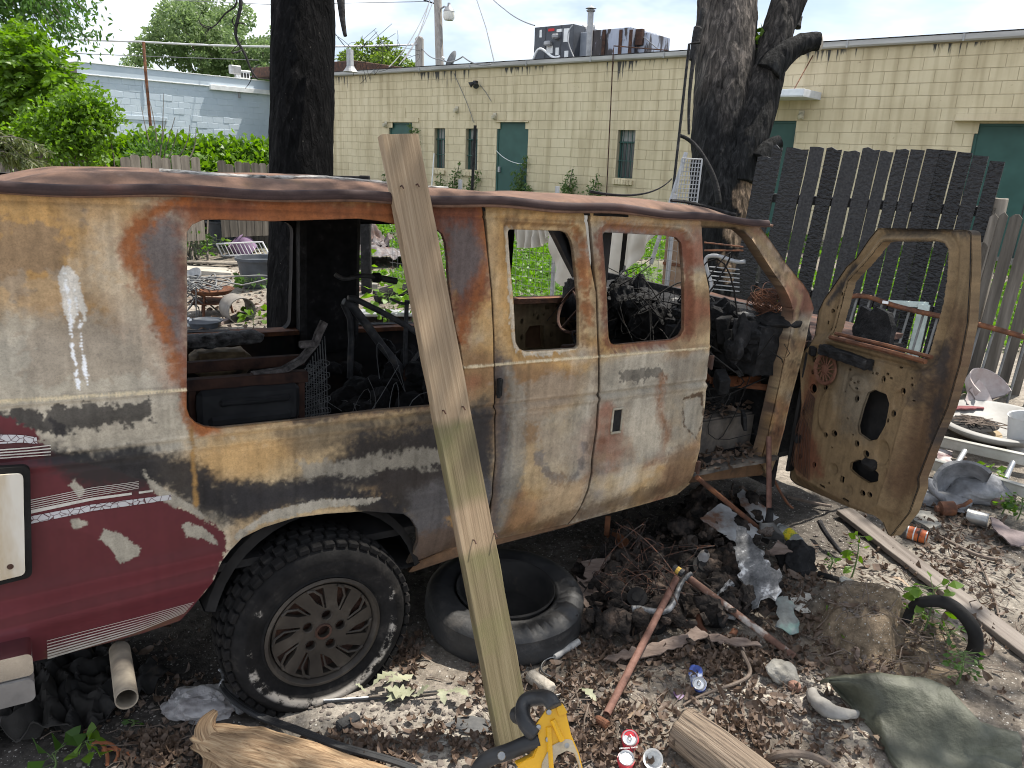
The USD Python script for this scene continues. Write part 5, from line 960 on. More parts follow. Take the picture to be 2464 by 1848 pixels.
def board(A, B, width_dir, w, th, nrm, top='flat', seed=0, ragged=0.0):
    """a plank from A (bottom centre) to B (top centre)"""
    ax = norm(B - A); wd = norm(width_dir - ax * (width_dir @ ax)); L = np.linalg.norm(B - A); rs_ = random.Random(seed)
    n_ = 9; zs = np.linspace(0, L, n_)
    e0 = [(-w / 2 + rs_.uniform(-ragged, ragged), z) for z in zs]; e1_ = [(w / 2 + rs_.uniform(-ragged, ragged), z) for z in zs[::-1]]
    if top == 'ear': e0[-1] = (-w / 2, L - .03); e0.append((-w / 2 + .03, L)); e1_[0] = (w / 2 - .03, L); e1_.insert(1, (w / 2, L - .03))
    if top == 'ragged': e0.append((-w * .2, L + rs_.uniform(-.01, .02))); e0.append((w * .2, L + rs_.uniform(-.015, .015)))
    g = sg.Polygon(e0 + e1_).buffer(0); return prism(g, th, (A - nrm * th / 2, wd, ax, nrm))
FD_ = 7.55
bf = T('burnt_fence', 'charred black picket fence beside the right tree', 'fence', gpt(q1('d', 1900, 700)))
tops = [(495, 575, 1015), (590, 655, 945), (680, 815, 955), (830, 920, 950), (935, 1035, 959), (1045, 1148, 976), (1170, 1275, 960), (1285, 1365, 976), (1380, 1468, 966), (1478, 1566, 964), (1580, 1668, 961), (1670, 1768, 968), (1778, 1875, 981), (1878, 1980, 1003), (1985, 2085, 1038)]
def fp(p, d=FD_): return on_plane(p, NB * d, NB)
for i, (x0, x1, y) in enumerate(tops):
    a, b = fp(q1(3, x0, y)), fp(q1(3, x1, y)); tp = (a + b) / 2; w_ = abs((a - b) @ WB) + random.Random(i).uniform(-.004, .008)
    sl = .235 + .03 * (x0 - 1300) / 700; lowp = fp(q1(3, (x0 + x1) / 2 - sl * 620, y + 620)); ax = norm(lowp - tp); bot = tp + ax * ((tp[2] - .22) / -ax[2])
    pl = bf.part('picket', rough(board(bot, tp, -WB, w_, .02 + .002 * (i % 3), -NB, 'ragged' if i < 9 else 'flat', i, .004 if i < 9 else .001), .0, 1), charb)
for zf in (.62, 1.5):
    a = fp(q1(3, 420, 1659), FD_ + .05); b = fp(q1(3, 2085, 1100), FD_ + .05); a[2] = b[2] = .25 + zf; bf.part('fence_rail', bevbox((a + b) / 2, (np.linalg.norm(a - b), .04, .085), .006, R_B), charb)
rfn = T('fence', 'weathered grey-brown picket fence at the right edge of the photo', 'fence', gpt(q1('d', 2180, 840)))
rt = [(1905, 1985, 1560), (1990, 2050, 1375), (2052, 2112, 1366), (2118, 2205, 1380), (2215, 2310, 1385), (2318, 2410, 1390), (2420, 2500, 1395)]
for i, (x0, x1, y) in enumerate(rt):
    a, b = fp(q1(3, x0, y), FD_ - .06), fp(q1(3, x1, y), FD_ - .06); tp = (a + b) / 2; sl = .28; lowp = fp(q1(3, (x0 + x1) / 2 - sl * 620, y + 620), FD_ - .06); ax = norm(lowp - tp); bot = tp + ax * ((tp[2] - .22) / -ax[2])
    rfn.part('picket', board(bot, tp, -WB, abs((a - b) @ WB) - .004, .02, -NB, 'ear', 50 + i), wood)
a = fp(q1(3, 2030, 1275), FD_ + .08); b = fp(q1(3, 2085, 1275), FD_ + .08); rfn.part('post', bevbox([*((a + b) / 2)[:2], (a[2] + .2) / 2], (.10, .10, a[2] - .2), .006, R_B), wood2)
# back fences
def picket_row(name, label, A, B, h, w=.14, m=wood, seed=0, zf=None, jig=.03, cat='fence', group=None):
    A, B = np.asarray(A, float), np.asarray(B, float); L = np.linalg.norm(B - A); dr = (B - A) / L; nr_ = np.array([-dr[1], dr[0], 0]); nr_ /= np.linalg.norm(nr_); t = T(name, label, cat, (A + B) / 2, group=group); rs_ = random.Random(seed); n_ = int(L / (w + .008))
    if nr_ @ (CAM - A) < 0: nr_ = -nr_
    for i in range(n_):
        P = A + dr * (i + .5) * L / n_; hh = h + rs_.uniform(-jig, jig); t.part('picket', board(P - [0, 0, .1], P + np.array([rs_.uniform(-.01, .01), 0, hh]), dr, w, .018, nr_, 'ear', seed * 100 + i), m)
    for f_ in (.25, .8): t.part('fence_rail', bevbox((A + B) / 2 - nr_ * .03 + [0, 0, h * f_], (L, .035, .08), .004, np.array([dr, nr_, [0, 0, 1]])), m)
    return t
Z = lambda P: np.array([P[0], P[1], float(gz(P[0], P[1]))])
fbk = gpt((590, 612)); dep_b = (fbk - CAM) @ FWD
def bk(k, x, y): return on_plane(q1(k, x, y), fbk, WB)
aL, aR = bk('Dd', 600, 1080), bk('Dd', 1460, 1095); picket_row('back_fence', 'pale picket fence section under the hedge, left of the burnt trunk', aL - [0, 0, 1.2], aR - [0, 0, 1.2], 1.2, m=wood2, seed=1)
aL, aR = bk('Dd', 1640, 1150), bk('Dd', 2260, 1170); picket_row('back_fence', 'lower dark picket fence section just left of the burnt trunk', aL - [0, 0, 1.1], aR - [0, 0, 1.1], 1.1, m=wood, seed=2)
aL, aR = bk('e5', -250, 1070), bk('e5', 470, 1085); picket_row('back_fence', 'dark picket fence at the left edge behind the van roof', aL - [0, 0, 1.4], aR - [0, 0, 1.4], 1.4, m=wood, seed=3)
# ================================================================ trees and plants
bark = mat('burnt_bark', {'tc': ('texture_coordinate', {}), 'mp': ('mapping', {'scale': (1, 1, .22)}), 'n': ('noise_texture', {'scale': 20, 'detail': 8, 'roughness': .65, 'distortion': .6}), 'r': ('rgb_ramp', {'ramp': [(.38, (.002, .002, .002)), (.58, (.007, .0068, .007)), (.74, (.026, .024, .023))]}), 'sp': ('voronoi_texture', {'scale': 26}), 'spr': ('rgb_ramp', {'ramp': [(.0, (1, 1, 1)), (.06, (1, 1, 1)), (.09, (0, 0, 0))]}), 'bw': ('rgb_to_bw', {}), 'th': ('math', {'math_type': 'greater_than', 'value2': .80}), 'mu': ('math', {'math_type': 'multiply'}), 'mx': ('mix', {'color2': (.34, .3, .25)}), 'bp': ('bump', {'strength': 1.0, 'distance': .06}), 'p': ('principled_bsdf', {'roughness': .85, 'specular_ior_level': .05})},
           [('tc.object', 'mp.vector'), ('mp.vector', 'n.vector'), ('n.fac', 'r.fac'), ('tc.object', 'sp.vector'), ('sp.distance', 'spr.fac'), ('sp.color', 'bw.color'), ('bw.val', 'th.value1'), ('spr.color', 'mu.value1'), ('th.value', 'mu.value2'), ('r.color', 'mx.color1'), ('mu.value', 'mx.fac'), ('mx.color', 'p.base_color'), ('n.fac', 'bp.height'), ('bp.normal', 'p.normal')])
bark2 = mat('grey_burnt_bark', {'tc': ('texture_coordinate', {}), 'mp': ('mapping', {'scale': (1, 1, .16)}), 'n': ('noise_texture', {'scale': 22, 'detail': 9, 'roughness': .7, 'distortion': .5}), 'at': ('attribute', {'attribute': 'col'}), 'r': ('rgb_ramp', {'ramp': [(.35, (.12, .12, .12)), (.52, (.75, .75, .75)), (.66, (2.2, 2.15, 2.1))]}), 'mx': ('mix', {'mix_type': 'multiply', 'fac': 1.0}), 'bp': ('bump', {'strength': 1.0, 'distance': .05}), 'p': ('principled_bsdf', {'roughness': .85, 'specular_ior_level': .15})},
            [('tc.object', 'mp.vector'), ('mp.vector', 'n.vector'), ('n.fac', 'r.fac'), ('at.color', 'mx.color1'), ('r.color', 'mx.color2'), ('mx.color', 'p.base_color'), ('n.fac', 'bp.height'), ('bp.normal', 'p.normal')])
def trunk(path, radii, n=72, rows=150, amp=.05, seed=0, ridges=26):
    P = spline(path, rows); tt = np.r_[0, np.cumsum(np.linalg.norm(np.diff(np.asarray(path, float), axis=0), axis=1))]; r = np.interp(np.linspace(0, tt[-1], rows), tt, radii)
    m = tube(P, r, n); v = m.vertices; nr_ = m.vertex_normals
    d = (meshkit.fbm(v * np.array([7, 7, 1.3]), 4, seed) - .5) * 2 + .45 * (meshkit.fbm(v * np.array([22, 22, 3.5]), 3, seed + 4) - .5) * 2
    m.vertices = v + nr_ * (d * amp)[:, None]; return m
# left burnt trunk
DT = 8.6
lt = [at_depth(q1('d', *p), DT) for p in ((656, -120), (656, 0), (654, 180), (650, 330), (650, 420))]
base = Z(np.array([-2.40, 8.5, 0])); base[2] -= .1
pth = [base, base + [.02, 0, .5], base + (lt[4] - base) * .75] + [lt[3], lt[2], lt[1], lt[0] + [0, 0, 1.2]]
tl_ = T('burnt_tree', 'thick charred black tree trunk rising behind the van roof, left', 'tree', base)
tl_.part('trunk', trunk(pth, [.37, .355, .345, .345, .345, .345, .34], seed=3, amp=.03), bark, smooth=True)
def twigs(base_pts, r0, seed, n=7, spread=.5):
    rs_ = np.random.default_rng(seed); P = spline(base_pts, 24); out = [tube(P, np.linspace(r0, r0 * .35, 24), 6)]
    for i in range(n):
        k = rs_.integers(5, 22); d = rs_.normal(0, 1, 3); d[2] -= .4; d = norm(d) * spread * rs_.uniform(.4, 1); out.append(tube(spline([P[k], P[k] + d * .5 + rs_.normal(0, .05, 3), P[k] + d], 8), np.linspace(r0 * .4, r0 * .12, 8), 4))
    return cat_(out)
br = [at_depth(q1('d', *p), DT - 1.0) for p in ((512, -20), (514, 40), (510, 80), (528, 115), (540, 145), (556, 170))]
tl_.part('dead_branch', twigs(br, .022, 2, 5, .3), M['char'], smooth=True)
br = [at_depth(q1('d', *p), DT - .9) for p in ((506, -15), (500, 20), (486, 30), (470, 50), (455, 60), (430, 45))]
tl_.part('dead_branch', twigs(br, .012, 5, 6, .3), M['char'], smooth=True)
br = [at_depth(q1('d', *p), DT - .4) for p in ((736, -20), (738, 20), (742, 55), (746, 78))]
tl_.part('bark_strip', tube(spline(br, 14), np.linspace(.05, .02, 14), 7), M['char'], smooth=True)
# right burnt tree
DR = 9.4
def rt_(pts, dd_=0): return [at_depth(q1('d', *p), DR + dd_) for p in pts]
mpth = rt_(((1572, -110), (1570, 0), (1568, 120), (1562, 230), (1560, 330), (1562, 430)))
tb = Z(at_depth(q1('d', 1566, 560), DR)); tb[2] -= .1
tr = T('burnt_tree', 'big forked burnt tree with grey bark and a sawn stub, behind the van cab', 'tree', tb)
def barkcol(m, dark, seed=0, wood_=None):
    v = m.vertices; nn = meshkit.fbm(v * np.array([2.5, 2.5, .8]), 4, 60 + seed); zt_ = smooth((v[:, 2] - 2.3) / 1.4 + (nn - .5) * 1.6) * (1 - dark)
    c = np.array([.018, .018, .018]) * (1 - zt_[:, None]) + np.array([.115, .10, .088]) * zt_[:, None]
    if wood_ is not None:
        for (P, r) in wood_:
            k = smooth((1.15 - np.linalg.norm((v - P) / np.array([r, r, r * 1.6]), axis=1) + (meshkit.fbm(v * 6, 4, 8) - .5) * 2.2) / .25); c = c * (1 - k[:, None]) + np.array([.30, .21, .14]) * k[:, None]
    return c
tm_ = trunk([tb, tb + (mpth[5] - tb) * .5 + [0, 0, .0]] + mpth[::-1], [.60, .46, .38, .36, .355, .355, .345, .335], n=96, rows=190, amp=.045, seed=12)
wd_ = [(at_depth(q1(3, 440, 1130), DR - .3), .16), (at_depth(q1(3, 420, 1280), DR - .3), .14), (at_depth(q1(6, 300, 60), DR - .3), .12), (at_depth('x' and q1('e2', 1680, 130), DR - .35), .12)]
P_RT = tr.part('trunk', tm_, bark2, attrs={'col': barkcol(tm_, .0, 0, wd_)})
lp = rt_(((1590, 400), (1612, 300), (1645, 200), (1668, 110), (1690, 40), (1718, -30), (1740, -110)), -.15)
lm = trunk(lp, [.24, .25, .22, .19, .19, .20, .19], n=64, rows=110, amp=.04, seed=20)
tr.part('limb', lm, bark2, attrs={'col': barkcol(lm, .55, 3)})
sp_ = rt_(((1655, 160), (1690, 120), (1725, 98), (1768, 90)), -.25)
sm = trunk(sp_, [.17, .155, .12, .105], n=48, rows=50, amp=.03, seed=25)
tr.part('stub', sm, bark2, attrs={'col': barkcol(sm, 1.0, 5)})
ea = norm(sp_[-1] - sp_[-2]); tr.part('sawn_end', rough(lathe([(0, .03), (.06, .028), (.10, .015), (.105, -.02)], 24, sp_[-1], ea), .004, 30), look('sawn_wood', [(.3, (.30, .25, .2)), (.7, (.5, .45, .38))], 14), smooth=True)
sp2 = rt_(((1640, 345), (1662, 318), (1686, 305)), -.35); s2 = trunk(sp2, [.12, .09, .075], n=30, rows=24, amp=.02, seed=31); tr.part('stub', s2, bark2, attrs={'col': barkcol(s2, 1, 6)})
tr.part('spur', tube(spline(rt_(((1722, 60), (1728, 45), (1733, 36))), 8), np.linspace(.05, .008, 8), 6), M['char'], smooth=True)
for pts, r_ in ((((1520, 20), (1505, 90), (1498, 130), (1490, 200), (1488, 290)), .035), (((1508, 60), (1496, 110), (1492, 130)), .05)):
    tr.part('hanging_bark', tube(spline(rt_(pts, -.5), 20), np.linspace(r_, r_ * .4, 20), 7), M['char'], smooth=True)
tr.part('low_branch', tube(spline(rt_(((1466, 292), (1492, 305), (1520, 340), (1540, 380), (1552, 440)), -.7), 24), np.linspace(.02, .036, 24), 9), M['char'], smooth=True)
# ---- foliage
def leaf_batch(P, dirs, size, rng, fold=.25, aspect=.5):
    """P: leaf bases, dirs: pointing; each leaf is 4 triangles with a fold"""
    n = len(P); d = dirs / np.linalg.norm(dirs, axis=1, keepdims=True); r = rng.normal(0, 1, (n, 3)); s_ = np.cross(d, r); s_ /= np.linalg.norm(s_, axis=1, keepdims=True); u = np.cross(s_, d); L = (size * rng.uniform(.6, 1.25, n))[:, None]
    tip = P + d * L; ml = P + d * L * .45 + s_ * L * aspect * .5 + u * L * fold * .3; mr = P + d * L * .45 - s_ * L * aspect * .5 + u * L * fold * .3; tl2 = P + d * L * .78 + s_ * L * aspect * .27 - u * L * .02; tr2 = P + d * L * .78 - s_ * L * aspect * .27 - u * L * .02; tip = tip - u * L * fold * .2
    V = np.stack([P, ml, tl2, tip, tr2, mr], 1).reshape(-1, 3); o = np.arange(n)[:, None] * 6
    F_ = np.concatenate([o + np.array([[0, 1, 5]]), o + np.array([[1, 2, 4]]), o + np.array([[1, 4, 5]]), o + np.array([[2, 3, 4]])], 0)
    return trimesh.Trimesh(V, F_, process=False)
def clump_pts(centers, radii, n, rng, shell=.55):
    c = np.asarray(centers); k = rng.integers(0, len(c), n) if np.ndim(radii) == 0 else rng.choice(len(c), n, p=np.asarray(radii) ** 2 / np.sum(np.asarray(radii) ** 2))
    d = rng.normal(0, 1, (n, 3)); d /= np.linalg.norm(d, axis=1, keepdims=True); rr_ = (shell + (1 - shell) * rng.random(n)) ** .6
    R_ = np.broadcast_to(radii, (len(c),))[k] if np.ndim(radii) else radii
    return c[k] + d * (rr_ * R_)[:, None] * np.array([1, 1, .8]), d
leafA = leaf_look('leaf_bright', (.11, .20, .02), (.24, .35, .045), .5)
leafB = leaf_look('leaf_mid', (.06, .125, .022), (.13, .22, .045), .42)
leafC = leaf_look('leaf_far', (.15, .21, .085), (.26, .31, .15), .42)  # far leaves lightened, distance haze put into the colour
leafD = leaf_look('leaf_willow', (.09, .11, .03), (.17, .17, .06), .35)
barkm = look('tree_bark', [(.3, (.07, .058, .045)), (.7, (.16, .135, .11))], 8, bump=.6, aniso=(1, 1, .3))
def tree(name, label, base, height, crown, n_leaf, size, lk, rng, tr_r=.15, limbs=9, cat='tree', cl=26, cr=.42, squash=(1, 1, 1)):
    """crown: (centre, radius)."""
    t = T(name, label, cat, base); C_, R_ = np.asarray(crown[0], float), crown[1]
    P = [base, base + (C_ - base) * .5 + rng.normal(0, .1, 3) * R_ * .3, C_ + [0, 0, R_ * .3]]; lim = [tube(spline(P, 16), np.linspace(tr_r, tr_r * .35, 16), 9)]
    cs = rng.normal(0, 1, (cl, 3)); cs /= np.linalg.norm(cs, axis=1, keepdims=True); cs = C_ + cs * R_ * rng.uniform(.35, .95, (cl, 1)) * np.asarray(squash)
    for i in range(min(limbs, cl)):
        s_ = base + (C_ - base) * rng.uniform(.45, .95); lim.append(tube(spline([s_, (s_ + cs[i]) / 2 + [0, 0, -.08 * R_], cs[i]], 10), np.linspace(tr_r * .4, tr_r * .08, 10), 6))
    t.part('trunk', cat_(lim), barkm, smooth=True)
    rad = rng.uniform(.22, 1, cl) * cr * R_; P_, d = clump_pts(cs, rad, n_leaf, rng); t.part('crown', leaf_batch(P_, d * .6 + rng.normal(0, .6, d.shape) + [0, 0, -.3], size, rng), lk); return t
rng = np.random.default_rng(17)
# trees beyond the grey building
c1 = at_depth(q1('e5', 1600, 380), 42); tree('background_tree', 'broad pale green tree rising behind the grey building roof', Z(c1) * [1, 1, 0], 1, (c1, 3.6), 15000, .24, leafC, rng, .2, 14, cl=44, cr=.36, squash=(1.15, 1.15, .75))
c1 = at_depth(q1('e5', 1960, 470), 40); tree('background_tree', 'smaller pale green tree right behind the burnt trunk edge', Z(c1) * [1, 1, 0], 1, (c1, 2.3), 7000, .2, leafC, rng, .2, 10, cl=30, cr=.4)
c1 = at_depth(q1('e5', 1030, 520), 44); tree('background_tree', 'low thin tree top over the left end of grey roof', Z(c1) * [1, 1, 0], 1, (c1, 1.0), 1200, .2, leafC, rng, .1, 6, cl=12)
c1 = at_depth(q1(2, 235, 425), 46); tree('background_tree', 'yellow-green tree top above the cream building gutter', Z(c1) * [1, 1, 0], 1, (c1, 2.3), 6000, .26, leaf_look('leaf_yellow', (.13, .19, .03), (.24, .29, .06), .4), rng, .2, 8, cl=26, squash=(1.2, 1.2, .6))
# tree at the top left, its boughs hanging into the picture
bt = Z(np.array([-11.5, 13.5, 0])); t = T('overhanging_tree', 'leafy tree whose boughs hang into the top left corner', 'tree', bt)
lims, lp_, ld_ = [], [], []
top_ = at_depth(q1('e5', -300, -350), 13.5); lims.append(tube(spline([bt, (bt + top_) / 2 + [-.2, 0, 0], top_], 14), np.linspace(.2, .08, 14), 9))
for (x, y, dd_) in ((120, 60, 12.5), (330, 60, 12.8), (480, 20, 12), (620, 0, 12.3), (300, 180, 12.6), (420, 240, 12.4), (560, 290, 12.2), (100, 180, 13), (500, 160, 12), (690, 330, 12.4), (-60, 90, 13), (240, 10, 13), (30, 230, 13), (640, 80, 12.2)):
    e_ = at_depth(q1('e5', x, y), dd_); s_ = top_ + (e_ - top_) * .15; P_ = spline([s_, (s_ + e_) / 2 + [0, 0, .25], e_], 16); lims.append(tube(P_, np.linspace(.035, .006, 16), 5)); thick = 600 if x < 400 else 300
    k = rng.integers(5, 16, thick); o = rng.normal(0, 1, (thick, 3)) * np.array([.30, .30, .20]) * (1.0 if x < 400 else .7); lp_.append(P_[k] + o); ld_.append(rng.normal(0, .5, (thick, 3)) + [.3, -.1, -.6])
t.part('trunk', cat_(lims), barkm, smooth=True); t.part('crown', leaf_batch(np.vstack(lp_), np.vstack(ld_), .11, rng, aspect=.38), leafB)
# pinnate fronds of the big shrub at the left
def frond(base, d, L, rng, n=9, w=.13):
    d = norm(d); side_ = norm(np.cross(d, [0, 0, 1]) + rng.normal(0, .15, 3)); u = np.cross(side_, d); P, D_ = [], []
    for i in range(n):
        s_ = (i + 1.5) / (n + 1); p = base + d * L * s_ - np.array([0, 0, .35 * L * s_ ** 2])
        for k in (-1, 1): P.append(p); D_.append(side_ * k * .9 + d * .45 - np.array([0, 0, .35]))
    tip = base + d * L - np.array([0, 0, .35 * L]); P.append(tip); D_.append(d - np.array([0, 0, .6])); return np.array(P), np.array(D_)
def frond_shrub(name, label, blobs, depth, nf, L, leaf, lk, rng, stem_base, cat='shrub'):
    t = T(name, label, cat, stem_base); P_, D_, stems = [], [], []; cs = [at_depth(q1('e5', x, y), depth + dz_) for x, y, r_, dz_ in blobs]; rad = np.array([b[2] for b in blobs])
    for i in range(nf):
        k = rng.choice(len(blobs), p=rad ** 2 / (rad ** 2).sum()); d = norm(rng.normal(0, 1, 3) + [0, -.3, .5]); b_ = cs[k] + d * rad[k] * rng.uniform(.3, .9); p, q_ = frond(b_, d + [0, 0, -.2], L * rng.uniform(.7, 1.2), rng); P_.append(p); D_.append(q_)
    for c in cs: stems.append(tube(spline([stem_base + rng.normal(0, .05, 3) * [1, 1, 0], (stem_base + c) / 2 + [0, 0, .2], c], 12), np.linspace(.03, .008, 12), 6))
    t.part('stem', cat_(stems), barkm, smooth=True); t.part('foliage', leaf_batch(np.vstack(P_), np.vstack(D_), leaf, rng, aspect=.36), lk); return t
sb = Z(at_depth(q1('e5', 150, 1000), 11.5) * [1, 1, 0])
frond_shrub('feathery_shrub', 'tall bright green shrub with feathery leaves at the left edge', [(60, 420, .38, .3), (200, 470, .36, 0), (300, 560, .36, 0), (390, 640, .33, 0), (120, 600, .5, .3), (250, 690, .45, .2), (420, 740, .3, .1), (60, 800, .6, .5), (200, 850, .5, .4), (-80, 520, .6, .6), (130, 350, .22, 0), (430, 560, .15, 0), (480, 620, .12, 0)], 11.5, 620, .44, .13, leafA, rng, sb)
def vine(name, label, blobs, depth, n, size, lk, rng, stem_base, cat='shrub', k='e5', thick=.5, wilt=None):
    t = T(name, label, cat, stem_base); cs = np.array([at_depth(q1(k, x, y), depth + dz_) for x, y, r_, dz_ in blobs]); rad = np.array([b[2] for b in blobs]); P_, d = clump_pts(cs, rad, n, rng, .1); P_ = P_ + rng.normal(0, 1, P_.shape) * rad.mean() * .3
    t.part('stem', cat_([tube(spline([stem_base + rng.normal(0, .1, 3) * [1, 1, 0], (stem_base + c) / 2 + rng.normal(0, .1, 3), c], 10), np.linspace(.02, .005, 10), 5) for c in cs[:12]]), barkm, smooth=True)
    t.part('foliage', leaf_batch(P_, d * .5 + rng.normal(0, .6, d.shape) + [0, -.2, -.1], size, rng, aspect=.62), lk); return t
vb = Z(at_depth(q1('e5', 600, 1150), 10.5) * [1, 1, 0])
vine('climbing_shrub', 'leafy climber with brown seed heads over the fence corner, left', [(640, 790, .26, 0), (560, 850, .3, 0), (450, 900, .28, 0), (330, 960, .28, 0), (230, 1010, .22, 0), (730, 800, .2, .1), (790, 850, .16, .1), (690, 920, .3, 0), (550, 1000, .3, 0), (420, 1060, .25, -.1), (620, 1080, .25, 0), (480, 1160, .25, -.1), (760, 1000, .2, .1), (170, 1010, .15, 0), (700, 1150, .2, 0), (850, 900, .1, .1)], 10.5, 5200, .075, leafA, rng, vb)
hb_ = Z(bk('Dd', 1300, 1100)); hdep = dep_b
hed = [(820, 1225, 0.25, .6), (900, 1195, 0.28, .6), (980, 1175, 0.28, .6), (1060, 1155, 0.30, .6), (1150, 1155, 0.33, .6), (1230, 1165, 0.33, .6), (1320, 1175, 0.30, .6), (1400, 1195, 0.28, .6), (1480, 1205, 0.28, .6), (1560, 1205, 0.30, .6), (1640, 1205, 0.33, .6), (1720, 1205, 0.30, .7), (1800, 1210, 0.30, .7), (1880, 1205, 0.30, .7), (1960, 1210, 0.30, .8), (2050, 1215, 0.30, .8), (1000, 1255, 0.28, .4), (1150, 1255, 0.30, .4), (1300, 1265, 0.28, .4), (1450, 1275, 0.28, .4), (1580, 1295, 0.28, .2), (1700, 1275, 0.28, .5), (1850, 1285, 0.28, .5), (2000, 1295, 0.28, .5), (880, 1285, 0.25, .3), (780, 1275, 0.22, .3), (1560, 1355, 0.22, .1), (2120, 1235, 0.33, .8)]
vine('hedge', 'long bright green leafy hedge below the grey building wall', hed, dep_b, 15000, .13, leafA, rng, hb_, cat='hedge')
st_ = T('bare_sapling', 'sapling with bare grey shoots in front of hedge', 'sapling', Z(bk('Dd', 1000, 1190)) ); so = []
for (x0, y0, x1, y1) in ((990, 1190, 840, 560), (1010, 1190, 925, 480), (1030, 1180, 1075, 420), (1060, 1180, 1200, 670), (1100, 1180, 1230, 800), (1150, 1180, 1355, 755), (1000, 1190, 950, 760), (1350, 1120, 1420, 795), (1020, 1190, 1105, 690)):
    a, b = at_depth(q1('Dd', x0, y0), dep_b - .9), at_depth(q1('Dd', x1, y1), dep_b - .9); so.append(tube(spline([a, (a + b) / 2 + rng.normal(0, .04, 3), b], 10), np.linspace(.014, .004, 10), 5))
st_.part('shoots', cat_(so), barkm, smooth=True); P_, d = clump_pts([at_depth(q1('Dd', x, y), dep_b - .9) for x, y in ((980, 1130), (1080, 1150), (1000, 1060), (900, 1100))], .35, 500, rng); st_.part('foliage', leaf_batch(P_, d + [0, 0, .3], .09, rng), leafB)
wp, wd2 = [], []
wbase = Z(at_depth(q1('e5', -200, 1250), 7.6) * [1, 1, 0]); wt = T('willow_shrub', 'drooping olive green shrub at the left edge by the van roof', 'shrub', wbase); ws_ = []
for i in range(26):
    a = at_depth(q1('e5', -160, 1120), 7.6) + rng.normal(0, .1, 3); b = at_depth(q1('e5', rng.uniform(60, 400), rng.uniform(1130, 1300)), 7.5 + rng.normal(0, .2)); P_ = spline([a, (a + b) / 2 + [0, 0, rng.uniform(.0, .12)], b], 26); ws_.append(tube(P_, np.linspace(.006, .002, 26), 4))
    for k in range(3, 26): 
        for _ in range(3): wp.append(P_[k]); wd2.append((P_[k] - P_[k - 1]) / np.linalg.norm(P_[k] - P_[k - 1]) + rng.normal(0, .5, 3) + [0, 0, -.7])
ws_.append(tube([wbase, at_depth(q1('e5', -160, 1120), 7.6)], .03, 6)); wt.part('stem', cat_(ws_), barkm, smooth=True); wt.part('foliage', leaf_batch(np.array(wp), np.array(wd2), .085, rng, aspect=.22), leafD)
# ivy climbing the cream wall
def ivy(label, pts, n, size=.10):
    c = np.array([wall(q1('Cc' if k == 'c' else 'B', x, y), DB - .12) for k, x, y, r_ in pts]); rad = np.array([p[3] for p in pts]); b = Z(c[-1]); t = T('wall_creeper', label, 'creeper', b); P_, d = clump_pts(c, rad * .8, int(n * .6), rng, .1); P_ = P_ + NB * np.maximum(0, .05 - (DB - P_ @ NB))[:, None] * -1; ok = P_ @ NB < DB - .015; P_, d = P_[ok], d[ok]
    t.part('stem', tube([b] + list(c[::-1]), .01, 5), barkm); t.part('foliage', leaf_batch(P_, rng.normal(0, .7, P_.shape) - NB * .5 + [0, 0, -.3], size * .85, rng, aspect=.45), leaf_look('leaf_ivy', (.05, .09, .03), (.12, .17, .07), .3) if 'leaf_ivy' not in M else M['leaf_ivy'])
M['leaf_ivy'] = leaf_look('leaf_creeper', (.10, .16, .05), (.20, .26, .10), .4)
ivy('creeper under the leftmost barred window', [('c', 1150, 1200, .14), ('c', 1150, 1280, .22), ('c', 1140, 1350, .26), ('c', 1160, 1420, .3)], 330)
ivy('tall creeper below the gap between the two narrow windows', [('c', 1350, 1090, .10), ('c', 1330, 1170, .2), ('c', 1300, 1260, .26), ('c', 1290, 1350, .33), ('c', 1290, 1430, .36)], 620)
ivy('creeper below the second narrow window', [('c', 1560, 1160, .12), ('c', 1520, 1240, .22), ('c', 1470, 1320, .26), ('c', 1500, 1420, .3)], 420)
ivy('creeper climbing the right side of the tall green door', [('c', 2050, 1010, .10), ('c', 2040, 1100, .16), ('c', 2000, 1200, .24), ('c', 1990, 1300, .28), ('c', 1980, 1400, .3), ('c', 2070, 1360, .2)], 620, .12)
ivy('creeper hanging beside the half hidden green door', [('c', 830, 680, .10), ('c', 840, 760, .14), ('c', 900, 860, .10), ('c', 905, 960, .10), ('c', 920, 1060, .09), ('c', 900, 720, .1)], 260)
ivy('creeper on the wall right of the tall door, thicker of two', [('b', 740, 1270, .10), ('b', 720, 1350, .2), ('b', 710, 1430, .3), ('b', 700, 1500, .36)], 480)
ivy('thin creeper beside the rusty conduit on cream wall', [('b', 980, 1330, .08), ('b', 970, 1400, .16), ('b', 950, 1470, .24), ('b', 940, 1530, .28)], 300)
ivy('small creeper low on the wall beside the plank', [('c', 548, 1190, .06), ('c', 548, 1270, .1), ('c', 545, 1340, .12)], 110)
P_, d = clump_pts([at_depth(q1(3, x, y), DR - .1) for x, y in ((490, 210), (530, 240), (575, 190), (560, 270), (480, 290))], .12, 130, rng); t = T('epicormic_sprout', 'small green sprout in the fork of the burnt tree', 'plant', at_depth(q1(3, 500, 330), DR)); t.part('foliage', leaf_batch(P_, rng.normal(0, .7, P_.shape), .11, rng, aspect=.55), leafA); t.part('stem', tube([at_depth(q1(3, 500, 340), DR), at_depth(q1(3, 540, 220), DR)], .008, 5), barkm)
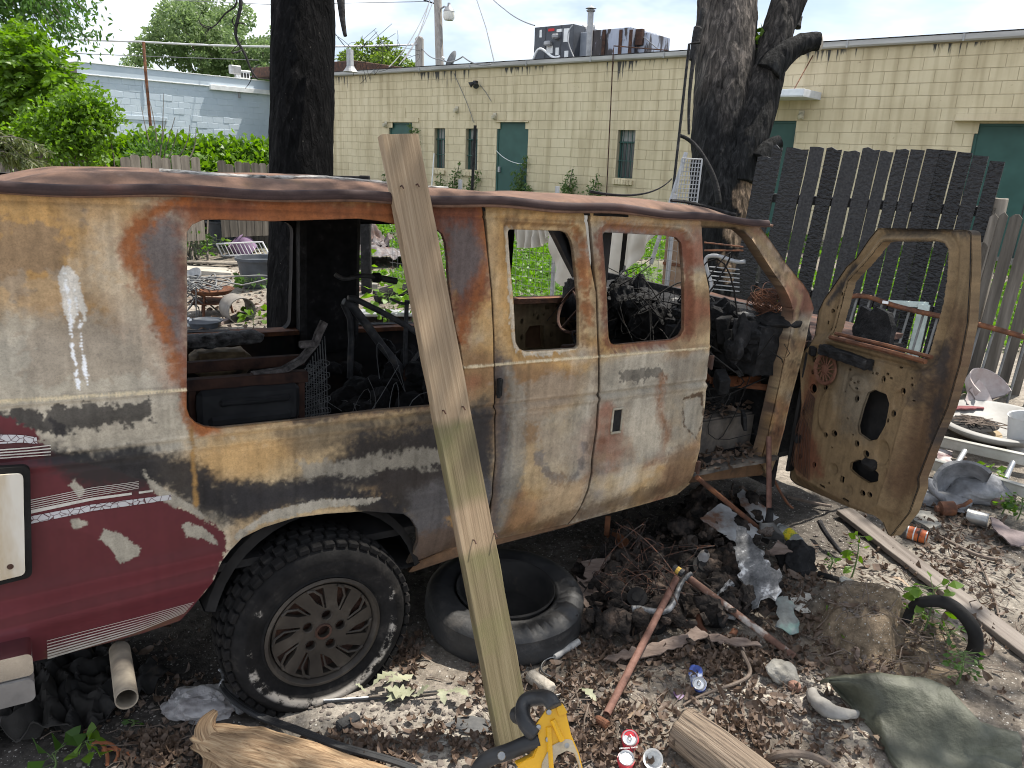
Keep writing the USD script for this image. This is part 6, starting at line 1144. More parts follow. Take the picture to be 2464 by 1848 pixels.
# ================================================================ poles and wires
pole_m = look('utility_wood', [(.3, (.22, .19, .165)), (.7, (.38, .35, .31))], 3, aniso=(6, 6, .4), bump=.3)
DPp = 27.0
a, b = at_depth(q1('d', 950, 150), DPp), at_depth(q1('d', 944, -60), DPp); base = np.array([a[0], a[1], .9])
t = T('utility_pole', 'tall weathered utility pole with street lamp behind the cream building', 'pole', base); t.part('pole', tube([base, a, b, b + [0, 0, 1.5]], [.17, .145, .135, .13], 14), pole_m, smooth=True)
l0 = at_depth(q1('d', 970, 18), DPp - .3); t.part('lamp_arm', tube([at_depth(q1('d', 947, 22), DPp), at_depth(q1('d', 960, 14), DPp - .2), l0], .03, 6), M['grey']); t.part('lamp_head', lathe([(0, .28), (.05, .27), (.06, .18), (.16, .08), (.20, 0), (.17, -.02)], 18, l0 - [0, 0, .1]), M['grey'], smooth=40); t.part('lamp_lens', lathe([(.19, 0), (.2, -.2), (.15, -.28), (0, -.3)], 18, l0 - [0, 0, .1]), look('lamp_glass', [(.3, (.55, .52, .45)), (.7, (.7, .68, .6))], 3, rough_=.3), smooth=40)
t.part('bracket', tube([at_depth(q1('d', 940, 8), DPp), at_depth(q1('d', 915, 0), DPp)], .025, 6), M['black'])
a, b = at_depth(q1('d', 909, 150), 24), at_depth(q1('d', 906, 84), 24); base = np.array([a[0], a[1], .9]); t = T('stub_pole', 'short broken wooden pole beside the utility pole', 'pole', base); t.part('pole', tube([base, b], .135, 12), pole_m, smooth=True); t.part('split_top', lump(b, (.12, .12, .08), 3, 2), pole_m)
wirem = look('cable', [(.3, (.10, .10, .105)), (.7, (.2, .2, .205))], 3, rough_=.5)
def cable(label, pts, r, m=wirem, sag=0.0, k='d', name='cable', cat='wire'):
    P = [at_depth(q1(k, x, y), d_) for x, y, d_ in pts]; Pn = []
    for i in range(len(P) - 1):
        for s_ in np.linspace(0, 1, 14, endpoint=(i == len(P) - 2)): Pn.append(P[i] + (P[i + 1] - P[i]) * s_ - np.array([0, 0, sag * 4 * s_ * (1 - s_)]))
    return solo(name, tube(Pn, r, 6), m, label, cat, smooth=True)
cable('thick pale cable crossing in front of the grey building', [(-60, 73, 20), (300, 90, 20.5), (590, 101, 21), (905, 96, 24)], .028, look('pale_cable', [(.3, (.4, .4, .4)), (.7, (.62, .62, .62))], 3), .02)
cable('thin wire low above the grey roof, left', [(100, 113, 22), (330, 122, 23), (560, 130, 24)], .012)
cable('thin wire near the top edge left of the burnt trunk', [(330, -2, 26), (590, 10, 27), (930, 3, 27)], .012)
for i, (x0, y0, x1, y1, lb) in enumerate(((945, -10, 840, 145, 'leftmost steep wire from pole to roof'), (955, -20, 862, 140, 'middle steep wire fanning from the pole'), (940, 0, 872, 130, 'rightmost steep wire fanning from the pole'))): cable(lb, [(x0 - 12, y0, 27), (x1, y1, 19)], .014, sag=.25)
cable('wire dropping from top edge to the cream roof with a splice', [(1020, -30, 25), (1050, 60, 20), (1068, 135, 17)], .014)
cable('wire running from the top edge to the air handler', [(1040, -30, 26), (1090, 20, 22), (1155, 55, 17)], .014, sag=.05)
cable('wire from the stub pole to the satellite dish corner', [(912, 105, 24), (950, 128, 19), (1000, 122, 17), (1060, 138, 16)], .014, sag=.08)
cable('thin wire right of the duct boxes', [(1390, 80, 17), (1420, 105, 17)], .01)
tv = []
for i in range(26):
    p = at_depth(q1('d', rng.uniform(735, 900), rng.uniform(100, 122)), 21 + rng.normal(0, .2)); tv.append(tube(spline([p + rng.normal(0, .3, 3), p + rng.normal(0, .12, 3) , p + rng.normal(0, .4, 3)], 9), .006, 4))
solo('dead_vine', cat_(tv), M['char'], 'tangle of dead vine hanging on the cable right of the burnt trunk', 'vine', smooth=True, kind='stuff')
a, b = at_depth(q1('d', 310, 91), 20.5), at_depth(q1('d', 314, 150), 20.5); solo('mast', tube([a, b, b - [0, 0, 2.5]], .04, 8), M['rust'], 'rusty post holding up the thick pale cable', 'post')
a, b = at_depth(q1('d', 1489, 95), 8.6), at_depth(q1('d', 1452, 430), 8.6); t = T('thin_pole', 'thin black pole leaning beside the right burnt tree', 'pole', Z(b)); t.part('rod', tube([a + [.12, 0, .02], a, b, b + (b - a) * .22], .016, 7), M['char'])
a, b = at_depth(q1('d', 1482, 330), 8.2), at_depth(q1('d', 1444, 450), 8.2); solo('grey_pole', tube([a, b, b + (b - a) * 1.0], .022, 8), M['grey'], 'grey metal pole leaning on the right burnt tree', 'pole', smooth=True)
a, b = wall(q1('Cc', 1520, 670), DB - 4), wall(q1('Cc', 1485, 1400), DB - 4); solo('black_post', tube([a, b, b + (b - a) * .3], .03, 8), M['char'], 'black metal post standing before the second narrow window', 'post', smooth=True)
a, b = wall(q1('Cc', 1082, 970), DB - .3), wall(q1('Cc', 1052, 1390), DB - .6); solo('white_stick', tube([a, b, b + (b - a) * .3], .016, 6), M['white'], 'white stick leaning on the wall by the leftmost barred window', 'stick')
# ================================================================ the plank
pB = gp('d', 1112, 1612); cz = vside(q1('d', 888, 437), -.035); pC = vw(np.r_[cz[0], -.035, cz[1]]).ravel(); pax = norm(pC - pB); pL = np.linalg.norm(pC - pB) * 1.117
pw = norm(VH - pax * (VH @ pax)); pn = np.cross(pw, pax); pn = pn if pn @ (CAM - pB) > 0 else -pn
pwood = mat('plank_wood', {'tc': ('texture_coordinate', {}), 'mp': ('mapping', {'scale': (60, 18, .9)}), 'n': ('noise_texture', {'scale': 1.5, 'detail': 10, 'roughness': .78, 'distortion': .12}), 'r': ('rgb_ramp', {'ramp': [(.3, (.14, .098, .06)), (.5, (.275, .198, .126)), (.62, (.34, .258, .17)), (.75, (.42, .335, .24))]}),
   'rg': ('rgb_ramp', {'ramp': [(.3, (.068, .054, .028)), (.5, (.14, .114, .062)), (.62, (.19, .158, .092)), (.75, (.27, .23, .15))]}), 'sx': ('separate_xyz', {}), 'wn': ('noise_texture', {'scale': 7, 'detail': 3}), 'wa': ('math', {'math_type': 'multiply_add', 'value2': .05}), 'zr': ('rgb_ramp', {'interpolate': True, 'ramp': [(.0, (1, 1, 1)), (.298, (.85, .85, .85)), (.312, (.1, .1, .1)), (.366, (.05, .05, .05)), (.382, (.75, .75, .75)), (.488, (1, 1, 1)), (.502, (.1, .1, .1)), (.7, (.0, .0, .0)), (1, (.15, .15, .15))]}),
   'zn': ('math', {'math_type': 'divide', 'value2': 2.5}), 'mx': ('mix', {}), 'moss': ('noise_texture', {'scale': 5, 'detail': 5}), 'mr': ('rgb_ramp', {'ramp': [(.48, (0, 0, 0)), (.65, (1, 1, 1))]}), 'mm': ('math', {'math_type': 'multiply'}), 'm2': ('math', {'math_type': 'multiply', 'value2': .55}), 'mg': ('mix', {'color2': (.13, .135, .05)}), 'bp': ('bump', {'strength': .55, 'distance': .006}), 'p': ('principled_bsdf', {'roughness': .85, 'specular_ior_level': .25})},
   [('tc.object', 'mp.vector'), ('mp.vector', 'n.vector'), ('n.fac', 'r.fac'), ('n.fac', 'rg.fac'), ('tc.object', 'sx.vector'), ('tc.object', 'wn.vector'), ('wn.fac', 'wa.value1'), ('sx.z', 'wa.value3'), ('wa.value', 'zn.value1'), ('zn.value', 'zr.fac'), ('zr.color', 'mx.fac'), ('r.color', 'mx.color1'), ('rg.color', 'mx.color2'), ('tc.object', 'moss.vector'), ('moss.fac', 'mr.fac'), ('mr.color', 'mm.value1'), ('zr.color', 'mm.value2'), ('mm.value', 'm2.value1'), ('m2.value', 'mg.fac'), ('mx.color', 'mg.color1'), ('mg.color', 'p.base_color'), ('n.fac', 'bp.height'), ('bp.normal', 'p.normal')])
plk = T('wooden_plank', 'long weathered wooden plank leaning upright against the van, greenish below', 'plank', pB, [pw, -pn, pax])
pm = trimesh.creation.box((.14, .038, pL)); pm = pm.subdivide_to_size(.05); pm.apply_translation((0, 0, pL / 2)); vv = pm.vertices; e_ = np.abs(vv[:, 0]) > .069
vv[:, 0] += np.where(e_, (meshkit.noise(vv * np.array([0, 30, 9]), 3) - .5) * .006, 0); vv[:, 1] += (np.abs(vv[:, 0]) > .069) * np.sign(-vv[:, 1]) * .003
plk.part('board', pm, pwood, local=True, smooth=20)
for k, x, y in ((2, 385, 1200), (2, 485, 1190), (5, 655, 985), (5, 780, 960), (8, 850, 190), (8, 985, 150)):
    P_ = on_plane(q1(k, x, y), pB + pn * .019, pn); plk.part('nail', tube([P_ - pn * .01, P_ + pn * .012, P_ + pn * .02 - pax * .012], .0026, 5), M['darkrust'])
# ---- loose tyre
ty = gp('d', 1085, 1330); ty = np.array([.0, 3.12, gh(0, 3.12)]); tax = norm([.03, -.06, 1]); lt_ = T('discarded_tyre', 'worn black tyre on its wheel rim lying flat under the van sill', 'tyre', ty)
prof = [(.225, .165), (.232, .178), (.242, .182), (.252, .178), (.285, .192), (.315, .19), (.34, .178), (.352, .166), (.357, .158), (.353, .150), (.36, .13), (.357, .118), (.363, .108), (.359, .095), (.363, .085), (.358, .05), (.345, .02), (.3, .0), (.22, .01), (.215, .08), (.225, .17)]
tm2 = lathe(prof, 110, ty - tax * .01, tax); v = tm2.vertices; an = np.arctan2(v[:, 1] - ty[1], v[:, 0] - ty[0]); rr_ = np.hypot(v[:, 0] - ty[0], v[:, 1] - ty[1])
v[:, 2] += np.where((rr_ > .29) & (rr_ < .35) & (np.abs(an + .5) < .8), .012 * np.sin(an * 44), 0)
lt_.part('tyre', rough(tm2, .006, 9, 3), mat('worn_rubber', {'tc': ('texture_coordinate', {}), 'n': ('noise_texture', {'scale': 6, 'detail': 8, 'roughness': .7}), 'r': ('rgb_ramp', {'ramp': [(.3, (.008, .008, .008)), (.55, (.02, .0195, .019)), (.75, (.06, .054, .047))]}), 'b': ('noise_texture', {'scale': 45, 'detail': 6}), 'bp': ('bump', {'strength': .5, 'distance': .006}), 'p': ('principled_bsdf', {'roughness': .6})}, [('tc.object', 'n.vector'), ('n.fac', 'r.fac'), ('r.color', 'p.base_color'), ('tc.object', 'b.vector'), ('b.fac', 'bp.height'), ('bp.normal', 'p.normal')]), smooth=50)
lt_.part('wheel_rim', lathe([(.226, .178), (.222, .186), (.214, .18), (.208, .15), (.195, .06), (.19, .02), (.12, .015), (0, .02)], 64, ty, tax), M['soot'], smooth=50)
# ---- helpers for litter
def sheet(name, label, cat, k, pts, lift, th, m, seed=0, amp=.006, tilt=None, edge=.004, group=None):
    """a ragged flat scrap: outline surveyed on a (tilted) plane that rests on the ground"""
    cpt = gp(k, *np.mean(pts, 0), lift=lift); n_ = norm([0, 0, 1.0] if tilt is None else tilt); P3 = np.array([on_plane(q1(k, *p), cpt, n_) for p in pts]); ex, ey, _ = frame(n_, (0, 1, 0)); P2 = np.stack([(P3 - cpt) @ ex, (P3 - cpt) @ ey], 1)
    g = ss(P2); rs_ = np.random.default_rng(seed); b = np.array(g.exterior.segmentize(.025).coords)[:-1]; b = b + rs_.normal(0, edge, b.shape); g = sg.Polygon(b).buffer(0); g = g if g.geom_type == 'Polygon' else max(g.geoms, key=lambda z: z.area)
    P, F_, L = fill(g, .018); z = (meshkit.fbm(np.stack([P[:, 0] * 5, P[:, 1] * 5, P[:, 0] * 0 + seed], -1), 3, seed) - .5) * 2 * amp
    top = np.stack([P[:, 0], P[:, 1], z + th / 2], 1); bot = np.stack([P[:, 0], P[:, 1], z - th / 2], 1); o = len(P); i = L[0]; j = np.roll(i, -1)
    F2 = np.vstack([F_, F_[:, ::-1] + o, np.stack([i, i + o, j], 1), np.stack([j, i + o, j + o], 1)])
    return solo(name, trimesh.Trimesh(cpt + np.vstack([top, bot]) @ np.array([ex, ey, n_]), F2, process=False), m, label, cat, group=group)
def rod(name, label, cat, pts, r, m, n=8, sm=14, group=None, hollow=False):
    """pts: (k, x, y, lift) surveyed at heights above the ground"""
    P = [gp(k, x, y, l) for k, x, y, l in pts]; P = spline(P, sm) if len(P) > 2 else np.linspace(P[0], P[1], 6)
    rr_ = np.interp(np.linspace(0, 1, len(P)), np.linspace(0, 1, np.size(r)), r) if np.ndim(r) else r
    return solo(name, pipe(P, r, r * .75, 12) if hollow else tube(P, rr_, n), m, label, cat, smooth=40, group=group)
brownrust = look('pipe_rust', [(.3, (.07, .035, .025)), (.5, (.15, .075, .055)), (.66, (.21, .115, .085)), (.75, (.30, .25, .21))], 16, rough_=.8, bump=.4, bscale=90)
rod('rusty_pipe', 'rusty brown pipe lying from debris heap towards the red can', 'pipe', [(8, 1712, 1312, .03), (8, 2160, 440, .22)], .0155, brownrust, hollow=True)
solo('pipe_nut', lathe([(0, .03), (.016, .03), (.018, .02), (.018, -.02), (.014, -.03), (0, -.03)], 12, gp(8, 1682, 1365, .02), norm([.5, -.6, .1])), M['rust'], 'small rusty nut at the lower end of the brown pipe', 'nut')
t = T('taped_pipe', 'mottled rusty pipe with yellow and black tape at its upper end', 'pipe', gp('e3', 1860, 1590)); a, b, c = gp('e3', 1875, 1590, .02), gp('e3', 985, 925, .20), gp('e3', 850, 830, .23)
t.part('tube', pipe(np.linspace(a, b, 6), .0165, .0125, 12), look('mottled_pipe', [(.35, (.08, .04, .028)), (.5, (.15, .08, .055)), (.58, (.30, .27, .24)), (.7, (.34, .31, .28))], 13, bump=.4), smooth=40)
for i in range(5): t.part('tape_band', tube([b + (c - b) * i / 5, b + (c - b) * (i + 1) / 5], .019, 10), look('tape_yellow', [(.3, (.42, .26, .05)), (.7, (.58, .38, .08))], 20) if i == 1 else (M['tape_y'] if i % 2 else M['black'])) if i != 1 else M.__setitem__('tape_y', look('tape_amber', [(.3, (.42, .26, .05)), (.7, (.58, .38, .08))], 20))
s0_ = vw(np.r_[vside(q1('e3', 1025, 55))[0], -.02, vside(q1('e3', 1025, 55))[1]]).ravel(); s1_ = gp('e3', 1575, 500, .10); solo('rusty_rod', tube(np.linspace(s0_, s1_, 8), .014, 9), M['rust'], 'dark rusty rod leaning from the van sill onto the perforated scrap', 'rod', smooth=40)
t = T('shovel', 'rusty shovel standing upright in the debris below the doorway', 'shovel', gp('e3', 1680, 560)); a = gp('e3', 1660, 430, .20); b = at_depth(q1(6, 562, 1150), (a - CAM) @ FWD + .02)
t.part('handle', tube([a, b], .015, 10), brownrust, smooth=40); t.part('socket', tube([a - [0, 0, .05], a, a + [0, 0, .07]], [.02, .022, .017], 10), M['char'])
bp_ = [gp('e3', x, y, l) for x, y, l in ((1590, 455, .2), (1700, 450, .2), (1790, 560, .13), (1790, 620, .06), (1680, 600, .05), (1595, 570, .10))]; cc = np.mean(bp_, 0); vs_ = np.array(bp_ + [cc + [0, .0, .02]] ); vs2 = vs_ - np.array([.004, -.008, .004]); fcs = [(i, (i + 1) % 6, 6) for i in range(6)]; bl_ = trimesh.Trimesh(np.vstack([vs_, vs2]), fcs + [(b_ + 7, a_ + 7, c_ + 7) for a_, b_, c_ in fcs] + [x for i in range(6) for x in ((i, i + 7, (i + 1) % 6), ((i + 1) % 6, i + 7, (i + 1) % 6 + 7))], process=False)
t.part('blade', bl_, look('blade_grey', [(.35, (.07, .07, .07)), (.55, (.17, .165, .155)), (.7, (.36, .32, .26))], 10))
perf = look('galvanised_scrap', [(.38, (.15, .08, .05)), (.47, (.24, .23, .22)), (.6, (.36, .36, .355)), (.75, (.48, .48, .47))], 6, rough_=.7, bump=.25, bscale=60)
sheet('perforated_sheet', 'grey perforated metal sheet with rusty left edge under the leaning rod', 'metal sheet', 'e3', [(1075, 412), (1250, 288), (1330, 330), (1580, 520), (1590, 560), (1390, 620), (1330, 590)], .16, .004, perf, 1, tilt=(.10, -.35, 1))
sheet('perforated_sheet', 'pale speckled metal sheet just behind the upright shovel handle', 'metal sheet', 'e3', [(1390, 195), (1440, 165), (1560, 270), (1740, 405), (1690, 440), (1560, 450), (1420, 300)], .16, .004, perf, 2, tilt=(.05, -.3, 1))
def slab(name, label, cat, k, pts, zc, th, m, tilt, seed, amp=.02):
    return sheet(name, label, cat, k, pts, zc, th, m, seed, amp, tilt, .008)
ashm = look('ash_slab', [(.36, (.03, .03, .03)), (.46, (.11, .11, .11)), (.53, (.2, .195, .19)), (.58, (.66, .65, .63)), (.75, (.76, .75, .73))], 6, rough_=.95, bump=.9, bscale=30, detail=9, nrough=.68)
slab('burnt_slab', 'burnt grey slab crusted with white ash, biggest piece of the heap', 'debris', 'e3', [(1345, 640), (1410, 560), (1430, 490), (1470, 500), (1520, 640), (1580, 690), (1650, 800), (1730, 850), (1772, 890), (1740, 980), (1762, 1040), (1700, 1090), (1610, 1095), (1575, 1180), (1480, 1140), (1440, 1020), (1400, 930), (1410, 800)], .20, .035, ashm, (-.45, -.75, 1), 3, .03)
slab('teal_scrap', 'dark scrap sheet with a teal tint below the ash-crusted slab', 'metal sheet', 'e3', [(1722, 1092), (1830, 1080), (1900, 1210), (1925, 1310), (1860, 1385), (1735, 1350)], .09, .006, look('teal_burn', [(.35, (.03, .03, .03)), (.5, (.09, .10, .10)), (.6, (.13, .2, .18)), (.75, (.35, .35, .33))], 5, bump=.4), (-.2, -.6, 1), 4)
for pts, lb, sd, m_ in (([(262, 1600), (420, 1545), (760, 1455), (960, 1390), (1010, 1310), (1145, 1400), (1000, 1460), (880, 1510), (640, 1580), (360, 1625)], 'torn brown plywood strip in front of the debris heap', 5, None), ([(1130, 1400), (1240, 1415), (1400, 1440), (1600, 1465), (1590, 1490), (1380, 1490), (1180, 1470)], 'shorter torn plywood strip right of the longer one', 6, None), ([(20, 915), (120, 950), (260, 1010), (210, 1110), (110, 1230), (60, 1080)], 'brown plywood offcut between the loose tyre and heap', 7, None), ([(80, 780), (230, 770), (330, 720), (260, 860), (110, 950)], 'bent brown bracket plate behind the plywood offcut', 8, None)):
    sheet('plywood_scrap', lb, 'scrap', 'e3', pts, .05 if sd != 8 else .12, .008, look('old_ply', [(.3, (.085, .06, .048)), (.55, (.17, .125, .10)), (.75, (.24, .19, .16))], 6, aniso=(2, 9, 4), bump=.5) if sd == 5 else M['ply'], sd, .012, (.1, -.25 - .05 * (sd % 3), 1), .007) if sd != 5 or M.__setitem__('ply', look('old_ply_b', [(.3, (.085, .06, .048)), (.55, (.17, .125, .10)), (.75, (.24, .19, .16))], 6, aniso=(2, 9, 4), bump=.5)) is None else None
sheet('paper_scrap', 'crumpled off-white paper beside the teal scrap', 'paper', 'e3', [(1850, 1085), (1960, 1020), (2010, 1060), (2080, 1150), (2060, 1185), (1960, 1210), (1880, 1180)], .03, .002, look('dirty_paper', [(.35, (.3, .27, .23)), (.55, (.58, .55, .48))], 9), 9, .02, None, .006)
sheet('plywood_scrap', 'dark torn sheet at the very foot of the heap', 'scrap', 'e3', [(1640, 700), (1740, 600), (1860, 700), (1700, 720)], .12, .008, M['ply'], 19, .03, (.1, -.4, 1))
# burnt heap, built as lumps and tangles
rng = np.random.default_rng(44)
heap = T('burnt_heap', 'tangled black heap of burnt parts and wires in front of the doors', 'debris', gp('e3', 600, 1000)); ent = []
def lump_at(k, x, y, r, lift, seed, flat=.75, amp=.5): return lump(gp(k, x, y, lift), (r, r * .9, r * flat), seed, 3, amp, 6, rot(norm(rng.normal(0, 1, 3)), rng.uniform(0, 6)))
for i in range(150): ent.append(lump_at('e3', rng.normal(560, 210), rng.normal(1000, 165), rng.uniform(.02, .065), rng.uniform(.0, .12), i))
for i in range(70): ent.append(lump_at('e3', rng.normal(1320, 150), rng.normal(950, 170), rng.uniform(.02, .06), rng.uniform(.0, .12), 70 + i))
for i in range(420):
    c = gp('e3', *((rng.normal(640, 270), rng.normal(1000, 170)) if i < 120 else (rng.normal(1330, 150), rng.normal(1000, 170)) if i < 220 else (rng.uniform(200, 1640), rng.normal(640, 170) - 180 * (rng.random() < .4))), rng.uniform(.02, .15)); s3 = rng.uniform(.006, .05, 3) * [1, 1, .5]; ent.append(bevbox(c, s3, .002, rot(norm(rng.normal(0, 1, 3)), rng.uniform(0, 6))))
for i in range(10): ent.append(lump(gp('e3', rng.uniform(350, 850), rng.uniform(850, 1150), .0), (.17, .15, .09), 300 + i, 3, .45)); ent.append(lump(gp('e3', rng.uniform(1250, 1500), rng.uniform(800, 1100), .0), (.15, .13, .10), 320 + i, 3, .45))
for i in range(34): ent.append(lump_at('e3', rng.uniform(850, 1700), rng.uniform(230, 560), rng.uniform(.03, .08), rng.uniform(.0, .16), 400 + i))
heap.part('charred_lumps', cat_(ent), look('heap_char', [(.35, (.010, .009, .0085)), (.5, (.034, .028, .024)), (.62, (.08, .058, .045)), (.75, (.17, .15, .135))], 10, rough_=.9, bump=.7, spec=.15, dist=.02), kind='stuff')
wv = []
for i in range(70):
    p = gp('e3', rng.normal(540, 150), rng.normal(1000, 120), rng.uniform(.05, .12)); wv.append(tube(spline([p, p + rng.normal(0, .05, 3), p + rng.normal(0, .09, 3), p + rng.normal(0, .11, 3)], 12), rng.uniform(.0012, .003), 4))
heap.part('wire_tangle', cat_(wv), look('copper_wires', [(.45, (.025, .02, .018)), (.6, (.09, .04, .024)), (.75, (.2, .085, .045))], 30), smooth=True, kind='stuff')
for k, x, y, r, l, s_ in (('e3', 540, 1090, .045, .14, 3), ('e3', 690, 1310, .05, .03, 4), ('e3', 1080, 830, .05, .12, 5)):
    c = gp(k, x, y, l); heap.part('burnt_housing', cat_([lathe([(0, .03), (r * .5, .032), (r * .55, .022), (r, .02), (r * 1.05, -.01), (r, -.04), (0, -.045)], 22, c, norm([.2 * s_ - .8, -.7, .7])), bevbox(c - [0, 0, .03], (r * 1.5, r, .03), .008, rot((0, 0, 1), s_))]), M['soot'], smooth=30)
gl = look('smoky_glass', [(.3, (.10, .095, .09)), (.6, (.34, .32, .3))], 8, rough_=.3)
heap.part('lamp_shell', lathe([(.012, .09), (.026, .07), (.03, .02), (.034, 0), (.02, -.03)], 18, gp('e3', 1075, 800, .12), norm([.2, -.3, 1])), gl, smooth=40)
hp = [gp('e3', *p) for p in ((495, 1185, .13), (620, 1195, .14), (790, 1195, .15), (850, 1130, .17), (890, 1020, .20), (940, 930, .23), (1005, 880, .25))]; solo('bent_handlebar', tube(spline(hp, 40), np.linspace(.017, .010, 40), 10), look('scaled_chrome', [(.4, (.05, .05, .05)), (.55, (.22, .22, .22)), (.7, (.36, .36, .36))], 20, rough_=.5, metallic=.4), 'bent sooty handlebar tube sticking out of the burnt heap', 'tube', smooth=True)
t = T('alternator', 'burnt finned alternator with rusty bracket at the foot of the heap', 'engine part', gp('e3', 1200, 1300)); c = gp('e3', 1215, 1235, .07); ax_ = norm([.6, -.4, .25])
t.part('stator', lathe([(0, .04), (.04, .04), (.05, .03), (.05, -.03), (.04, -.04), (0, -.04)], 22, c, ax_), M['soot'], smooth=30)
for i in range(9): t.part('cooling_fin', lathe([(.052, -.002), (.058, 0), (.052, .002)], 22, c + ax_ * (-.03 + .0075 * i), ax_), M['char'])
t.part('bracket', tube(spline([c + [-.07, .02, -.02], c + [-.06, -.05, -.06], c + [.02, -.08, -.07], c + [.08, -.04, -.05]], 16), .016, 8), look('bracket_rust', [(.3, (.09, .035, .02)), (.7, (.2, .085, .045))], 12), smooth=True); t.part('bolt', tube([c + ax_ * .04, c + ax_ * .09 + [0, 0, -.01]], .012, 8), M['wire'])
rod('coil_spring_tube', 'speckled pipe stub poking out beside the ash-crusted slab', 'pipe', [('e3', 1225, 1075, .07), ('e3', 1350, 955, .14)], .02, look('speckled_pipe', [(.45, (.05, .05, .05)), (.55, (.3, .3, .3))], 40), n=12)
solo('burnt_lump', lump_at('e3', 1890, 760, .10, .06, 5, .6, .5), M['char'], 'black crumbling lump right of the ash-crusted slab', 'debris', smooth=25)
solo('charcoal_lump', lump_at('e3', 165, 1250, .055, .04, 8, .9, .5), M['char'], 'rough charcoal clump beside the loose tyre', 'debris', smooth=25)
solo('mud_ball', lump_at('e3', 990, 620, .045, .05, 9, .95, .12), look('mud', [(.3, (.06, .05, .042)), (.7, (.14, .115, .095))], 12), 'round muddy ball behind the heap', 'ball', smooth=40)
t = T('angle_bracket', 'orange-rusted perforated angle bracket under the van sill', 'bracket', gp('e3', 360, 610)); a, b = gp('e3', 300, 560, .06), gp('e3', 430, 660, .04); d_ = b - a; x_, y_, z_ = frame(d_); Rr = np.array([x_, y_, z_])
orr = look('orange_bracket', [(.3, (.11, .04, .018)), (.7, (.22, .09, .04))], 14); t.part('flange', bevbox((a + b) / 2, (.05, .004, np.linalg.norm(d_)), .001, Rr), orr); t.part('web', bevbox((a + b) / 2 + x_ * .025 + y_ * .02, (.004, .04, np.linalg.norm(d_)), .001, Rr), orr); t.part('upright', bevbox(a + [-.01, .02, .05], (.03, .01, .12), .002), orr)
for i in range(4): t.part('bolt_hole', lathe([(0, .0), (.006, .001), (.007, -.002)], 10, a + d_ * (.2 + .2 * i) - y_ * .003, -y_), M['black'])
pet = mat('clear_plastic', {'f': ('fresnel', {'IOR': 1.5}), 't': ('transparent_bsdf', {'color': (.86, .88, .88)}), 'g': ('glossy_bsdf', {'roughness': .08}), 'd': ('diffuse_bsdf', {'color': (.6, .62, .6)}), 'm0': ('mix_closure', {'fac': .28}), 'm': ('mix_closure', {})}, [('t.BSDF', 'm0.closure1'), ('d.BSDF', 'm0.closure2'), ('f.fac', 'm.fac'), ('m0.closure', 'm.closure1'), ('g.BSDF', 'm.closure2')], surface='m.closure')
def bottle(name, label, a, b, r, m, lab=None, lab_m=None):
    ax_ = norm(b - a); L = np.linalg.norm(b - a); t = T(name, label, 'bottle', a)
    t.part('body', lathe([(0, .006), (r * .7, 0), (r, .015), (r, L * .62), (r * .94, L * .66), (r * .9, L * .74), (r * .6, L * .88), (r * .36, L * .93), (r * .36, L)], 26, a, ax_), m, smooth=40)
    if lab: t.part('label_band', lathe([(r + .0015, L * .28), (r + .0015, L * .58)], 26, a, ax_), lab_m, smooth=True)
    t.part('neck_ring', lathe([(r * .38, L * .95), (r * .46, L * .955), (r * .46, L * .965), (r * .38, L * .97)], 20, a, ax_), m, smooth=40)
    return t
ylab = look('yellow_label', [(.42, (.55, .42, .02)), (.5, (.6, .5, .05)), (.56, (.12, .2, .03)), (.62, (.5, .45, .1))], 30, rough_=.4)
bottle('plastic_bottle', 'clear crushed plastic bottle with yellow label beside the shovel', gp('e3', 1930, 640, .10), gp('e3', 1740, 470, .12), .034, pet, True, ylab)
bottle('plastic_bottle', 'dirty bottle with blue label among leaves inside the van doorway', vw(np.r_[2.22, .52, .83]).ravel(), vw(np.r_[2.34, .33, .84]).ravel(), .03, pet, True, look('blue_label', [(.45, (.03, .05, .18)), (.55, (.45, .4, .08))], 30))
# ---- roller tool, cans, strips
t = T('paint_roller', 'dirty paint roller with wire frame lying right of the plank', 'paint roller', gp(8, 1400, 1050)); a, b = gp(8, 1375, 945, .025), gp(8, 1530, 845, .03)
t.part('handle', lathe([(0, 0), (.013, .0), (.015, .02), (.0135, .06), (.016, .10), (.014, np.linalg.norm(b - a)), (0, np.linalg.norm(b - a) + .004)], 16, a, norm(b - a)), look('dirty_handle', [(.4, (.09, .09, .09)), (.6, (.34, .33, .31))], 16), smooth=40)
t.part('frame_wire', tube(spline([gp(8, x, y, l) for x, y, l in ((1375, 945, .025), (1290, 1010, .02), (1300, 1040, .02), (1430, 1110, .02), (1445, 1140, .02), (1360, 1185, .025), (1345, 1160, .025))], 50), .004, 6), M['steel'], smooth=True)
a, b = gp(8, 1215, 1060, .028), gp(8, 1360, 1160, .028); t.part('sleeve', rough(lathe([(0, 0), (.024, .001), (.028, .01), (.028, np.linalg.norm(b - a) - .01), (.022, np.linalg.norm(b - a)), (0, np.linalg.norm(b - a))], 30, a, norm(b - a)).subdivide().subdivide(), .003, 60), look('dirty_nap', [(.3, (.22, .19, .15)), (.7, (.44, .40, .34))], 20, bump=.8), smooth=True)
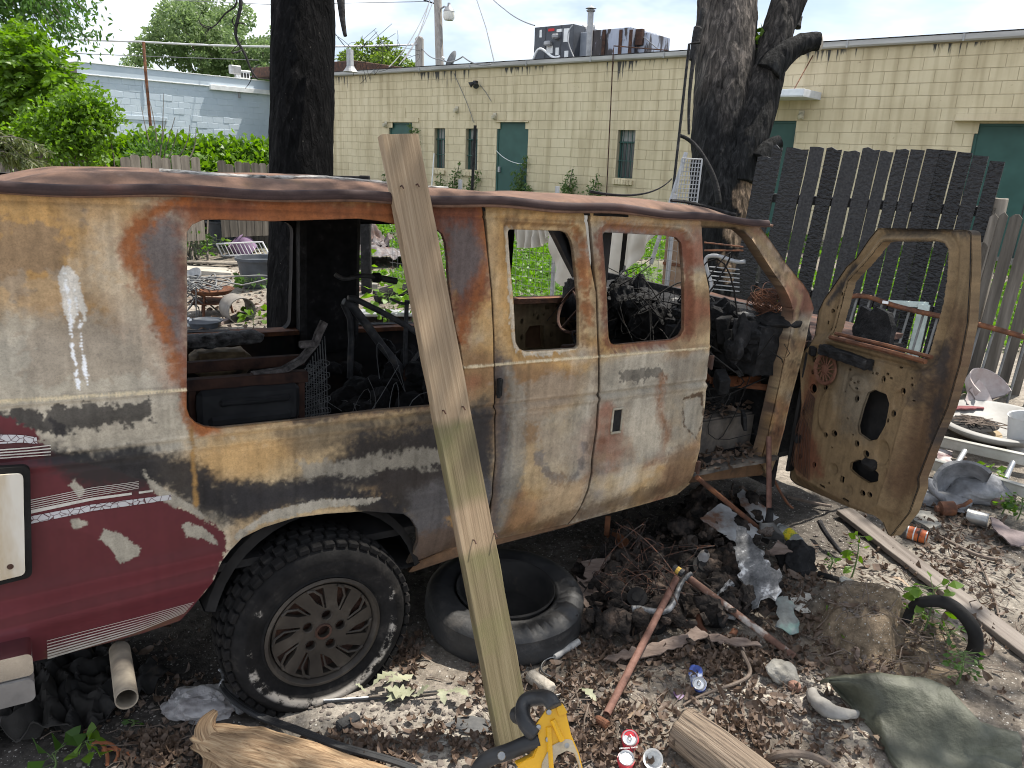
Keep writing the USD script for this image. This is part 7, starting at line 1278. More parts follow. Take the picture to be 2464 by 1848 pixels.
def crushed_can(name, label, c0, c1, r, m, bend, mid, lids, text=None):
    """a can folded double: both ends face up and towards the viewer"""
    t = T(name, label, 'can', c0); n0, n1 = norm((CAM - c0) * .35 + np.array([.1, 0, 1.0])), norm((CAM - c1) * .45 + np.array([-.1, 0, .9])); P = spline([c0, c0 - n0 * bend * .5, (c0 + c1) / 2 - (n0 + n1) * bend * .6, c1 - n1 * bend * .5, c1], 26); m_ = tube(P, r * (.97 - .5 * mid * np.sin(np.linspace(0, PI, 26)) + .05 * np.sin(np.arange(26) * 2.1)), 30); m_.vertices += (meshkit.noise(m_.vertices * 60, 4) - .5)[:, None] * .008 * m_.vertex_normals; m_.vertices[:, 2] = np.maximum(m_.vertices[:, 2], c0[2] - .05); t.part('body', m_, m, smooth=35)
    for pc, n_, d_ in ((c1, n1, 'lid'), (c0, n0, 'base'))[:lids]:
        pc = pc + n_ * .007; t.part(d_, lathe([(0, -.003), (r * .62, -.003), (r * .72, -.005), (r * .78, .003), (r * .86, .005), (r * .9, -.004)], 30, pc, n_), M['alu'], smooth=40)
    x_, y_, z_ = frame(n1); t.part('pull_tab', tube([c1 + z_ * .009 + (x_ * math.cos(a) * .007 + y_ * math.sin(a) * .010) for a in np.arange(12) * .5236], .0016, 5, closed=True), M['steel'])
    if text:
        tx = meshkit.text_mesh(text, .0058, .0006); v = tx.vertices.copy(); v[:, 0] -= np.ptp(v[:, 0]) / 2; ex, ey = norm(np.array([1, .15, 0])), norm(c1 - c0); ez = norm(np.cross(ex, ey)); o = (c0 + c1) / 2 + norm(CAM - c0) * .012; tx.vertices = o + np.outer(v[:, 0], ex) + np.outer(v[:, 1], ey) + np.outer(v[:, 2], ez); t.part('lettering', tx, M['white'])
    return t
redc = look('can_red', [(.3, (.42, .02, .035)), (.7, (.55, .05, .06))], 6, rough_=.3, bump=.1, bscale=30)
crushed_can('red_can', 'crushed red drink can near the bottom edge', gp(8, 1838, 1600, .055), gp(8, 1862, 1470, .06), .031, redc, .05, .5, 2, 'ORIGINAL TASTE')
bluc = look('can_blue', [(.42, (.03, .055, .22)), (.5, (.04, .08, .3)), (.57, (.5, .52, .56)), (.66, (.1, .15, .4))], 14, rough_=.3, bump=.1)
crushed_can('blue_can', 'crushed blue and silver drink can among dry leaves', gp(9, 92, 1040, .03), gp(9, 112, 1118, .045), .030, bluc, .04, .2, 1)
c0 = gp(8, 2020, 1600, .012); t = T('white_cup', 'dirty white cup half under the right log end', 'cup', c0); t.part('shell', lathe([(.0, .0), (.022, .0), (.026, .01), (.034, .05), (.035, .054), (.032, .05), (.024, .012), (0, .006)], 24, c0, norm([-.3, -.8, .7])), M['white'], smooth=40)
sheet('purple_wrapper', 'torn purple wrapper beside the brown stick', 'wrapper', 8, [(2140, 1160), (2190, 1150), (2215, 1190), (2190, 1215), (2150, 1195)], .012, .001, look('purple', [(.4, (.25, .08, .3)), (.6, (.5, .38, .5))], 20), 12, .008)
blk = M['black']; t = T('window_trim', 'long black melted window trim strip lying beside the driftwood log', 'trim', gp(7, 1900, 1400))
for off, nm, r_ in ((0, 'channel', .008), (.020, 'lip', .005), (.036, 'channel', .006)):
    P_ = [gp(k, x + off * 300, y - off * 700, .045 + (.05 if i < 2 else 0)) for i, (k, x, y) in enumerate(((7, 1425, 1130), (7, 1480, 1215), (7, 1600, 1300), (7, 1900, 1420), (7, 2194, 1530), (8, 250, 1600), (8, 480, 1680)))]; t.part(nm, tube(spline(P_, 40), r_, 6), blk, smooth=40)
P_ = [gp(7, x, y, l) for x, y, l in ((1412, 1025, .12), (1440, 1080, .10), (1425, 1130, .06), (1460, 1200, .04), (1550, 1290, .03))]; t.part('melted_end', rough(tube(spline(P_, 40), np.linspace(.006, .016, 40), 8), .006, 60), look('melt_ash', [(.4, (.04, .04, .04)), (.55, (.2, .2, .2)), (.66, (.65, .65, .65))], 24), smooth=True)
t = T('trim_strip', 'thin black and white trim strip under the oak leaves', 'trim', gp(8, 200, 1200)); t.part('strip', tube([gp(8, -110, 1235, .012), gp(8, 280, 1205, .012), gp(8, 640, 1165, .012)], .006, 6), blk); t.part('edge', tube([gp(8, -110, 1222, .018), gp(8, 280, 1195, .018)], .003, 5), M['white'])
# ---- oak branch with big dry leaves
oak = T('oak_branch', 'fallen oak twig with big pale green leaves in front of the wheel', 'branch', gp(8, 400, 1200)); oakm = look('dry_oak', [(.3, (.15, .155, .09)), (.6, (.27, .275, .19)), (.75, (.32, .28, .17))], 12, bump=.3)
def oak_leaf(a, b, w, seed, lift=.03):
    L = np.linalg.norm(b - a); ax_ = norm(b - a); sd = norm(np.cross(ax_, [0, 0, 1])); n_ = np.cross(sd, ax_); rs_ = random.Random(seed); e = []
    for i, (u, h) in enumerate(((0, .04), (.14, .10), (.22, .5), (.30, .22), (.42, .95), (.5, .35), (.62, 1.0), (.7, .4), (.82, .6), (.9, .25), (1, 0))): e.append((u, h * rs_.uniform(.8, 1.1)))
    pl_ = [(u * L, h * w / 2) for u, h in e] + [(u * L, -h * w / 2) for u, h in e[::-1][1:-1]]; g = sg.Polygon(pl_).buffer(0); g = g if g.geom_type == 'Polygon' else max(g.geoms, key=lambda z: z.area); P, F_, _ = fill(g, .012); z = .12 * np.abs(P[:, 1]) + .018 * np.sin(P[:, 0] / L * 4 + seed) + lift
    return trimesh.Trimesh(a + P[:, :1] * ax_ + P[:, 1:] * sd + z[:, None] * n_, F_, process=False)
for i, (x0, y0, x1, y1, w) in enumerate(((190, 1190, 365, 1060, .05), (290, 1180, 470, 1070, .075), (270, 1200, 480, 1190, .10), (300, 1200, 390, 1260, .09), (450, 1215, 585, 1195, .05), (660, 1180, 830, 1255, .055), (630, 1190, 670, 1285, .05), (90, 1190, 170, 1180, .03))): oak.part('leaf', oak_leaf(gp(8, x0, y0, .01), gp(8, x1, y1, .015), w, i), oakm)
oak.part('twig', tube(spline([gp(8, x, y, .02) for x, y in ((180, 1200), (330, 1195), (500, 1190), (650, 1180), (700, 1190))], 20), .004, 5), barkm)
def big_leaf(label, k, x0, y0, x1, y1, w, m, seed): return solo('fallen_leaf', oak_leaf(gp(k, x0, y0, .004), gp(k, x1, y1, .008), w, seed, .012), m, label, 'leaf')
tanl = look('tan_leaf', [(.3, (.2, .14, .09)), (.7, (.36, .27, .19))], 14, bump=.3)
big_leaf('large tan oak leaf by the nut end of the rusty pipe', 8, 1740, 1310, 1890, 1330, .10, tanl, 3); big_leaf('tan oak leaf just right of the largest one', 8, 1880, 1290, 1960, 1300, .06, tanl, 4); big_leaf('pale curled leaf between plank and rusty pipe', 8, 1520, 1160, 1650, 1240, .05, oakm, 6); big_leaf('yellow-brown leaf under the oak trim near the plank foot', 8, 380, 1580, 540, 1570, .045, tanl, 8); big_leaf('tan lobed leaf at the bottom left beside the log', 7, 920, 1600, 1090, 1650, .09, tanl, 9); big_leaf('brown leaf in the gravel left of the green mat', 9, 940, 1450, 1080, 1500, .06, tanl, 10); big_leaf('reddish leaf leaning on the torn mat edge', 9, 1200, 1430, 1260, 1520, .04, tanl, 11); big_leaf('flat tan leaf near the hose end', 9, 1340, 460, 1480, 490, .05, tanl, 13)
# ---- logs
logm = mat('driftwood', {'tc': ('texture_coordinate', {}), 'at': ('attribute', {'attribute': 'uvw'}), 'mp': ('mapping', {'scale': (36, 36, 6)}), 'n': ('noise_texture', {'scale': 1.3, 'detail': 10, 'roughness': .72, 'distortion': 1.1}), 'r': ('rgb_ramp', {'ramp': [(.34, (.035, .02, .012)), (.40, (.19, .115, .06)), (.52, (.34, .225, .125)), (.64, (.45, .33, .20)), (.75, (.52, .42, .29))]}), 'bp': ('bump', {'strength': .5, 'distance': .015}), 'p': ('principled_bsdf', {'roughness': .85})}, [('at.vector', 'mp.vector'), ('mp.vector', 'n.vector'), ('n.fac', 'r.fac'), ('r.color', 'p.base_color'), ('n.fac', 'bp.height'), ('bp.normal', 'p.normal')])
def log_(t, name, path, radii, m, seed, n=56, rows=90, amp=.012):
    P = spline(path, rows); tt = np.linspace(0, 1, rows); r = np.interp(tt, np.linspace(0, 1, len(radii)), radii); mm = tube(P, r, n); v = mm.vertices; nr_ = mm.vertex_normals; ang = np.r_[np.tile(np.arange(n) * 2 * PI / n, rows), 0, 0]; row = np.r_[np.repeat(np.arange(rows), n), 0, rows - 1]; L = np.linalg.norm(np.diff(P, axis=0), axis=1).sum()
    uvw = np.stack([np.cos(ang) * .12, np.sin(ang) * .12, row / rows * L], 1); uvw[-2:, :2] = 0
    d = (meshkit.fbm(uvw * np.array([26, 26, 6]), 4, seed) - .5) * 2 + .6 * (meshkit.fbm(uvw * np.array([70, 70, 7]), 3, seed + 1) - .5) * 2; mm.vertices = v + nr_ * (d * amp)[:, None]; t.part(name, mm, m, attrs={'uvw': uvw}); return P
a = gp(7, 1290, 1470, .09); b = gp(7, 1800, 1620, .075); c = gp(8, 100, 1730, .05)
lg = T('driftwood_log', 'weathered tan driftwood log in the bottom left foreground', 'log', gp(7, 1500, 1560))
log_(lg, 'trunk', [a + (a - b) * .02, a * .7 + b * .3, b, c, c + (c - b) * .9], [.045, .085, .08, .06, .045], logm, 3)
log_(lg, 'root_stub', [a * .75 + b * .25, gp(7, 1420, 1590, .05), gp(7, 1380, 1720, .02), gp(7, 1340, 1900, .0)], [.06, .05, .04, .035], logm, 5, 40, 50)
log_(lg, 'root_stub', [a * .8 + b * .2, gp(7, 1330, 1390, .13), gp(7, 1385, 1300, .155)], [.055, .04, .012], logm, 6, 36, 40)
lg2m = mat('cut_log_wood', {'at': ('attribute', {'attribute': 'uvw'}), 'mp': ('mapping', {'scale': (60, 60, 3.4)}), 'n': ('noise_texture', {'scale': 1.3, 'detail': 10, 'roughness': .7, 'distortion': .5}), 'r': ('rgb_ramp', {'ramp': [(.36, (.03, .02, .014)), (.43, (.11, .08, .055)), (.55, (.20, .15, .105)), (.7, (.28, .225, .17))]}), 'bp': ('bump', {'strength': .7, 'distance': .015}), 'p': ('principled_bsdf', {'roughness': .85})}, [('at.vector', 'mp.vector'), ('mp.vector', 'n.vector'), ('n.fac', 'r.fac'), ('r.color', 'p.base_color'), ('n.fac', 'bp.height'), ('bp.normal', 'p.normal')])
lg2 = T('split_log', 'smooth brown log end at the bottom edge, right of the red can', 'log', gp(9, 150, 1560)); a = gp(9, 0, 1400, .07); b = gp(9, 330, 1650, .055)
pp_ = log_(lg2, 'trunk', [a, (a + b) / 2, b, b + (b - a) * .8], [.078, .085, .085, .08], lg2m, 8, amp=.006)
lg2.part('rotten_end', rough(lathe([(0, .012), (.05, .006), (.075, -.004), (.079, -.03)], 30, a, norm(a - b)).subdivide().subdivide(), .012, 40), look('rotten', [(.3, (.03, .022, .016)), (.7, (.11, .08, .055))], 16, bump=.9), smooth=30)
# ---- yellow stand tool with black tube handles
yel = look('yellow_paint', [(.25, (.16, .12, .06)), (.34, (.58, .30, .012)), (.6, (.66, .36, .015)), (.8, (.60, .34, .02))], 5, rough_=.38, bump=.05)
YD = 2.10
def yp(x, y, d_=0): return at_depth(q1(8, x, y), YD + d_)
yt = T('saw_stand', 'yellow painted bracket with black tube handles in the bottom foreground', 'stand', [*yp(1400, 1650)[:2], 0])
ct = yp(1400, 1450); yn = norm(CAM - ct + np.array([.55, 0, -.6])); yx = norm(np.cross([0, 0, 1.0], yn)); yy = np.cross(yn, yx)
def y2(*pts): return [tuple(np.array([(on_plane(q1(8, *p), ct, yn) - ct) @ yx, (on_plane(q1(8, *p), ct, yn) - ct) @ yy])) for p in pts]
plate = ss(y2((1335, 1262), (1390, 1270), (1405, 1310), (1445, 1295), (1480, 1440), (1530, 1560), (1570, 1720), (1130, 1760), (1140, 1640), (1180, 1610), (1240, 1590), (1265, 1530), (1270, 1440), (1235, 1425), (1240, 1400)))
slot = ss(y2((1350, 1720), (1355, 1640), (1390, 1570), (1450, 1540), (1500, 1560), (1530, 1640), (1540, 1720))); ring2 = slot.buffer(.028).intersection(plate.buffer(-.004)).difference(slot)
yt.part('plate', prism(plate.difference(slot), .005, (ct, yx, yy, yn)), yel); yt.part('worn_ring', prism(ring2, .004, (ct + yn * .0055, yx, yy, yn)), look('worn_tan', [(.3, (.30, .24, .16)), (.7, (.45, .38, .27))], 20))
for p, q_ in (((1335, 1390), (1350, 1659)), ((1360, 1345), (1420, 1480))):
    A_, B_ = [ct + yx * u[0] + yy * u[1] + yn * .006 for u in y2(p, q_)]; yt.part('stiffening_rib', tube([A_, B_], .008, 8), yel, smooth=40)
fl_ = y2((1390, 1270), (1405, 1310), (1445, 1295), (1420, 1250)); yt.part('folded_tab', prism(ss(fl_).buffer(.003), .03, (ct + yn * -.02, yx, yy, yn)), yel)
lf = y2((1140, 1640), (1240, 1590), (1265, 1530), (1272, 1440)); yt.part('side_flange', cat_([prism(sg.LineString(lf).buffer(.003), .03, (ct - yn * .03, yx, yy, yn))]), yel)
for p in ((1335, 1295), (1268, 1392), (1330, 1470), (1450, 1508)):
    u = y2(p)[0]; yt.part('bolt', lathe([(0, .006), (.007, .005), (.008, 0)], 10, ct + yx * u[0] + yy * u[1] + yn * .005, yn), M['steel'], smooth=40)
yt.part('tube_handle', tube(spline([yp(1245, 1440, -.01), yp(1195, 1380, .0), yp(1170, 1290, .04), yp(1190, 1230, .06), yp(1270, 1205, .05), yp(1345, 1220, .02), yp(1375, 1270, 0)], 44), .0215, 14), look('black_tube', [(.35, (.016, .016, .017)), (.7, (.04, .04, .04))], 9, rough_=.35), smooth=True)
yt.part('tube_end', tube([yp(1165, 1310, .05), yp(1135, 1320, .07)], .024, 12), M['black'], smooth=40)
yt.part('tube_handle', tube(spline([yp(1275, 1475, 0), yp(1180, 1510, 0), yp(1060, 1560, .01), yp(960, 1595, .02), yp(905, 1640, .03), yp(880, 1720, .05)], 40), .0215, 14), M['black'] if 'bt' not in M else M['bt'], smooth=True)
yt.part('clip_nut', lathe([(0, .03), (.010, .028), (.012, .02)], 10, yp(1035, 1580, -.03), norm(CAM - yp(1035, 1580))), M['steel'])
# ---- right foreground
lb_a, lb_b = gp(9, 1080, 30, .03), gp(9, 2230, 905, .02); d_ = norm(lb_b - lb_a); sd_ = norm(np.cross(d_, [0, 0, 1])); nn_ = np.cross(sd_, d_); T('ground_board', 'long grey-brown board lying diagonally under the open door', 'board', (lb_a + lb_b) / 2, [d_, sd_, nn_]).part('plank', bevbox((0, 0, 0), (np.linalg.norm(lb_b - lb_a) + .1, .115, .03), .003), look('ground_board_wood', [(.3, (.075, .06, .048)), (.5, (.16, .135, .115)), (.75, (.25, .22, .19))], 3, aniso=(.6, 9, 6), bump=.4), local=True)
hp = [gp(9, x, y, l) for x, y, l in ((1440, 720, .0), (1475, 640, .11), (1560, 590, .19), (1680, 590, .215), (1800, 660, .19), (1880, 770, .13), (1895, 850, .07), (1865, 945, -.03))]; solo('half_buried_tyre', tube(spline(hp, 50), np.r_[np.linspace(.018, .029, 25), np.linspace(.029, .031, 25)], 14), M['rubber'], 'black small tyre half buried and arching out of the dirt', 'tyre', smooth=True)
mt = []
crest = [(940, 1085, .13), (1100, 1075, .16), (1300, 1085, .19), (1480, 1100, .20), (1620, 1120, .20), (1750, 1195, .19), (1870, 1310, .16), (2010, 1400, .13), (2180, 1450, .10)]
mid_ = [(955, 1095, .10), (1080, 1150, .09), (1230, 1230, .10), (1400, 1280, .12), (1560, 1320, .13), (1720, 1400, .12), (1880, 1470, .10), (2030, 1520, .08), (2190, 1560, .06)]
low_ = [(960, 1105, .06), (1070, 1190, .04), (1260, 1380, .05), (1330, 1450, .05), (1480, 1500, .05), (1660, 1560, .05), (1850, 1590, .04), (2040, 1610, .03), (2200, 1640, .02)]
bot_ = [(1240, 1420, .01), (1255, 1440, .012), (1300, 1500, .015), (1370, 1640, .015), (1480, 1720, .012), (1660, 1760, .01), (1860, 1800, .01), (2050, 1820, .01), (2230, 1830, .01)]
rows_ = [np.array([gp(9, *p[:2], lift=p[2]) for p in R_]) for R_ in (crest, mid_, low_, bot_)]; U = 60; R2 = [spline(R_, U) for R_ in rows_]; back = R2[0] + np.array([.02, .10, -.09]); G_ = np.array([back] + R2); from scipy.interpolate import CubicSpline
G_ = CubicSpline(np.arange(5), G_)(np.linspace(0, 4, 44)); dsp = (meshkit.fbm(G_ * 9, 4, 6) - .5) * .045 + (meshkit.fbm(G_ * 34, 2, 7) - .5) * .010; G_[..., 2] += dsp; nV = G_.shape[0]
idx = np.arange(nV * U).reshape(nV, U); q4 = [idx[:-1, :-1].ravel(), idx[:-1, 1:].ravel(), idx[1:, 1:].ravel(), idx[1:, :-1].ravel()]; Fm = np.vstack([np.stack([q4[0], q4[2], q4[1]], 1), np.stack([q4[0], q4[3], q4[2]], 1)]); mv = G_.reshape(-1, 3); rimE = []
for e in (idx[0], idx[:, -1], idx[-1][::-1], idx[::-1, 0]):
    for x, y in zip(e[:-1], e[1:]): rimE += [(x, y, y + nV * U), (x, y + nV * U, x + nV * U)]
mm_ = trimesh.Trimesh(np.vstack([mv, mv - [0, .004, .010]]), np.vstack([Fm, Fm[:, ::-1] + nV * U, rimE]), process=False)
solo('rubber_mat', mm_, look('green_grey_mat', [(.3, (.038, .039, .027)), (.55, (.08, .082, .058)), (.75, (.15, .15, .112))], 5, rough_=.6, bump=.6, bscale=26, dist=.012), 'heavy grey-green rubber mat humped over the dirt at bottom right', 'mat', smooth=True)
solo('plastic_shard', rough(tube(spline([gp(9, x, y, l) for x, y, l in ((845, 1165, .03), (870, 1230, .045), (960, 1290, .05), (1060, 1310, .045), (1125, 1310, .03))], 30), np.r_[np.linspace(.02, .033, 15), np.linspace(.033, .014, 15)], 14), .011, 24), look('grey_shard', [(.3, (.16, .15, .135)), (.7, (.3, .285, .26))], 9), 'curved grey plastic shard beside the green mat', 'shard', smooth=True)
stone = look('concrete_lump', [(.3, (.15, .14, .12)), (.7, (.3, .285, .25))], 16, bump=.8); solo('concrete_chunk', lump_at(9, 650, 1050, .06, .035, 14, .7, .3), stone, 'rough concrete chunk at the lower end of the taped pipe', 'rock', smooth=25)
solo('brick_bit', lump_at(9, 725, 1135, .028, .02, 15, .8, .2), look('brick_red', [(.3, (.17, .085, .06)), (.7, (.26, .15, .11))], 14), 'reddish brick bit below the concrete chunk', 'brick', smooth=25)
stickm = look('stick_brown', [(.3, (.085, .062, .046)), (.7, (.19, .15, .12))], 12, bump=.5)
rod('stick', 'forked brown stick running below the blue can', 'stick', [(9, 10, 1255, .01), (9, 160, 1180, .02), (9, 330, 1120, .03), (9, 440, 1050, .04), (9, 425, 980, .05), (9, 395, 890, .05)], (.005, .009), stickm, sm=30); rod('stick', 'brown stick on the pale gravel right of the tin cans', 'stick', [(9, 1610, 140, .02), (9, 1750, 215, .03), (9, 1900, 285, .025), (9, 2060, 318, .02)], (.007, .013), stickm, sm=20)
rod('stick', 'thin straight twig below the tin can stick', 'stick', [(9, 1915, 320, .01), (9, 1985, 480, .02), (9, 2048, 705, .01)], .0055, stickm); rod('stick', 'pair of fine pale twigs crossing the gravel', 'stick', [(9, 1780, 360, .01), (9, 1860, 430, .015), (9, 1960, 510, .01)], .003, stickm); rod('root', 'dark root arching from the dirt at the bottom edge', 'root', [(9, 560, 1610, .0), (9, 650, 1570, .05), (9, 780, 1570, .06), (9, 900, 1610, .04), (9, 990, 1680, .0)], .014, stickm, sm=24)
rod('burnt_stick', 'charred black stick leaning above the mound', 'stick', [(9, 890, 75, .10), (9, 960, 190, .07), (9, 1035, 280, .03)], (.016, .011), M['char'], sm=20); rod('stick', 'curved rusty strap behind the shovel handle', 'strap', [('e3', 1690, 40, .3), ('e3', 1740, 160, .2), ('e3', 1800, 260, .12), ('e3', 1860, 325, .05)], .008, M['rust'], sm=20)
rod('stick', 'long bare stick lying under the open door edge', 'stick', [('e3', 1820, 230, .04), ('e3', 1980, 270, .04), ('e3', 2190, 310, .03)], .010, stickm, sm=12)
rod('hose', 'short piece of dark hose above the mound', 'hose', [(9, 880, 408, .03), (9, 940, 425, .03), (9, 1010, 445, .03)], .014, M['rubber'], n=12); bottle('plastic_bottle', 'flattened clear bottle by the hose piece', gp(9, 1025, 440, .02), gp(9, 1200, 520, .02), .02, pet)
sheet('green_chip', 'dark weathered chip at the mound edge', 'scrap', 9, [(1120, 870), (1145, 900), (1130, 990), (1110, 940)], .04, .003, M['ply'], 31)
# ---- far right litter
def vcan(name, label, a, b, r, m_body, lab=None):
    ax_ = norm(b - a); L = np.linalg.norm(b - a); t = T(name, label, 'tin can', a); t.part('body', lathe([(r, 0)] + [(r * (1 + .006 * (i % 2)), L * (.2 + .05 * i)) for i in range(12)] + [(r, L), (r * .97, L - .001), (r * .97, .01)], 30, a, ax_), m_body, smooth=40); t.part('rim', lathe([(r, -.002), (r * 1.04, 0), (r * 1.04, .004), (r, .005)], 30, a, ax_), M['steel'], smooth=40); t.part('rim', lathe([(r, L - .003), (r * 1.04, L - .001), (r * 1.04, L + .003), (r, L + .004)], 30, a, ax_), M['steel'], smooth=40); t.part('base', lathe([(0, L - .004), (r * .6, L - .004), (r * .66, L - .001), (r, L - .002)], 30, a, ax_), M['steel'], smooth=40); return t
P0, P1 = gp('e4', 880, 1150, .045), gp('e4', 1000, 1190, .045); P1[2] = P0[2]; vcan('tin_can', 'bare silver tin can on the gravel by melted plastic', P0, P0 + norm(P1 - P0) * .11, .045, M['steel'])
t = None; P0, P1 = gp('e4', 575, 1320, .04), gp('e4', 410, 1270, .04); P1[2] = P0[2]; orl = look('orange_label', [(.38, (.06, .03, .025)), (.44, (.45, .10, .03)), (.6, (.55, .16, .05)), (.72, (.6, .5, .4))], 9, rough_=.45, aniso=(1, 1, 1)); t = vcan('tin_can', 'opened tin can with an orange label below the door corner', P0, P0 + norm(P1 - P0) * .10, .038, orl); t.part('open_lid', lathe([(0, 0), (.03, .001), (.036, .004)], 24, P0 + norm(P1 - P0) * .12 - [0, 0, .01], norm(P1 - P0 + np.array([0, -.1, .04]))), M['steel'], smooth=40)
for k_ in (.35, .62): t.part('label_stripe', lathe([(.0385, .1 * k_), (.0388, .1 * k_ + .001), (.0388, .1 * k_ + .006), (.0385, .1 * k_ + .007)], 30, P0, norm(P1 - P0)), look('label_black', [(.3, (.03, .02, .02)), (.7, (.06, .04, .03))], 9) if k_ < .5 else M['white'], smooth=40)
la = [[gp('e4', x, y, l) for x, y in pr] for pr, l in (((( 560, 555), (1500, 762)), .09), (((520, 728), (1500, 1020)), .09))]
ld = T('ladder', 'aluminium ladder lying behind the open door at the right edge', 'ladder', la[1][0]); 
for A_, B_ in la:
    d_ = norm(B_ - A_); sd_ = norm(np.cross(d_, [0, 0, 1])); ld.part('rail', cat_([bevbox((A_ + B_) / 2, (np.linalg.norm(B_ - A_), .03, .075), .003, np.array([d_, sd_, np.cross(sd_, d_)])), bevbox((A_ + B_) / 2 + [0, 0, .038], (np.linalg.norm(B_ - A_), .045, .006), .002, np.array([d_, sd_, np.cross(sd_, d_)]))]), M['alu_dirty'] if 'alu_dirty' in M else M.setdefault('alu_dirty', look('dirty_alu', [(.3, (.24, .235, .2)), (.6, (.42, .41, .37)), (.8, (.55, .55, .52))], 5, rough_=.45, metallic=.45, bump=.15)))
for (xa, ya, xb, yb) in ((865, 655, 790, 785), (1235, 745, 1180, 870), (1600, 820, 1540, 975), (560, 590, 500, 700)): ld.part('rung', tube([gp('e4', xa, ya, .10), gp('e4', xb, yb, .08)], .018, 12), M['alu'], smooth=40)
for (x, y) in ((778, 812), (1165, 915)): ld.part('rung_end', lathe([(0, .004), (.013, .004), (.016, 0)], 14, gp('e4', x, y, .085), norm([-.35, -.9, .1])), M['black'])
dc = gp('e4', 1120, 420, .12); dR = np.linalg.norm(gp('e4', 705, 470, .12) - dc); dn_ = norm([-.04, -.06, 1]); ds = T('old_dish', 'big weathered satellite dish lying face up with a puddle of leaves', 'dish', dc); dm_ = mat('dish_paint', {'tc': ('texture_coordinate', {}), 'n': ('noise_texture', {'scale': 3, 'detail': 8, 'roughness': .65}), 'r': ('rgb_ramp', {'ramp': [(.3, (.17, .16, .14)), (.6, (.29, .28, .26)), (.75, (.36, .355, .335))]}), 'p': ('principled_bsdf', {'roughness': .6})}, [('tc.object', 'n.vector'), ('n.fac', 'r.fac'), ('r.color', 'p.base_color')])
ds.part('bowl', rough(lathe([(0, -.10), (dR * .3, -.09), (dR * .6, -.062), (dR * .86, -.015), (dR * .9, .008), (dR * .97, .010), (dR, 0), (dR * .98, -.03), (dR * .85, -.06), (dR * .6, -.09), (dR * .3, -.12), (0, -.13)], 70, dc, dn_), .004, 4), dm_, smooth=50)
ds.part('stain', lathe([(0, -.088), (dR * .25, -.078), (dR * .42, -.068)], 30, gp('e4', 960, 440, .12), dn_), look('ochre_stain', [(.3, (.26, .185, .10)), (.7, (.42, .34, .23))], 8), smooth=True); pc_ = gp('e4', 935, 478, .06); ds.part('leaf_puddle', lathe([(0, .03), (.10, .028), (.16, .018)], 26, pc_ + [0, 0, .02], dn_), M['soot'], smooth=True)
tw = [tube(spline([pc_ + np.array([*rng.normal(0, .08, 2), .055]), pc_ + np.array([*rng.normal(0, .05, 2), .065]), pc_ + np.array([*rng.normal(0, .09, 2), .055])], 8), .004, 4) for i in range(26)]; ds.part('wet_twigs', cat_(tw), stickm, kind='stuff')
cr_ = gp('e4', 1080, 240, .10); pink = look('broken_china', [(.3, (.33, .26, .24)), (.7, (.5, .45, .42))], 8, rough_=.35); solo('broken_bowl', rough(lathe([(.0, -.02), (.10, .0), (.17, .08), (.18, .15), (.172, .15), (.16, .09), (.09, .01)], 26, cr_ - [.05, -.1, .03], norm([.2, -.5, .8]), ang=3.9), .006, 9), pink, 'broken pale china bowl behind the old dish', 'bowl', smooth=40); solo('china_shard', rough(lathe([(.02, 0), (.12, .02), (.2, .1), (.195, .105), (.11, .03)], 20, gp('e4', 870, 275, .12), norm([.5, -.6, .6]), ang=1.6), .005, 9), pink, 'curved pale china shard left of the broken bowl', 'shard', smooth=40)
bk_ = gp('e4', 1330, 660); solo('white_bucket', lathe([(.0, .01), (.11, .0), (.115, .01), (.13, .26), (.135, .27), (.126, .265), (.108, .02), (0, .02)], 30, bk_, norm([-.1, 0, 1])), look('bucket_white', [(.3, (.38, .38, .37)), (.7, (.5, .5, .49))], 5, rough_=.5), 'white plastic bucket at the right edge behind the ladder', 'bucket', smooth=40)
mp_ = gp('e4', 830, 1000, .03); meltm = look('melted_grey', [(.3, (.10, .10, .10)), (.55, (.22, .22, .225)), (.75, (.36, .36, .36))], 8, bump=.6); ml = T('melted_bucket', 'melted grey plastic tub slumped on the ground by the ladder', 'tub', mp_); ml.part('rim_wall', rough(lathe([(.09, .0), (.15, .04), (.18, .13), (.185, .15), (.165, .15), (.13, .05)], 34, mp_ + [.03, 0, 0], norm([-.45, -.55, .7]), ang=4.2), .014, 12), meltm, smooth=40); ml.part('slumped_skirt', lump(mp_ + [.16, .06, .03], (.20, .16, .10), 21, 4, .22), meltm, smooth=40); ml.part('handle', rough(tube(spline([gp('e4', x, y, l) for x, y, l in ((590, 870, .18), (625, 960, .12), (690, 1040, .04), (640, 1050, .02))], 24), .022, 9), .008, 30), meltm, smooth=True); ml.part('slumped_skirt', lump(gp('e4', 680, 1040, .0), (.17, .12, .05), 23, 4, .2), meltm, smooth=40)
solo('brick', rough(bevbox(gp('e4', 1145, 1030, .03), (.19, .09, .065), .008, rot((0, 0, 1), .5)).subdivide().subdivide(), .006, 20), look('old_brick', [(.3, (.12, .085, .075)), (.7, (.22, .16, .14))], 12), 'dark old brick beside the melted tub', 'brick', smooth=30)
solo('rusty_canister', cat_([lathe([(0, 0), (.02, 0), (.022, .02), (.045, .03), (.045, .11), (.02, .125), (0, .125)], 18, gp('e4', 640, 1100, .05), norm([1, -.05, .1])), tube([gp('e4', 770, 1090, .05), gp('e4', 860, 1070, .06), gp('e4', 915, 1035, .08)], .012, 8)]), M['rust'], 'small rusty canister with a pipe in front of the melted tub', 'canister', smooth=40)
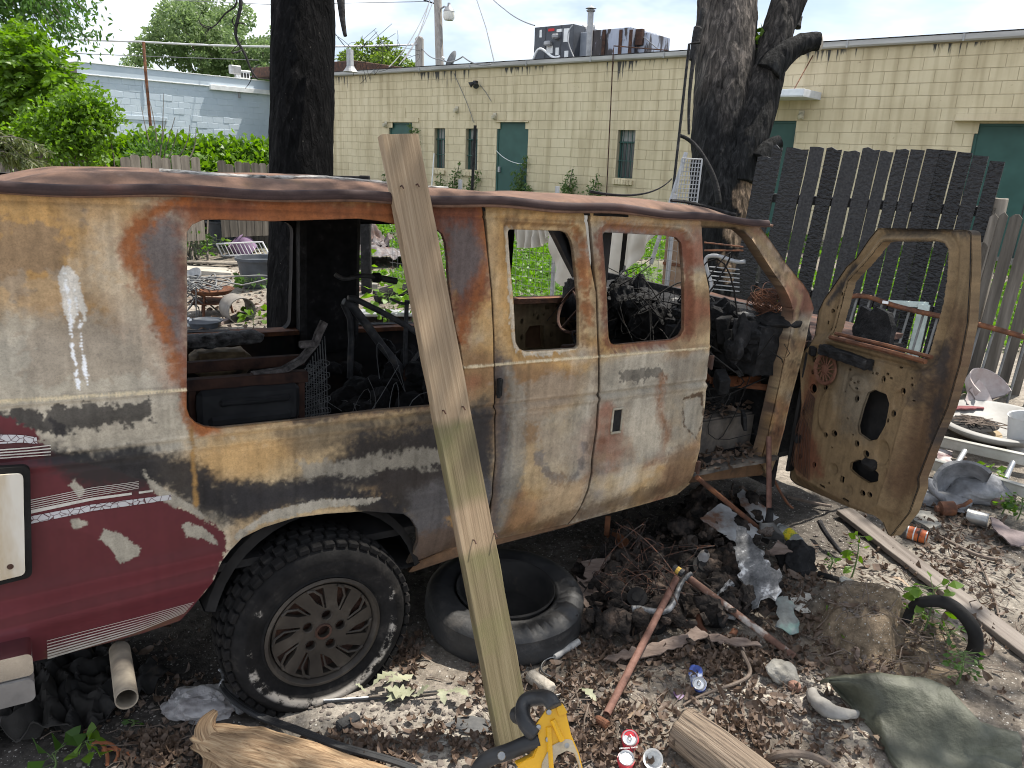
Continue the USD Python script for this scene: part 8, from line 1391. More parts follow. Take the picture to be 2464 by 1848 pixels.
sheet('dark_cloth', 'mauve-brown cloth rag lying right of the silver tin', 'cloth', 'e4', [(1060, 1190), (1130, 1205), (1220, 1270), (1321, 1290), (1330, 1370), (1230, 1370), (1120, 1310), (1070, 1250)], .04, .008, look('mauve_cloth', [(.3, (.10, .075, .072)), (.7, (.2, .16, .155))], 14), 41, .03)
sheet('stone_slab', 'flat grey slab half under the door corner', 'slab', 'e4', [(400, 1200), (480, 1115), (600, 1130), (690, 1230), (600, 1260), (470, 1190)], .01, .02, stone, 42, .004)
sheet('red_tray', 'dull red tray edge behind the old dish', 'tray', 'e4', [(765, 275), (1000, 300), (1010, 330), (800, 335)], .08, .01, look('dull_red', [(.3, (.12, .03, .035)), (.7, (.18, .06, .06))], 6), 43, .002)
sheet('broken_bucket_shard', 'dark red and white plastic shard behind the ladder rails', 'shard', 'e4', [(640, 640), (720, 650), (770, 660), (760, 740), (700, 760), (660, 700)], .05, .01, look('shard_mix', [(.4, (.10, .05, .05)), (.55, (.4, .36, .34))], 7), 44, .03)
# tube gate and pale frame leaning on the burnt fence
GT = 7.2
def gt_(k, x, y, d_=GT): return on_plane(q1(k, x, y), NB * d_, NB)
gate = T('tube_gate', 'rusty tubular gate with slanting bars leaning on the fence', 'gate', Z(gt_(6, 1500, 900)))
gate.part('top_tube', tube(spline([gt_(6, x, y) for x, y in ((1045, 480), (1040, 340), (1075, 260), (1150, 245), (1300, 285), (1660, 375), (1850, 415), (2205, 510), (2500, 590))], 50), .022, 9), M['rust'], smooth=True)
for i, x in enumerate((1135, 1215, 1295, 1385, 1470, 1560, 1650, 1740, 1830, 1920, 2010, 2120, 2220, 2330)):
    a = gt_(6, x, 250 + (x - 1150) * .255, GT + .02); b = gt_(6, x - 170, 250 + (x - 1150) * .255 + 560, GT + .02); gate.part('bar', tube([a, b], .010, 6), M['wire'])
gate.part('tag_plate', bevbox(gt_(6, 1312, 288, GT - .03), (.05, .01, .025), .003, R_B), M['white'])
pfm = look('pale_green_paint', [(.3, (.36, .42, .38)), (.7, (.55, .6, .55))], 8, rough_=.6); pf = T('door_frame', 'pale green wooden frame leaning behind the tube gate', 'frame', Z(gt_(6, 1520, 600, 7.35)))
def strip(t, name, k, p, q_, w, th, d_, m): 
    a, b = gt_(k, *p, d_), gt_(k, *q_, d_); dv = norm(b - a); sdv = np.cross(dv, -NB); t.part(name, bevbox((a + b) / 2, (np.linalg.norm(b - a), w, th), .004, np.array([dv, sdv, np.cross(dv, sdv)])), m)
strip(pf, 'stile', 6, (1565, 300), (1470, 720), .09, .03, 7.34, pfm); strip(pf, 'head', 6, (1330, 290), (1590, 305), .05, .03, 7.36, pfm)
# ---- things behind the van, seen through its windows
def gy(k, x, y, l=0): return gpt(q1(k, x, y), l)
potm = look('black_pot', [(.3, (.03, .034, .04)), (.7, (.07, .078, .09))], 5, rough_=.5)
def pot(name, label, c, r, h, m, cat='pot', tilt=(0, 0, 1)): return solo(name, lathe([(0, .0), (r * .74, .0), (r * .78, h * .1), (r * .97, h * .9), (r * 1.06, h * .91), (r * 1.06, h), (r * .98, h), (r * .92, h * .86), (0, h * .8)], 30, c, norm(tilt)), m, label, cat, smooth=40)
pot('plant_pot', 'large black nursery pot nearest the burnt trunk, seen through the window', gy('e1', 610, 560), .30, .42, potm); pot('plant_pot', 'black pot against the back fence beside the white rack', gy('e1', 355, 255), .30, .45, potm); pot('plant_pot', 'black bin at the left window edge', gy('e1', 120, 220), .24, .52, potm); pot('plant_pot', 'mauve pot tipped over on the white rack', gy('e1', 545, 305), .22, .33, look('mauve_pot', [(.3, (.16, .10, .17)), (.7, (.24, .16, .25))], 5), tilt=(-.6, -.2, .6)); pot('tub', 'shallow dark tub at the lower window corner under the wires', gy('e1', 200, 880), .19, .10, potm, 'tub')
rk = T('white_rack', 'white wire crib rail lying among the plants', 'rack', gy('e1', 470, 320)); A_, B_, C_, D_ = gy('e1', 285, 240, .25), gy('e1', 630, 225, .25), gy('e1', 680, 320, .05), gy('e1', 330, 330, .02)
whm = look('rack_white', [(.3, (.5, .5, .5)), (.7, (.66, .66, .66))], 4)
for p, q_ in ((A_, B_), (B_, C_), (C_, D_), (D_, A_)): rk.part('frame_rod', tube([p, q_], .014, 6), whm)
for i in range(1, 12): rk.part('bar', tube([A_ + (B_ - A_) * i / 12, D_ + (C_ - D_) * i / 12], .007, 5), whm)
solo('path', prism(sg.Polygon([(p[0], p[1]) for p in (gy('e1', -200, 410), gy('e1', 480, 410), gy('e1', 395, 480), gy('e1', -250, 480))]), .06, (np.array([0, 0, float(gz(*gy('e1', 200, 450)[:2])) - .01]), np.array([1., 0, 0]), np.array([0, 1., 0]), np.array([0, 0, 1.]))), look('concrete_path', [(.3, (.25, .23, .19)), (.7, (.4, .37, .32))], 4), None, None, kind='structure')
bar_ = gy('e1', 460, 740, .16); solo('tin_barrel', pipe([bar_ + np.array([-.16, .20, .0]), bar_ + np.array([-.04, .05, 0]), bar_ + np.array([.06, -.08, 0])], .165, .155, 26), look('dusty_tin', [(.3, (.12, .105, .09)), (.7, (.22, .2, .175))], 6, rough_=.7), 'dusty open tin barrel on its side near the burnt trunk', 'barrel', smooth=40)
wk = gy('e1', 260, 780); st2 = T('metal_stand', 'rusty round metal stand heaped with cables', 'stand', wk); st2.part('tray', lathe([(0, .28), (.20, .29), (.27, .34), (.275, .34), (.21, .28), (0, .27)], 30, wk), M['rust'], smooth=40); st2.part('shelf', lathe([(0, .16), (.26, .18), (.27, .19), (0, .17)], 30, wk), M['rust'], smooth=40)
for a in (.4, 2.5, 4.6): st2.part('leg', tube([wk + [.18 * math.cos(a), .18 * math.sin(a), .28], wk + [.24 * math.cos(a), .24 * math.sin(a), 0]], .016, 6), M['rust'])
cb = [tube(spline([wk + [*rng.normal(-.05, .16, 2), .34 + rng.uniform(0, .15)] for _ in range(5)], 30), .009, 5) for i in range(9)] + [tube(spline([wk + [*rng.normal(-.2, .15, 2), rng.uniform(.02, .4)] for _ in range(4)], 24), .008, 5) for i in range(7)]; solo('cable_heap', cat_(cb), M['wire'], 'loose black and grey cables heaped on the metal stand', 'cables', smooth=True, kind='stuff')
mb = gy('e1', 155, 570, .35); solo('metal_bowl', lathe([(0, -.06), (.08, -.05), (.13, 0), (.14, .03), (.135, .03), (.07, -.03)], 26, wk + [-.24, .05, .46], norm([-.3, -.5, .6])), M['grey'], 'dented grey metal bowl balanced above the stand', 'bowl', smooth=40)
a, b = gy('e1', 215, 885, .02), gy('e1', 610, 715, .06); solo('steel_angle', bevbox((a + b) / 2, (np.linalg.norm(b - a), .07, .05), .003, np.array([norm(b - a), norm(np.cross([0, 0, 1], b - a)), np.cross(norm(b - a), norm(np.cross([0, 0, 1], b - a)))])), look('angle_steel', [(.3, (.16, .12, .11)), (.7, (.28, .23, .21))], 6), 'long rusty steel angle lying below the tin barrel', 'steel angle')
jar = gy('e1', 90, 870); solo('white_jar', lathe([(0, 0), (.045, 0), (.05, .02), (.05, .09), (.035, .10), (.035, .115), (0, .115)], 20, jar, norm([-.2, -.2, .8])), M['white'], 'small white jar at the lower left window corner', 'jar', smooth=40)
for i, (x, y, w, lb) in enumerate(((120, 375, 1.9, 'pale plank nearest the concrete path'), (330, 392, 1.6, 'pale plank right of the path plank'))):
    c = gy('e1', x + 100, y, .03); solo('loose_board', bevbox(c, (w, .12, .03), .004, rot((0, 0, 1), .12 - .2 * i)), wood2, lb, 'board')
for i, (x, lb) in enumerate(((215, 'wide pale board standing by the back fence'), (275, 'pale bark-edged board beside the black pot'))):
    c = gy('e1', x, 215); solo('standing_board', board(c, c + [.02, 0, 1.5], WB if 0 else np.array([1., 0, 0]), .26, .03, np.array([0, -1., 0]), 'ragged', 70 + i, .02), wood2, lb, 'board')
aL, aR = gy('e1', -150, 215), gy('e1', 720, 290); picket_row('yard_fence', 'tall weathered board fence behind the yard, seen through the van window', aL + [0, .25, 0], aR + [0.6, .45, 0], 1.25, m=wood, seed=8)
# crumpled roofing metal heap right of the dark pillar
sheetm = look('burnt_tin_roof', [(.35, (.085, .045, .032)), (.5, (.10, .08, .075)), (.62, (.15, .145, .15)), (.75, (.22, .22, .23))], 5, rough_=.6, metallic=.1, bump=.3)
def crumple(name, label, c, w, d_, h, seed, yaw, m=sheetm, fold=.25):
    n_ = 44; u, v_ = np.meshgrid(np.linspace(-.5, .5, n_), np.linspace(-.5, .5, n_)); P3 = np.stack([u * w, v_ * d_, u * 0], -1); z = fold * h * (np.abs(np.sin(u * 11 + v_ * 5 + 7 * meshkit.fbm(np.stack([u * 4, v_ * 4, u * 0 + seed], -1), 3, seed + 1))) - .5) + h * np.exp(-((u + .1) ** 2 * 7 + v_ ** 2 * 5)) + .05 * np.sin(u * 62) * h + h * .55 * (meshkit.fbm(np.stack([u * 3, v_ * 3, u * 0 + seed], -1), 3, seed) - .5); P3[..., 2] = z
    Rz = rot((0, 0, 1), yaw); V = P3.reshape(-1, 3) @ Rz + c; id_ = np.arange(n_ * n_).reshape(n_, n_); A4 = [id_[:-1, :-1].ravel(), id_[:-1, 1:].ravel(), id_[1:, 1:].ravel(), id_[1:, :-1].ravel()]; F_ = np.vstack([np.stack([A4[0], A4[1], A4[2]], 1), np.stack([A4[0], A4[2], A4[3]], 1)]); rim_ = []
    for e in (id_[0], id_[:, -1], id_[-1][::-1], id_[::-1, 0]):
        for x, y in zip(e[:-1], e[1:]): rim_ += [(x, y + n_ * n_, y), (x, x + n_ * n_, y + n_ * n_)]
    return solo(name, trimesh.Trimesh(np.vstack([V, V - [0, 0, .006]]), np.vstack([F_, F_[:, ::-1] + n_ * n_, rim_]), process=False), m, label, 'metal sheet', smooth=40)
c = gy('e1', 1440, 400); crumple('roofing_sheet', 'rusty corrugated roofing sheet lying flat behind the van', c + [0, .1, .12], 1.5, 1.0, .22, 2, .35); crumple('roofing_sheet', 'crumpled silver roofing sheet on top of the rusty sheet', c + [-.25, .35, .26], 1.0, .75, .55, 5, -.3)
solo('plastic_sheet', bevbox(gy('e1', 1620, 760, .06), (1.7, .6, .04), .01, rot((0, 0, 1), .45) @ rot((1, 0, 0), -.12)), look('dull_white', [(.3, (.2, .205, .21)), (.7, (.3, .31, .32))], 2), 'pale flat panel lying outside behind the bicycle frame', 'panel')
for i, (x, y, lb) in enumerate(((1310, 575, 'red brick left of the grey cinder bricks'), (1430, 560, 'cored brick in the yard litter, right of other brick'))): solo('yard_brick', bevbox(gy('e1', x, y, .04), (.24, .12, .08), .008, rot((0, 0, 1), .3 * i)), look('yard_brick_look', [(.3, (.16, .10, .08)), (.7, (.26, .18, .15))], 8) if i == 0 else stone, lb, 'brick')
rod_ = [gy('e1', x, y, l) for x, y, l in ((1480, 640, .10), (1620, 600, .12), (1760, 570, .1))]; solo('rolled_carpet', tube(rod_, .09, 14), M['soot'], 'dark rolled carpet lying in the yard', 'roll', smooth=40)
# bicycle wreck inside the van
bkm = look('burnt_bike', [(.35, (.02, .02, .021)), (.55, (.055, .055, .056)), (.72, (.14, .12, .10))], 14, rough_=.55)
bic = T('bicycle', 'burnt bicycle frame with handlebar standing inside the van', 'bicycle', vw(np.r_[1.1, 1.1, .62]).ravel())
def bi(t, *pts): return [vw(np.r_[vside(q1('e1', x, y), t)[0], t, vside(q1('e1', x, y), t)[1]]).ravel() for x, y in pts]
bic.part('top_tube', tube(bi(1.1, (1275, 650), (1330, 655), (1420, 700), (1560, 770), (1720, 860), (1850, 945)), .016, 10), bkm, smooth=40); bic.part('down_tube', tube(bi(1.1, (1240, 680), (1310, 710), (1400, 830), (1540, 1020), (1700, 1210)), .022, 10), bkm, smooth=40); bic.part('seat_tube', tube(bi(1.1, (1718, 665), (1712, 850), (1705, 1200)), .012, 9), bkm, smooth=40)
bic.part('saddle_frame', tube(spline(bi(1.1, (1595, 655), (1640, 675), (1700, 690), (1750, 670), (1765, 635)), 16), .008, 6), bkm, smooth=True); bic.part('handlebar', tube(spline(bi(1.05, (1180, 470), (1280, 500), (1380, 480), (1470, 490), (1560, 500), (1640, 520)), 24), .011, 8), bkm, smooth=True); bic.part('grip', tube(bi(1.05, (1530, 500), (1640, 522)), .017, 10), M['black'], smooth=40); bic.part('brake_lever', bevbox(bi(1.05, (1490, 495))[0], (.05, .03, .05), .01), M['char'])
bic.part('fork', tube(bi(1.1, (1240, 690), (1290, 800), (1300, 960), (1290, 1250)), .016, 9), bkm, smooth=40); bic.part('crank', cat_([lathe([(.0, 0), (.06, .002), (.065, .006), (0, .012)], 22, bi(1.05, (1770, 1220))[0], -VA), tube(bi(1.04, (1770, 1220), (1830, 1190)), .01, 6)]), M['darkrust'], smooth=40); bic.part('chain_stay', tube(bi(1.12, (1700, 1210), (1860, 1000)), .011, 8), bkm)
# ball of wire on the dashboard
wb = vw(np.r_[2.62, .22, 1.455]).ravel(); wbs = []
for i in range(44):
    ax_ = norm(rng.normal(0, 1, 3)); x_, y_, z_ = frame(ax_); o = rng.normal(0, .015, 3); r_ = rng.uniform(.06, .105); wbs.append(tube([wb + o + r_ * (math.cos(a) * x_ * rng.uniform(.97, 1.03) + math.sin(a) * y_) * np.array([1, 1, .8]) for a in np.arange(22) * 2 * PI / 22], .0018, 4, closed=True))
solo('wire_ball', cat_(wbs), M['rust'], 'ball of rusty wire sitting on the burnt dashboard', 'wire ball', smooth=True)
# canvas on the wire fence
FW = 7.0
cf = T('wire_fence', 'square-mesh wire fence behind the van, hung with canvas', 'fence', Z(at_depth(q1('e2', 600, 520), 8.2)))
wd_ = norm(WB * .95 + NB * .0); w0c = wall(q1('e2', 150, 200), FW) @ WB; w1c = wall(q1('e2', 1150, 300), FW) @ WB
gl_ = []
for w_ in np.arange(w1c - .2, w0c + 2.2, .10): gl_.append(tube([WB * w_ + NB * FW + [0, 0, .25], WB * w_ + NB * FW + [0, 0, 1.45]], .0022, 4))
for z_ in np.arange(.3, 1.5, .10): gl_.append(tube([WB * (w1c - .2) + NB * FW + [0, 0, z_], WB * (w0c + 2.2) + NB * FW + [0, 0, z_]], .0022, 4))
cf.part('mesh', cat_(gl_), M['wire'], kind='stuff')
for w_ in (w1c - .1, w0c - .6, w0c + .9): cf.part('post', tube([WB * w_ + NB * (FW + .03) + [0, 0, .2], WB * w_ + NB * (FW + .03) + [0, 0, 1.75]], .025, 8), M['grey'])
canv = look('canvas', [(.3, (.36, .33, .275)), (.6, (.48, .445, .38)), (.8, (.54, .50, .44))], 2.5, rough_=.9, bump=.15)
def drape(name, label, k, top, bot, dist, seed):
    A_ = spline([wall(q1(k, *p), dist) for p in top], 60); B_ = spline([wall(q1(k, *p), dist) for p in bot], 60); s_ = np.linspace(0, 1, 40)[:, None, None]; G_ = A_[None] * (1 - s_) + B_[None] * s_; uu = np.linspace(0, 1, 60)[None, :]; ss_ = s_[..., 0]; off = .045 * np.sin(uu * 34 + 3 * ss_ + seed) * (.3 + ss_) + .07 * (meshkit.fbm(np.stack(np.broadcast_arrays(uu * 6, ss_ * 3, uu * 0 + seed), -1), 3, seed) - .5); G_ = G_ - NB * (off + .05)[..., None]
    id_ = np.arange(2400).reshape(40, 60); A4 = [id_[:-1, :-1].ravel(), id_[:-1, 1:].ravel(), id_[1:, 1:].ravel(), id_[1:, :-1].ravel()]; F_ = np.vstack([np.stack([A4[0], A4[1], A4[2]], 1), np.stack([A4[0], A4[2], A4[3]], 1)]); V = G_.reshape(-1, 3); rim_ = []
    for e in (id_[0], id_[:, -1], id_[-1][::-1], id_[::-1, 0]):
        for x, y in zip(e[:-1], e[1:]): rim_ += [(x, y + 2400, y), (x, x + 2400, y + 2400)]
    return solo(name, trimesh.Trimesh(np.vstack([V, V + NB * .004]), np.vstack([F_, F_[:, ::-1] + 2400, rim_]), process=False), canv, label, 'tarp', smooth=True)
drape('canvas_tarp', 'short bunched canvas end hanging over the wire fence', 'e2', ((180, -120), (300, -130), (430, -125)), ((190, 215), (300, 215), (380, 190), (420, 90)), FW - .04, 1)
drape('canvas_tarp', 'long grey canvas draped low over the wire fence', 'e2', ((440, -125), (700, -120), (900, -115), (1160, -110)), ((440, 130), (600, 520), (860, 450), (1010, 310), (1140, 130)), FW - .04, 4)
rp_ = T('rust_panel', 'rust-brown door panel standing by the right burnt tree', 'panel', Z(wall(q1('e2', 1260, 500), 7.2))); pn2 = [wall(q1('e2', *p), 7.2) for p in ((1175, 140), (1400, 130), (1420, 530), (1185, 530))]; c_ = np.mean(pn2, 0); rp_.part('sheet', bevbox(c_, (abs((pn2[0] - pn2[1]) @ WB), .03, abs(pn2[0][2] - pn2[3][2])), .008, R_B), look('panel_rust', [(.3, (.13, .08, .05)), (.55, (.22, .15, .10)), (.75, (.3, .24, .18))], 5, bump=.2)); rp_.part('rib', bevbox(c_ - NB * .02 + [0, 0, .0], (abs((pn2[0] - pn2[1]) @ WB), .02, .03), .004, R_B), M['rust'])
tr_ = T('wire_trolley', 'grey wire cart with tubular rim beside the burnt trunk, seen through the cab', 'cart', Z(wall(q1('e2', 1600, 520), 7.25)))
tr_.part('rim', tube(spline([wall(q1('e2', x, y), 7.2) for x, y in ((1500, 510), (1490, 400), (1480, 280), (1520, 270), (1640, 300), (1740, 310))], 30), .02, 8), M['grey'], smooth=True)
for y in (345, 375, 405, 435, 465, 495): tr_.part('wire_bar', tube([wall(q1('e2', 1495, y), 7.22), wall(q1('e2', 1700, y + 20), 7.22)], .006, 5), M['grey'])
for y in (180, 235): tr_.part('rod', tube([wall(q1('e2', 1460, y), 7.1), wall(q1('e2', 1725, y + 30 if y < 200 else y), 7.1)], .008, 5), M['rust'])
mp2 = T('mesh_panel', 'galvanised grid panel leaning on the right burnt tree', 'mesh panel', Z(at_depth(q1('B', 1900, 1600), 8.0)))
gA, gB, gC, gD = [at_depth(q1('B', x, y), 7.9) for x, y in ((1830, 1165), (2030, 1175), (1975, 1640), (1760, 1640))]
for p, q_ in ((gA, gB), (gB, gC), (gA, gD)): mp2.part('edge_rod', tube([p, q_ + (q_ - p) * .4 * (p is not gA or q_ is gD)], .009, 6), M['grey'])
for i in range(1, 7): mp2.part('rod', tube([gA + (gB - gA) * i / 7, (gD + (gC - gD) * i / 7) + ((gD - gA)) * .4], .005, 5), M['grey'])
for i in range(1, 16): mp2.part('rod', tube([gA + (gD - gA) * i / 11, gB + (gC - gB) * i / 11], .005, 5), M['grey'])
rl_ = T('charred_rail', 'short charred fence rail and post above the van roof, centre', 'fence', Z(at_depth(q1('Cc', 340, 1300), 10))); pa, pb = [at_depth(q1('Cc', x, y), 10) for x, y in ((-120, 1245), (320, 1255))]; rl_.part('fence_rail', bevbox((pa + pb) / 2, (np.linalg.norm(pb - pa), .05, .10), .006, np.array([norm(pb - pa), norm(np.cross([0, 0, 1], pb - pa)), [0, 0, 1]])), M['char']); pt_ = at_depth(q1('Cc', 342, 1205), 10); rl_.part('post', bevbox([pt_[0], pt_[1], (pt_[2] + .2) / 2], (.13, .10, pt_[2] - .2), .01), M['char'])
rs2 = vw(np.r_[2.0, .25, float(roofz(np.array(2.0), np.array(.25))) + .01]).ravel(); a = [vw(np.r_[s_, t_, float(roofz(np.array(s_), np.array(t_))) + z_]).ravel() for s_, t_, z_ in ((1.55, .5, .02), (1.75, .45, .01), (1.9, .42, .05), (2.0, .42, .12))]; solo('roof_twig', tube(spline(a, 16), np.linspace(.008, .003, 16), 5), M['char'], 'forked black twig lying on the van roof', 'twig'); a = [vw(np.r_[s_, t_, float(roofz(np.array(s_), np.array(t_))) + .012]).ravel() for s_, t_ in ((1.85, .25), (2.0, .22), (2.1, .16), (2.15, .1))]; solo('roof_twig', tube(spline(a, 12), .009, 6), M['char'], 'stub of black twig near the front roof edge', 'twig')
# ---- left foreground
bagm = look('crumpled_bag', [(.35, (.20, .18, .175)), (.5, (.36, .34, .33)), (.6, (.42, .40, .39)), (.68, (.4, .06, .06))], 6, rough_=.35, bump=.5); solo('plastic_bag', lump(gp(7, 1290, 1250, .03), (.13, .09, .06), 31, 4, .5), bagm, 'crumpled grey plastic bag with red print behind the log', 'bag', smooth=20)
crumple('black_cloth', 'dark grey cloth sheet crumpled under the bumper at left', gp(7, 190, 1310, .0), .55, .36, .13, 7, .3, look('dark_cloth_look', [(.3, (.014, .013, .012)), (.7, (.05, .046, .042))], 8, rough_=.9, bump=.3, spec=.1), .8); crumple('black_cloth', 'smaller black plastic sheet behind the exhaust pipe', gp(7, 480, 1130, .0), .6, .4, .10, 9, -.4, M['soot'], .9)
cdm = look('orange_cord', [(.3, (.22, .07, .03)), (.7, (.34, .13, .06))], 12); rod('orange_cord', 'orange cord looping on the dirt at bottom left', 'cord', [(7, 480, 1420, .01), (7, 600, 1460, .015), (7, 680, 1540, .015), (7, 690, 1640, .01)], .006, cdm, sm=24); rod('orange_cord', 'second orange cord arcing toward the log', 'cord', [(7, 590, 1510, .01), (7, 700, 1500, .03), (7, 760, 1560, .02), (7, 740, 1620, .01)], .006, cdm, sm=24); rod('orange_cord', 'orange cord running right under the dry leaves', 'cord', [(7, 660, 1545, .01), (7, 780, 1545, .02), (7, 870, 1600, .01)], .006, cdm, sm=16)
charp = look('charcoal_piece', [(.3, (.015, .015, .015)), (.6, (.04, .04, .04)), (.75, (.12, .12, .12))], 26, bump=.8); a, b = gp(8, -20, 1400, .02), gp(8, 110, 1330, .02); solo('charred_wood', rough(bevbox((a + b) / 2, (np.linalg.norm(b - a), .045, .035), .006, np.array([norm(b - a), norm(np.cross([0, 0, 1], b - a)), [0, 0, 1]])).subdivide().subdivide(), .005, 40), charp, 'piece of charred wood on the gravel left of the plank', 'charcoal'); solo('flat_stone', lump(gp(8, 640, 1470, .006), (.045, .03, .010), 33, 3, .2), stone, 'flat grey stone chip left of the plank foot', 'stone', smooth=30); solo('flat_stone', lump(gp(8, 860, 1380, .006), (.09, .04, .012), 34, 3, .3), look('slate', [(.3, (.06, .06, .06)), (.7, (.12, .12, .118))], 12), 'long dark slate flake beside the plank foot', 'stone', smooth=30)
# weeds
def weed(label, base, h, n, size, lk, seed, spread=.5, name='weed', lean=(0, 0, 0)):
    rg_ = np.random.default_rng(seed); t = T(name, label, 'plant', base); st_p = spline([base, base + np.array([.01, 0, h * .5]) + np.array(lean) * .4, base + np.array([0, 0, h]) + np.array(lean)], 14); parts = [tube(st_p, np.linspace(.005, .002, 14), 5)]; P_, D_ = [], []
    for i in range(n):
        k = rg_.integers(4, 14); a = rg_.uniform(0, 6.28); d = np.array([math.cos(a), math.sin(a), rg_.uniform(-.2, .5)]); pe = st_p[k] + d * size * spread; parts.append(tube([st_p[k], pe], .0015, 4)); P_.append(pe); D_.append(d + [0, 0, -.25])
    t.part('stem', cat_(parts), leaf_stem); lf_ = leaf_batch(np.array(P_), np.array(D_), size, rg_, .3, .62); t.part('leaves', lf_, lk); return t
leaf_stem = look('green_stem', [(.3, (.06, .10, .03)), (.7, (.12, .17, .06))], 10)
weed('small nettle-like weed on top of the dirt mound', gp(9, 1110, 800), .10, 16, .055, leafB, 1); weed('broad-leaved weed hanging over the mound edge', gp(9, 1040, 800), .08, 10, .075, leafA, 2, lean=(-.03, -.05, 0)); weed('tall spindly weed above the mound, left of the board', gp(9, 1095, 430), .24, 12, .055, leafA, 3); weed('young maple-like seedling inside the tyre arch', gp(9, 1560, 780), .22, 22, .06, leafA, 4, .9); weed('low weed on the slope below the tyre arch', gp(9, 1700, 850), .07, 14, .05, leafB, 5, 1.0); weed('tiny clover-like weed left of the tyre arch', gp(9, 1470, 720), .08, 18, .025, leafA, 6, 1.4); weed('low bushy weed right of the mat crest', gp(9, 1770, 1120), .16, 40, .03, leafB, 7, 1.6); weed('weed behind the hose piece', gp(9, 950, 380), .08, 12, .035, leafB, 8)
weed('light green weed at the very bottom left', gp(7, 570, 1640), .10, 12, .06, leafA, 9); weed('dark broad-leaved weed beside the light green one', gp(7, 350, 1660), .06, 6, .11, leafB, 10, .4); weed('tiny seedling under the exhaust pipe', gp(7, 850, 1385), .025, 5, .03, leafB, 11); weed('weed sprouting between the ladder rails', gp('e4', 1030, 930), .16, 16, .06, leafA, 12); weed('bushy weed at the right edge by the cloth', gp('e4', 1270, 1180), .14, 34, .055, leafB, 13, .9); weed('ferny weed in front of the old brick', gp('e4', 1150, 1140), .10, 30, .035, leafA, 14, 1.1); weed('weed behind the melted tub', gp('e4', 700, 905), .06, 18, .05, leafB, 15); weed('bright leafy weed below the steel angle, through window', gy('e1', 560, 850), .2, 26, .12, leafA, 16, .9); weed('leafy weed clump by the large black pot', gy('e1', 560, 600), .2, 60, .10, leafB, 17, 1.8); weed('leafy weed clump at left in the big window', gy('e1', 120, 390), .45, 70, .10, leafB, 18, 2.2); weed('weed beside the white rack', gy('e1', 290, 330), .3, 30, .10, leafA, 19, 1.4); weed('large weed growing up beside the bicycle, outside', gy('e1', 1580, 860), .42, 46, .13, leafA, 20, 1.3); weed('second large weed right of the bicycle saddle', gy('e1', 1760, 860), .5, 40, .13, leafA, 21, 1.2); weed('weed in front of the roofing sheets', gy('e1', 1400, 480), .35, 24, .10, leafA, 22, .8)
# ---- litter that nobody could count
def scatter_poly(k, cx_, cy_, sx_, sy_, n): return [(k, rng.normal(cx_, sx_), rng.normal(cy_, sy_)) for _ in range(n)]
lp_ = []
for a in ((8, 1600, 1100, 260, 170, 300), (8, 1700, 1500, 240, 120, 220), (8, 1000, 1100, 110, 120, 130), (8, 420, 950, 70, 90, 90), (9, 350, 1000, 230, 90, 300), (9, 330, 1400, 200, 150, 300), (9, 750, 620, 150, 160, 260), (9, 1000, 1000, 160, 60, 40), ('e3', 1050, 1130, 150, 120, 100), ('e3', 700, 1560, 350, 50, 240), ('e3', 1380, 300, 70, 60, 60), (7, 1020, 1560, 130, 80, 220), (8, 120, 1560, 170, 70, 130), (8, 1250, 1550, 260, 80, 200), (9, 1200, 900, 320, 120, 70), (9, 1500, 300, 320, 160, 90), (9, 1900, 1000, 220, 260, 45), ('e3', 500, 800, 220, 100, 90), ('e4', 800, 1150, 200, 120, 90), (9, 1850, 450, 220, 250, 120), (9, 1500, 300, 300, 160, 80), (8, 700, 1500, 250, 100, 110), (9, 900, 1450, 240, 160, 110), (7, 900, 1100, 400, 160, 110)):
    lp_ += scatter_poly(*a)
V_, F_ = [], []; o = 0; uu_ = np.linspace(-1, 1, 5)
for k, x, y in lp_:
    try: P_ = gp(k, x, y)
    except Exception: continue
    if P_[1] < .9 or P_[1] > 9: continue
    L = rng.uniform(.03, .085) * (.8 + .1 * P_[1]); w_ = L * rng.uniform(.22, .42); curl = rng.uniform(1.2, 5.5); c2 = rng.uniform(-1.5, 3.0); a = rng.uniform(0, 6.28); ti = rng.normal(0, .5, 2); pts = []
    for u in uu_:
        wu = w_ * (1 - u * u) ** .6 + .001; ang = u * curl * .5; xx = math.sin(ang) / curl * L; zz_ = (1 - math.cos(ang)) / curl * L
        for s_ in (-1, 0, 1): pts.append((xx, s_ * wu * .5 * math.cos(c2 * .4), zz_ + abs(s_) * wu * .25 * c2 * .5))
    pts = np.array(pts) @ rot((0, 0, 1), a) @ rot((1, 0, 0), ti[0]) @ rot((0, 1, 0), ti[1]); pts[:, 2] -= pts[:, 2].min() - rng.uniform(0, .014); V_.append(pts + P_)
    for i in range(4):
        for j in range(2): b0 = o + i * 3 + j; F_ += [(b0, b0 + 3, b0 + 4), (b0, b0 + 4, b0 + 1)]
    o += 15
litter = mat('dry_leaf', {'g': ('geometry', {}), 'r': ('rgb_ramp', {'ramp': [(0, (.12, .08, .055)), (.2, (.27, .18, .115)), (.55, (.43, .30, .19)), (.8, (.54, .40, .27)), (1, (.6, .52, .41))]}), 'p': ('principled_bsdf', {'roughness': .6}), 'tr': ('translucent_bsdf', {}), 'm': ('mix_closure', {'fac': .15})}, [('g.random_per_island', 'r.fac'), ('r.color', 'p.base_color'), ('r.color', 'tr.color'), ('p.BSDF', 'm.closure1'), ('tr.BSDF', 'm.closure2')], surface='m.closure')
solo('leaf_litter', trimesh.Trimesh(np.vstack(V_), F_, process=False), litter, 'curled dry brown leaves strewn over the dirt', 'leaves', kind='stuff')
V_, F_, o = [], [], 0; ico = trimesh.creation.icosphere(0)
peb = []
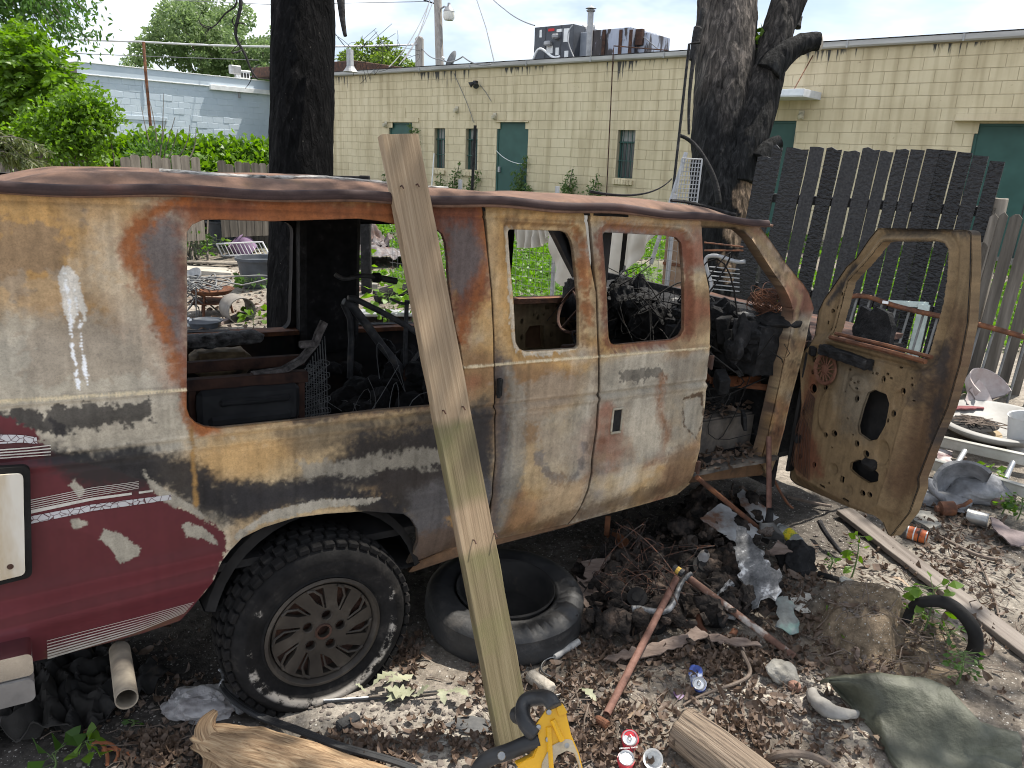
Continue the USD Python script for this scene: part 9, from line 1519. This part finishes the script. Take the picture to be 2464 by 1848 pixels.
for a in ((9, 720, 1220, 170, 110, 900), (9, 1850, 400, 230, 200, 500), (9, 300, 1150, 260, 160, 420), (8, 300, 1350, 300, 140, 420), (8, 900, 1450, 350, 130, 420), (8, 1500, 1300, 380, 200, 420), (9, 1000, 1450, 260, 130, 320), (9, 1350, 250, 400, 170, 420), (7, 900, 1250, 350, 200, 260), ('e3', 500, 550, 400, 80, 260), (9, 1300, 700, 300, 250, 200), ('e4', 800, 1300, 300, 120, 360)): peb += scatter_poly(*a)
for k, x, y in peb:
    P_ = gp(k, x, y)
    if P_[1] < .9 or P_[1] > 9: continue
    r_ = .003 + .011 * rng.random() ** 3; v = ico.vertices * np.array([r_ * rng.uniform(.7, 1.5), r_, r_ * rng.uniform(.3, .7)]) * rng.uniform(.8, 1.2, (12, 1)); V_.append(v @ rot((0, 0, 1), rng.uniform(0, 6)) + P_ + [0, 0, r_ * .25]); F_.append(ico.faces + o); o += 12
gravel = mat('gravel', {'g': ('geometry', {}), 'r': ('rgb_ramp', {'ramp': [(0, (.12, .10, .085)), (.35, (.27, .245, .21)), (.7, (.46, .43, .38)), (1, (.68, .66, .6))]}), 'p': ('principled_bsdf', {'roughness': .85})}, [('g.random_per_island', 'r.fac'), ('r.color', 'p.base_color'), ('p.BSDF', 'p.BSDF')][:2], surface='p.BSDF')
solo('gravel', trimesh.Trimesh(np.vstack(V_), np.vstack(F_), process=False), gravel, 'pale stones and chips in the dirt', 'gravel', kind='stuff')
tws = []
for a in ((8, 1500, 1100, 350, 250, 60), (9, 600, 700, 350, 350, 90), (7, 1000, 1450, 350, 150, 40), (9, 1500, 400, 350, 250, 70), (9, 1130, 800, 140, 110, 160), (9, 1450, 900, 200, 120, 90), (9, 1850, 500, 220, 250, 120), (8, 1700, 1300, 250, 200, 80), ('e3', 1000, 500, 500, 250, 70)):
    for k, x, y in scatter_poly(*a):
        P_ = gp(k, x, y)
        if not .9 < P_[1] < 8: continue
        d = rng.normal(0, 1, 3) * [1, 1, .12]; d = norm(d) * rng.uniform(.05, .18); tws.append(tube([P_ + [0, 0, .008], P_ + d * .5 + rng.normal(0, .008, 3) + [0, 0, .012], P_ + d + [0, 0, .008]], rng.uniform(.0012, .003), 4))
solo('twig_litter', cat_(tws), stickm, 'thin dry twigs strewn over the dirt', 'twigs', kind='stuff')
# grass and ground cover of the yard behind the van
n_g = 36000; gxr = rng.uniform(-4.5, 7.5, n_g * 2); gyr = rng.uniform(6.2, 19, n_g * 2); dd_ = NB[0] * gxr + NB[1] * gyr; nn_ = meshkit.fbm(np.stack([gxr, gyr, gxr * 0], -1) * .9, 4, 77); ok = (dd_ > 6.9) & (dd_ < 15.0) & (gxr > -2.3 - .12 * (gyr - 8) + 1.2 * (nn_ - .5)) & (nn_ > .40); gxr, gyr = gxr[ok], gyr[ok]; zg = gfull(gxr, gyr); P_ = np.stack([gxr, gyr, zg + rng.uniform(0, .07, len(gxr))], 1)
solo('grass', leaf_batch(P_, np.stack([rng.normal(0, 1, len(P_)), rng.normal(0, 1, len(P_)), rng.uniform(.1, 1.0, len(P_))], 1), .085, rng, .3, .55), leaf_look('ground_cover', (.10, .20, .022), (.23, .36, .06), .45), 'low green weeds covering the yard behind the van', 'ground cover', kind='stuff')
gl2 = rng.uniform(0, 1, (1500, 2)); lv = []
P_ = np.stack([rng.uniform(-4.5, 2, 2600), rng.uniform(6.3, 16, 2600), np.zeros(2600)], 1); P_[:, 2] = gfull(P_[:, 0], P_[:, 1]) + .015; solo('yard_leaves', leaf_batch(P_, rng.normal(0, 1, P_.shape) * [1, 1, .15], .09, rng, .5, .5), litter, 'dead leaves scattered over the yard behind the van', 'leaves', kind='stuff')
# dry leaves and dirt inside the doorway
V_ = []
P_ = vw(np.stack([rng.uniform(2.0, 2.7, 260), rng.uniform(.02, .5, 260), np.zeros(260)], 1)); loc2 = (P_ - VO) @ np.array([VH, VA, VZ]).T; loc2[:, 2] = np.where(loc2[:, 1] < .23, .625, .83) + rng.uniform(0, .02, 260); solo('doorway_leaves', leaf_batch(vw(loc2), rng.normal(0, 1, (260, 3)) * [1, 1, .4], .05, rng, .6, .5), litter, 'dry leaves lying in the van doorway', 'leaves', kind='stuff')

# the leafy bough overhead, out of the picture, that dapples the yard
ob = T('shade_tree', 'leafy tree outside the picture whose crown dapples the yard', 'tree', np.array([7.2, 1.0, 0.0])); oc = []
for x, y, h_, r_ in ((-1.3, 2.1, 7, .8), (-1.9, 1.5, 7.4, .8), (.75, 3.35, 7.2, .75), (1.65, 3.0, 7, .55), (1.9, 2.2, 6.8, .5), (-.5, 1.6, 7.5, .6), (2.6, 4.6, 7.6, .6), (3.6, 4.2, 7, .7), (1.3, 4.0, 7.5, .5), (2.9, 2.6, 7, .6), (.15, 3.0, 7.2, .3), (1.15, 2.2, 6.6, .25)):
    oc.append((np.array([x, y, 0]) + SUN / SUN[2] * h_, r_))
P_, d = clump_pts([c for c, r_ in oc], np.array([r_ for c, r_ in oc]), 2500, rng, .2)
ob.part('trunk', cat_([tube([[7.2, 1.0, -.1], [7.0, 1.6, 4], [6.4, 3.0, 6.6]], [.22, .18, .12], 9)] + [tube([[6.4, 3.0, 6.6], c], [.06, .02], 6) for c, r_ in oc]), barkm, smooth=True); ob.part('crown', leaf_batch(P_, rng.normal(0, 1, P_.shape), .16, rng, aspect=.6), leafB)

PHR = {'weed': 'green weeds growing in the yard', 'fallen_leaf': 'large dry leaves lying on the dirt', 'wall_creeper': 'creepers climbing the cream building', 'stick': 'bare sticks lying on the ground', 'cable': 'overhead cables', 'plant_pot': 'nursery pots in the yard', 'back_fence': 'picket fence sections behind the yard', 'background_tree': 'trees beyond the buildings', 'burnt_tree': 'burnt trees behind the van', 'duct_box': 'rooftop duct boxes', 'orange_cord': 'orange cords at bottom left', 'plywood_scrap': 'torn plywood scraps round the burnt heap'}
CNT = {}
for p in stage.GetPrimAtPath('/World').GetChildren():
    if p.GetCustomDataByKey('category') and p.GetCustomDataByKey('kind') is None: CNT.setdefault(p.GetName().rstrip('0123456789').rstrip('_'), []).append(p)
for k, ps in CNT.items():
    if len(ps) > 1:
        for p in ps: p.SetCustomDataByKey('group', PHR.get(k, k.replace('_', ' ') + ' pieces of the yard'))
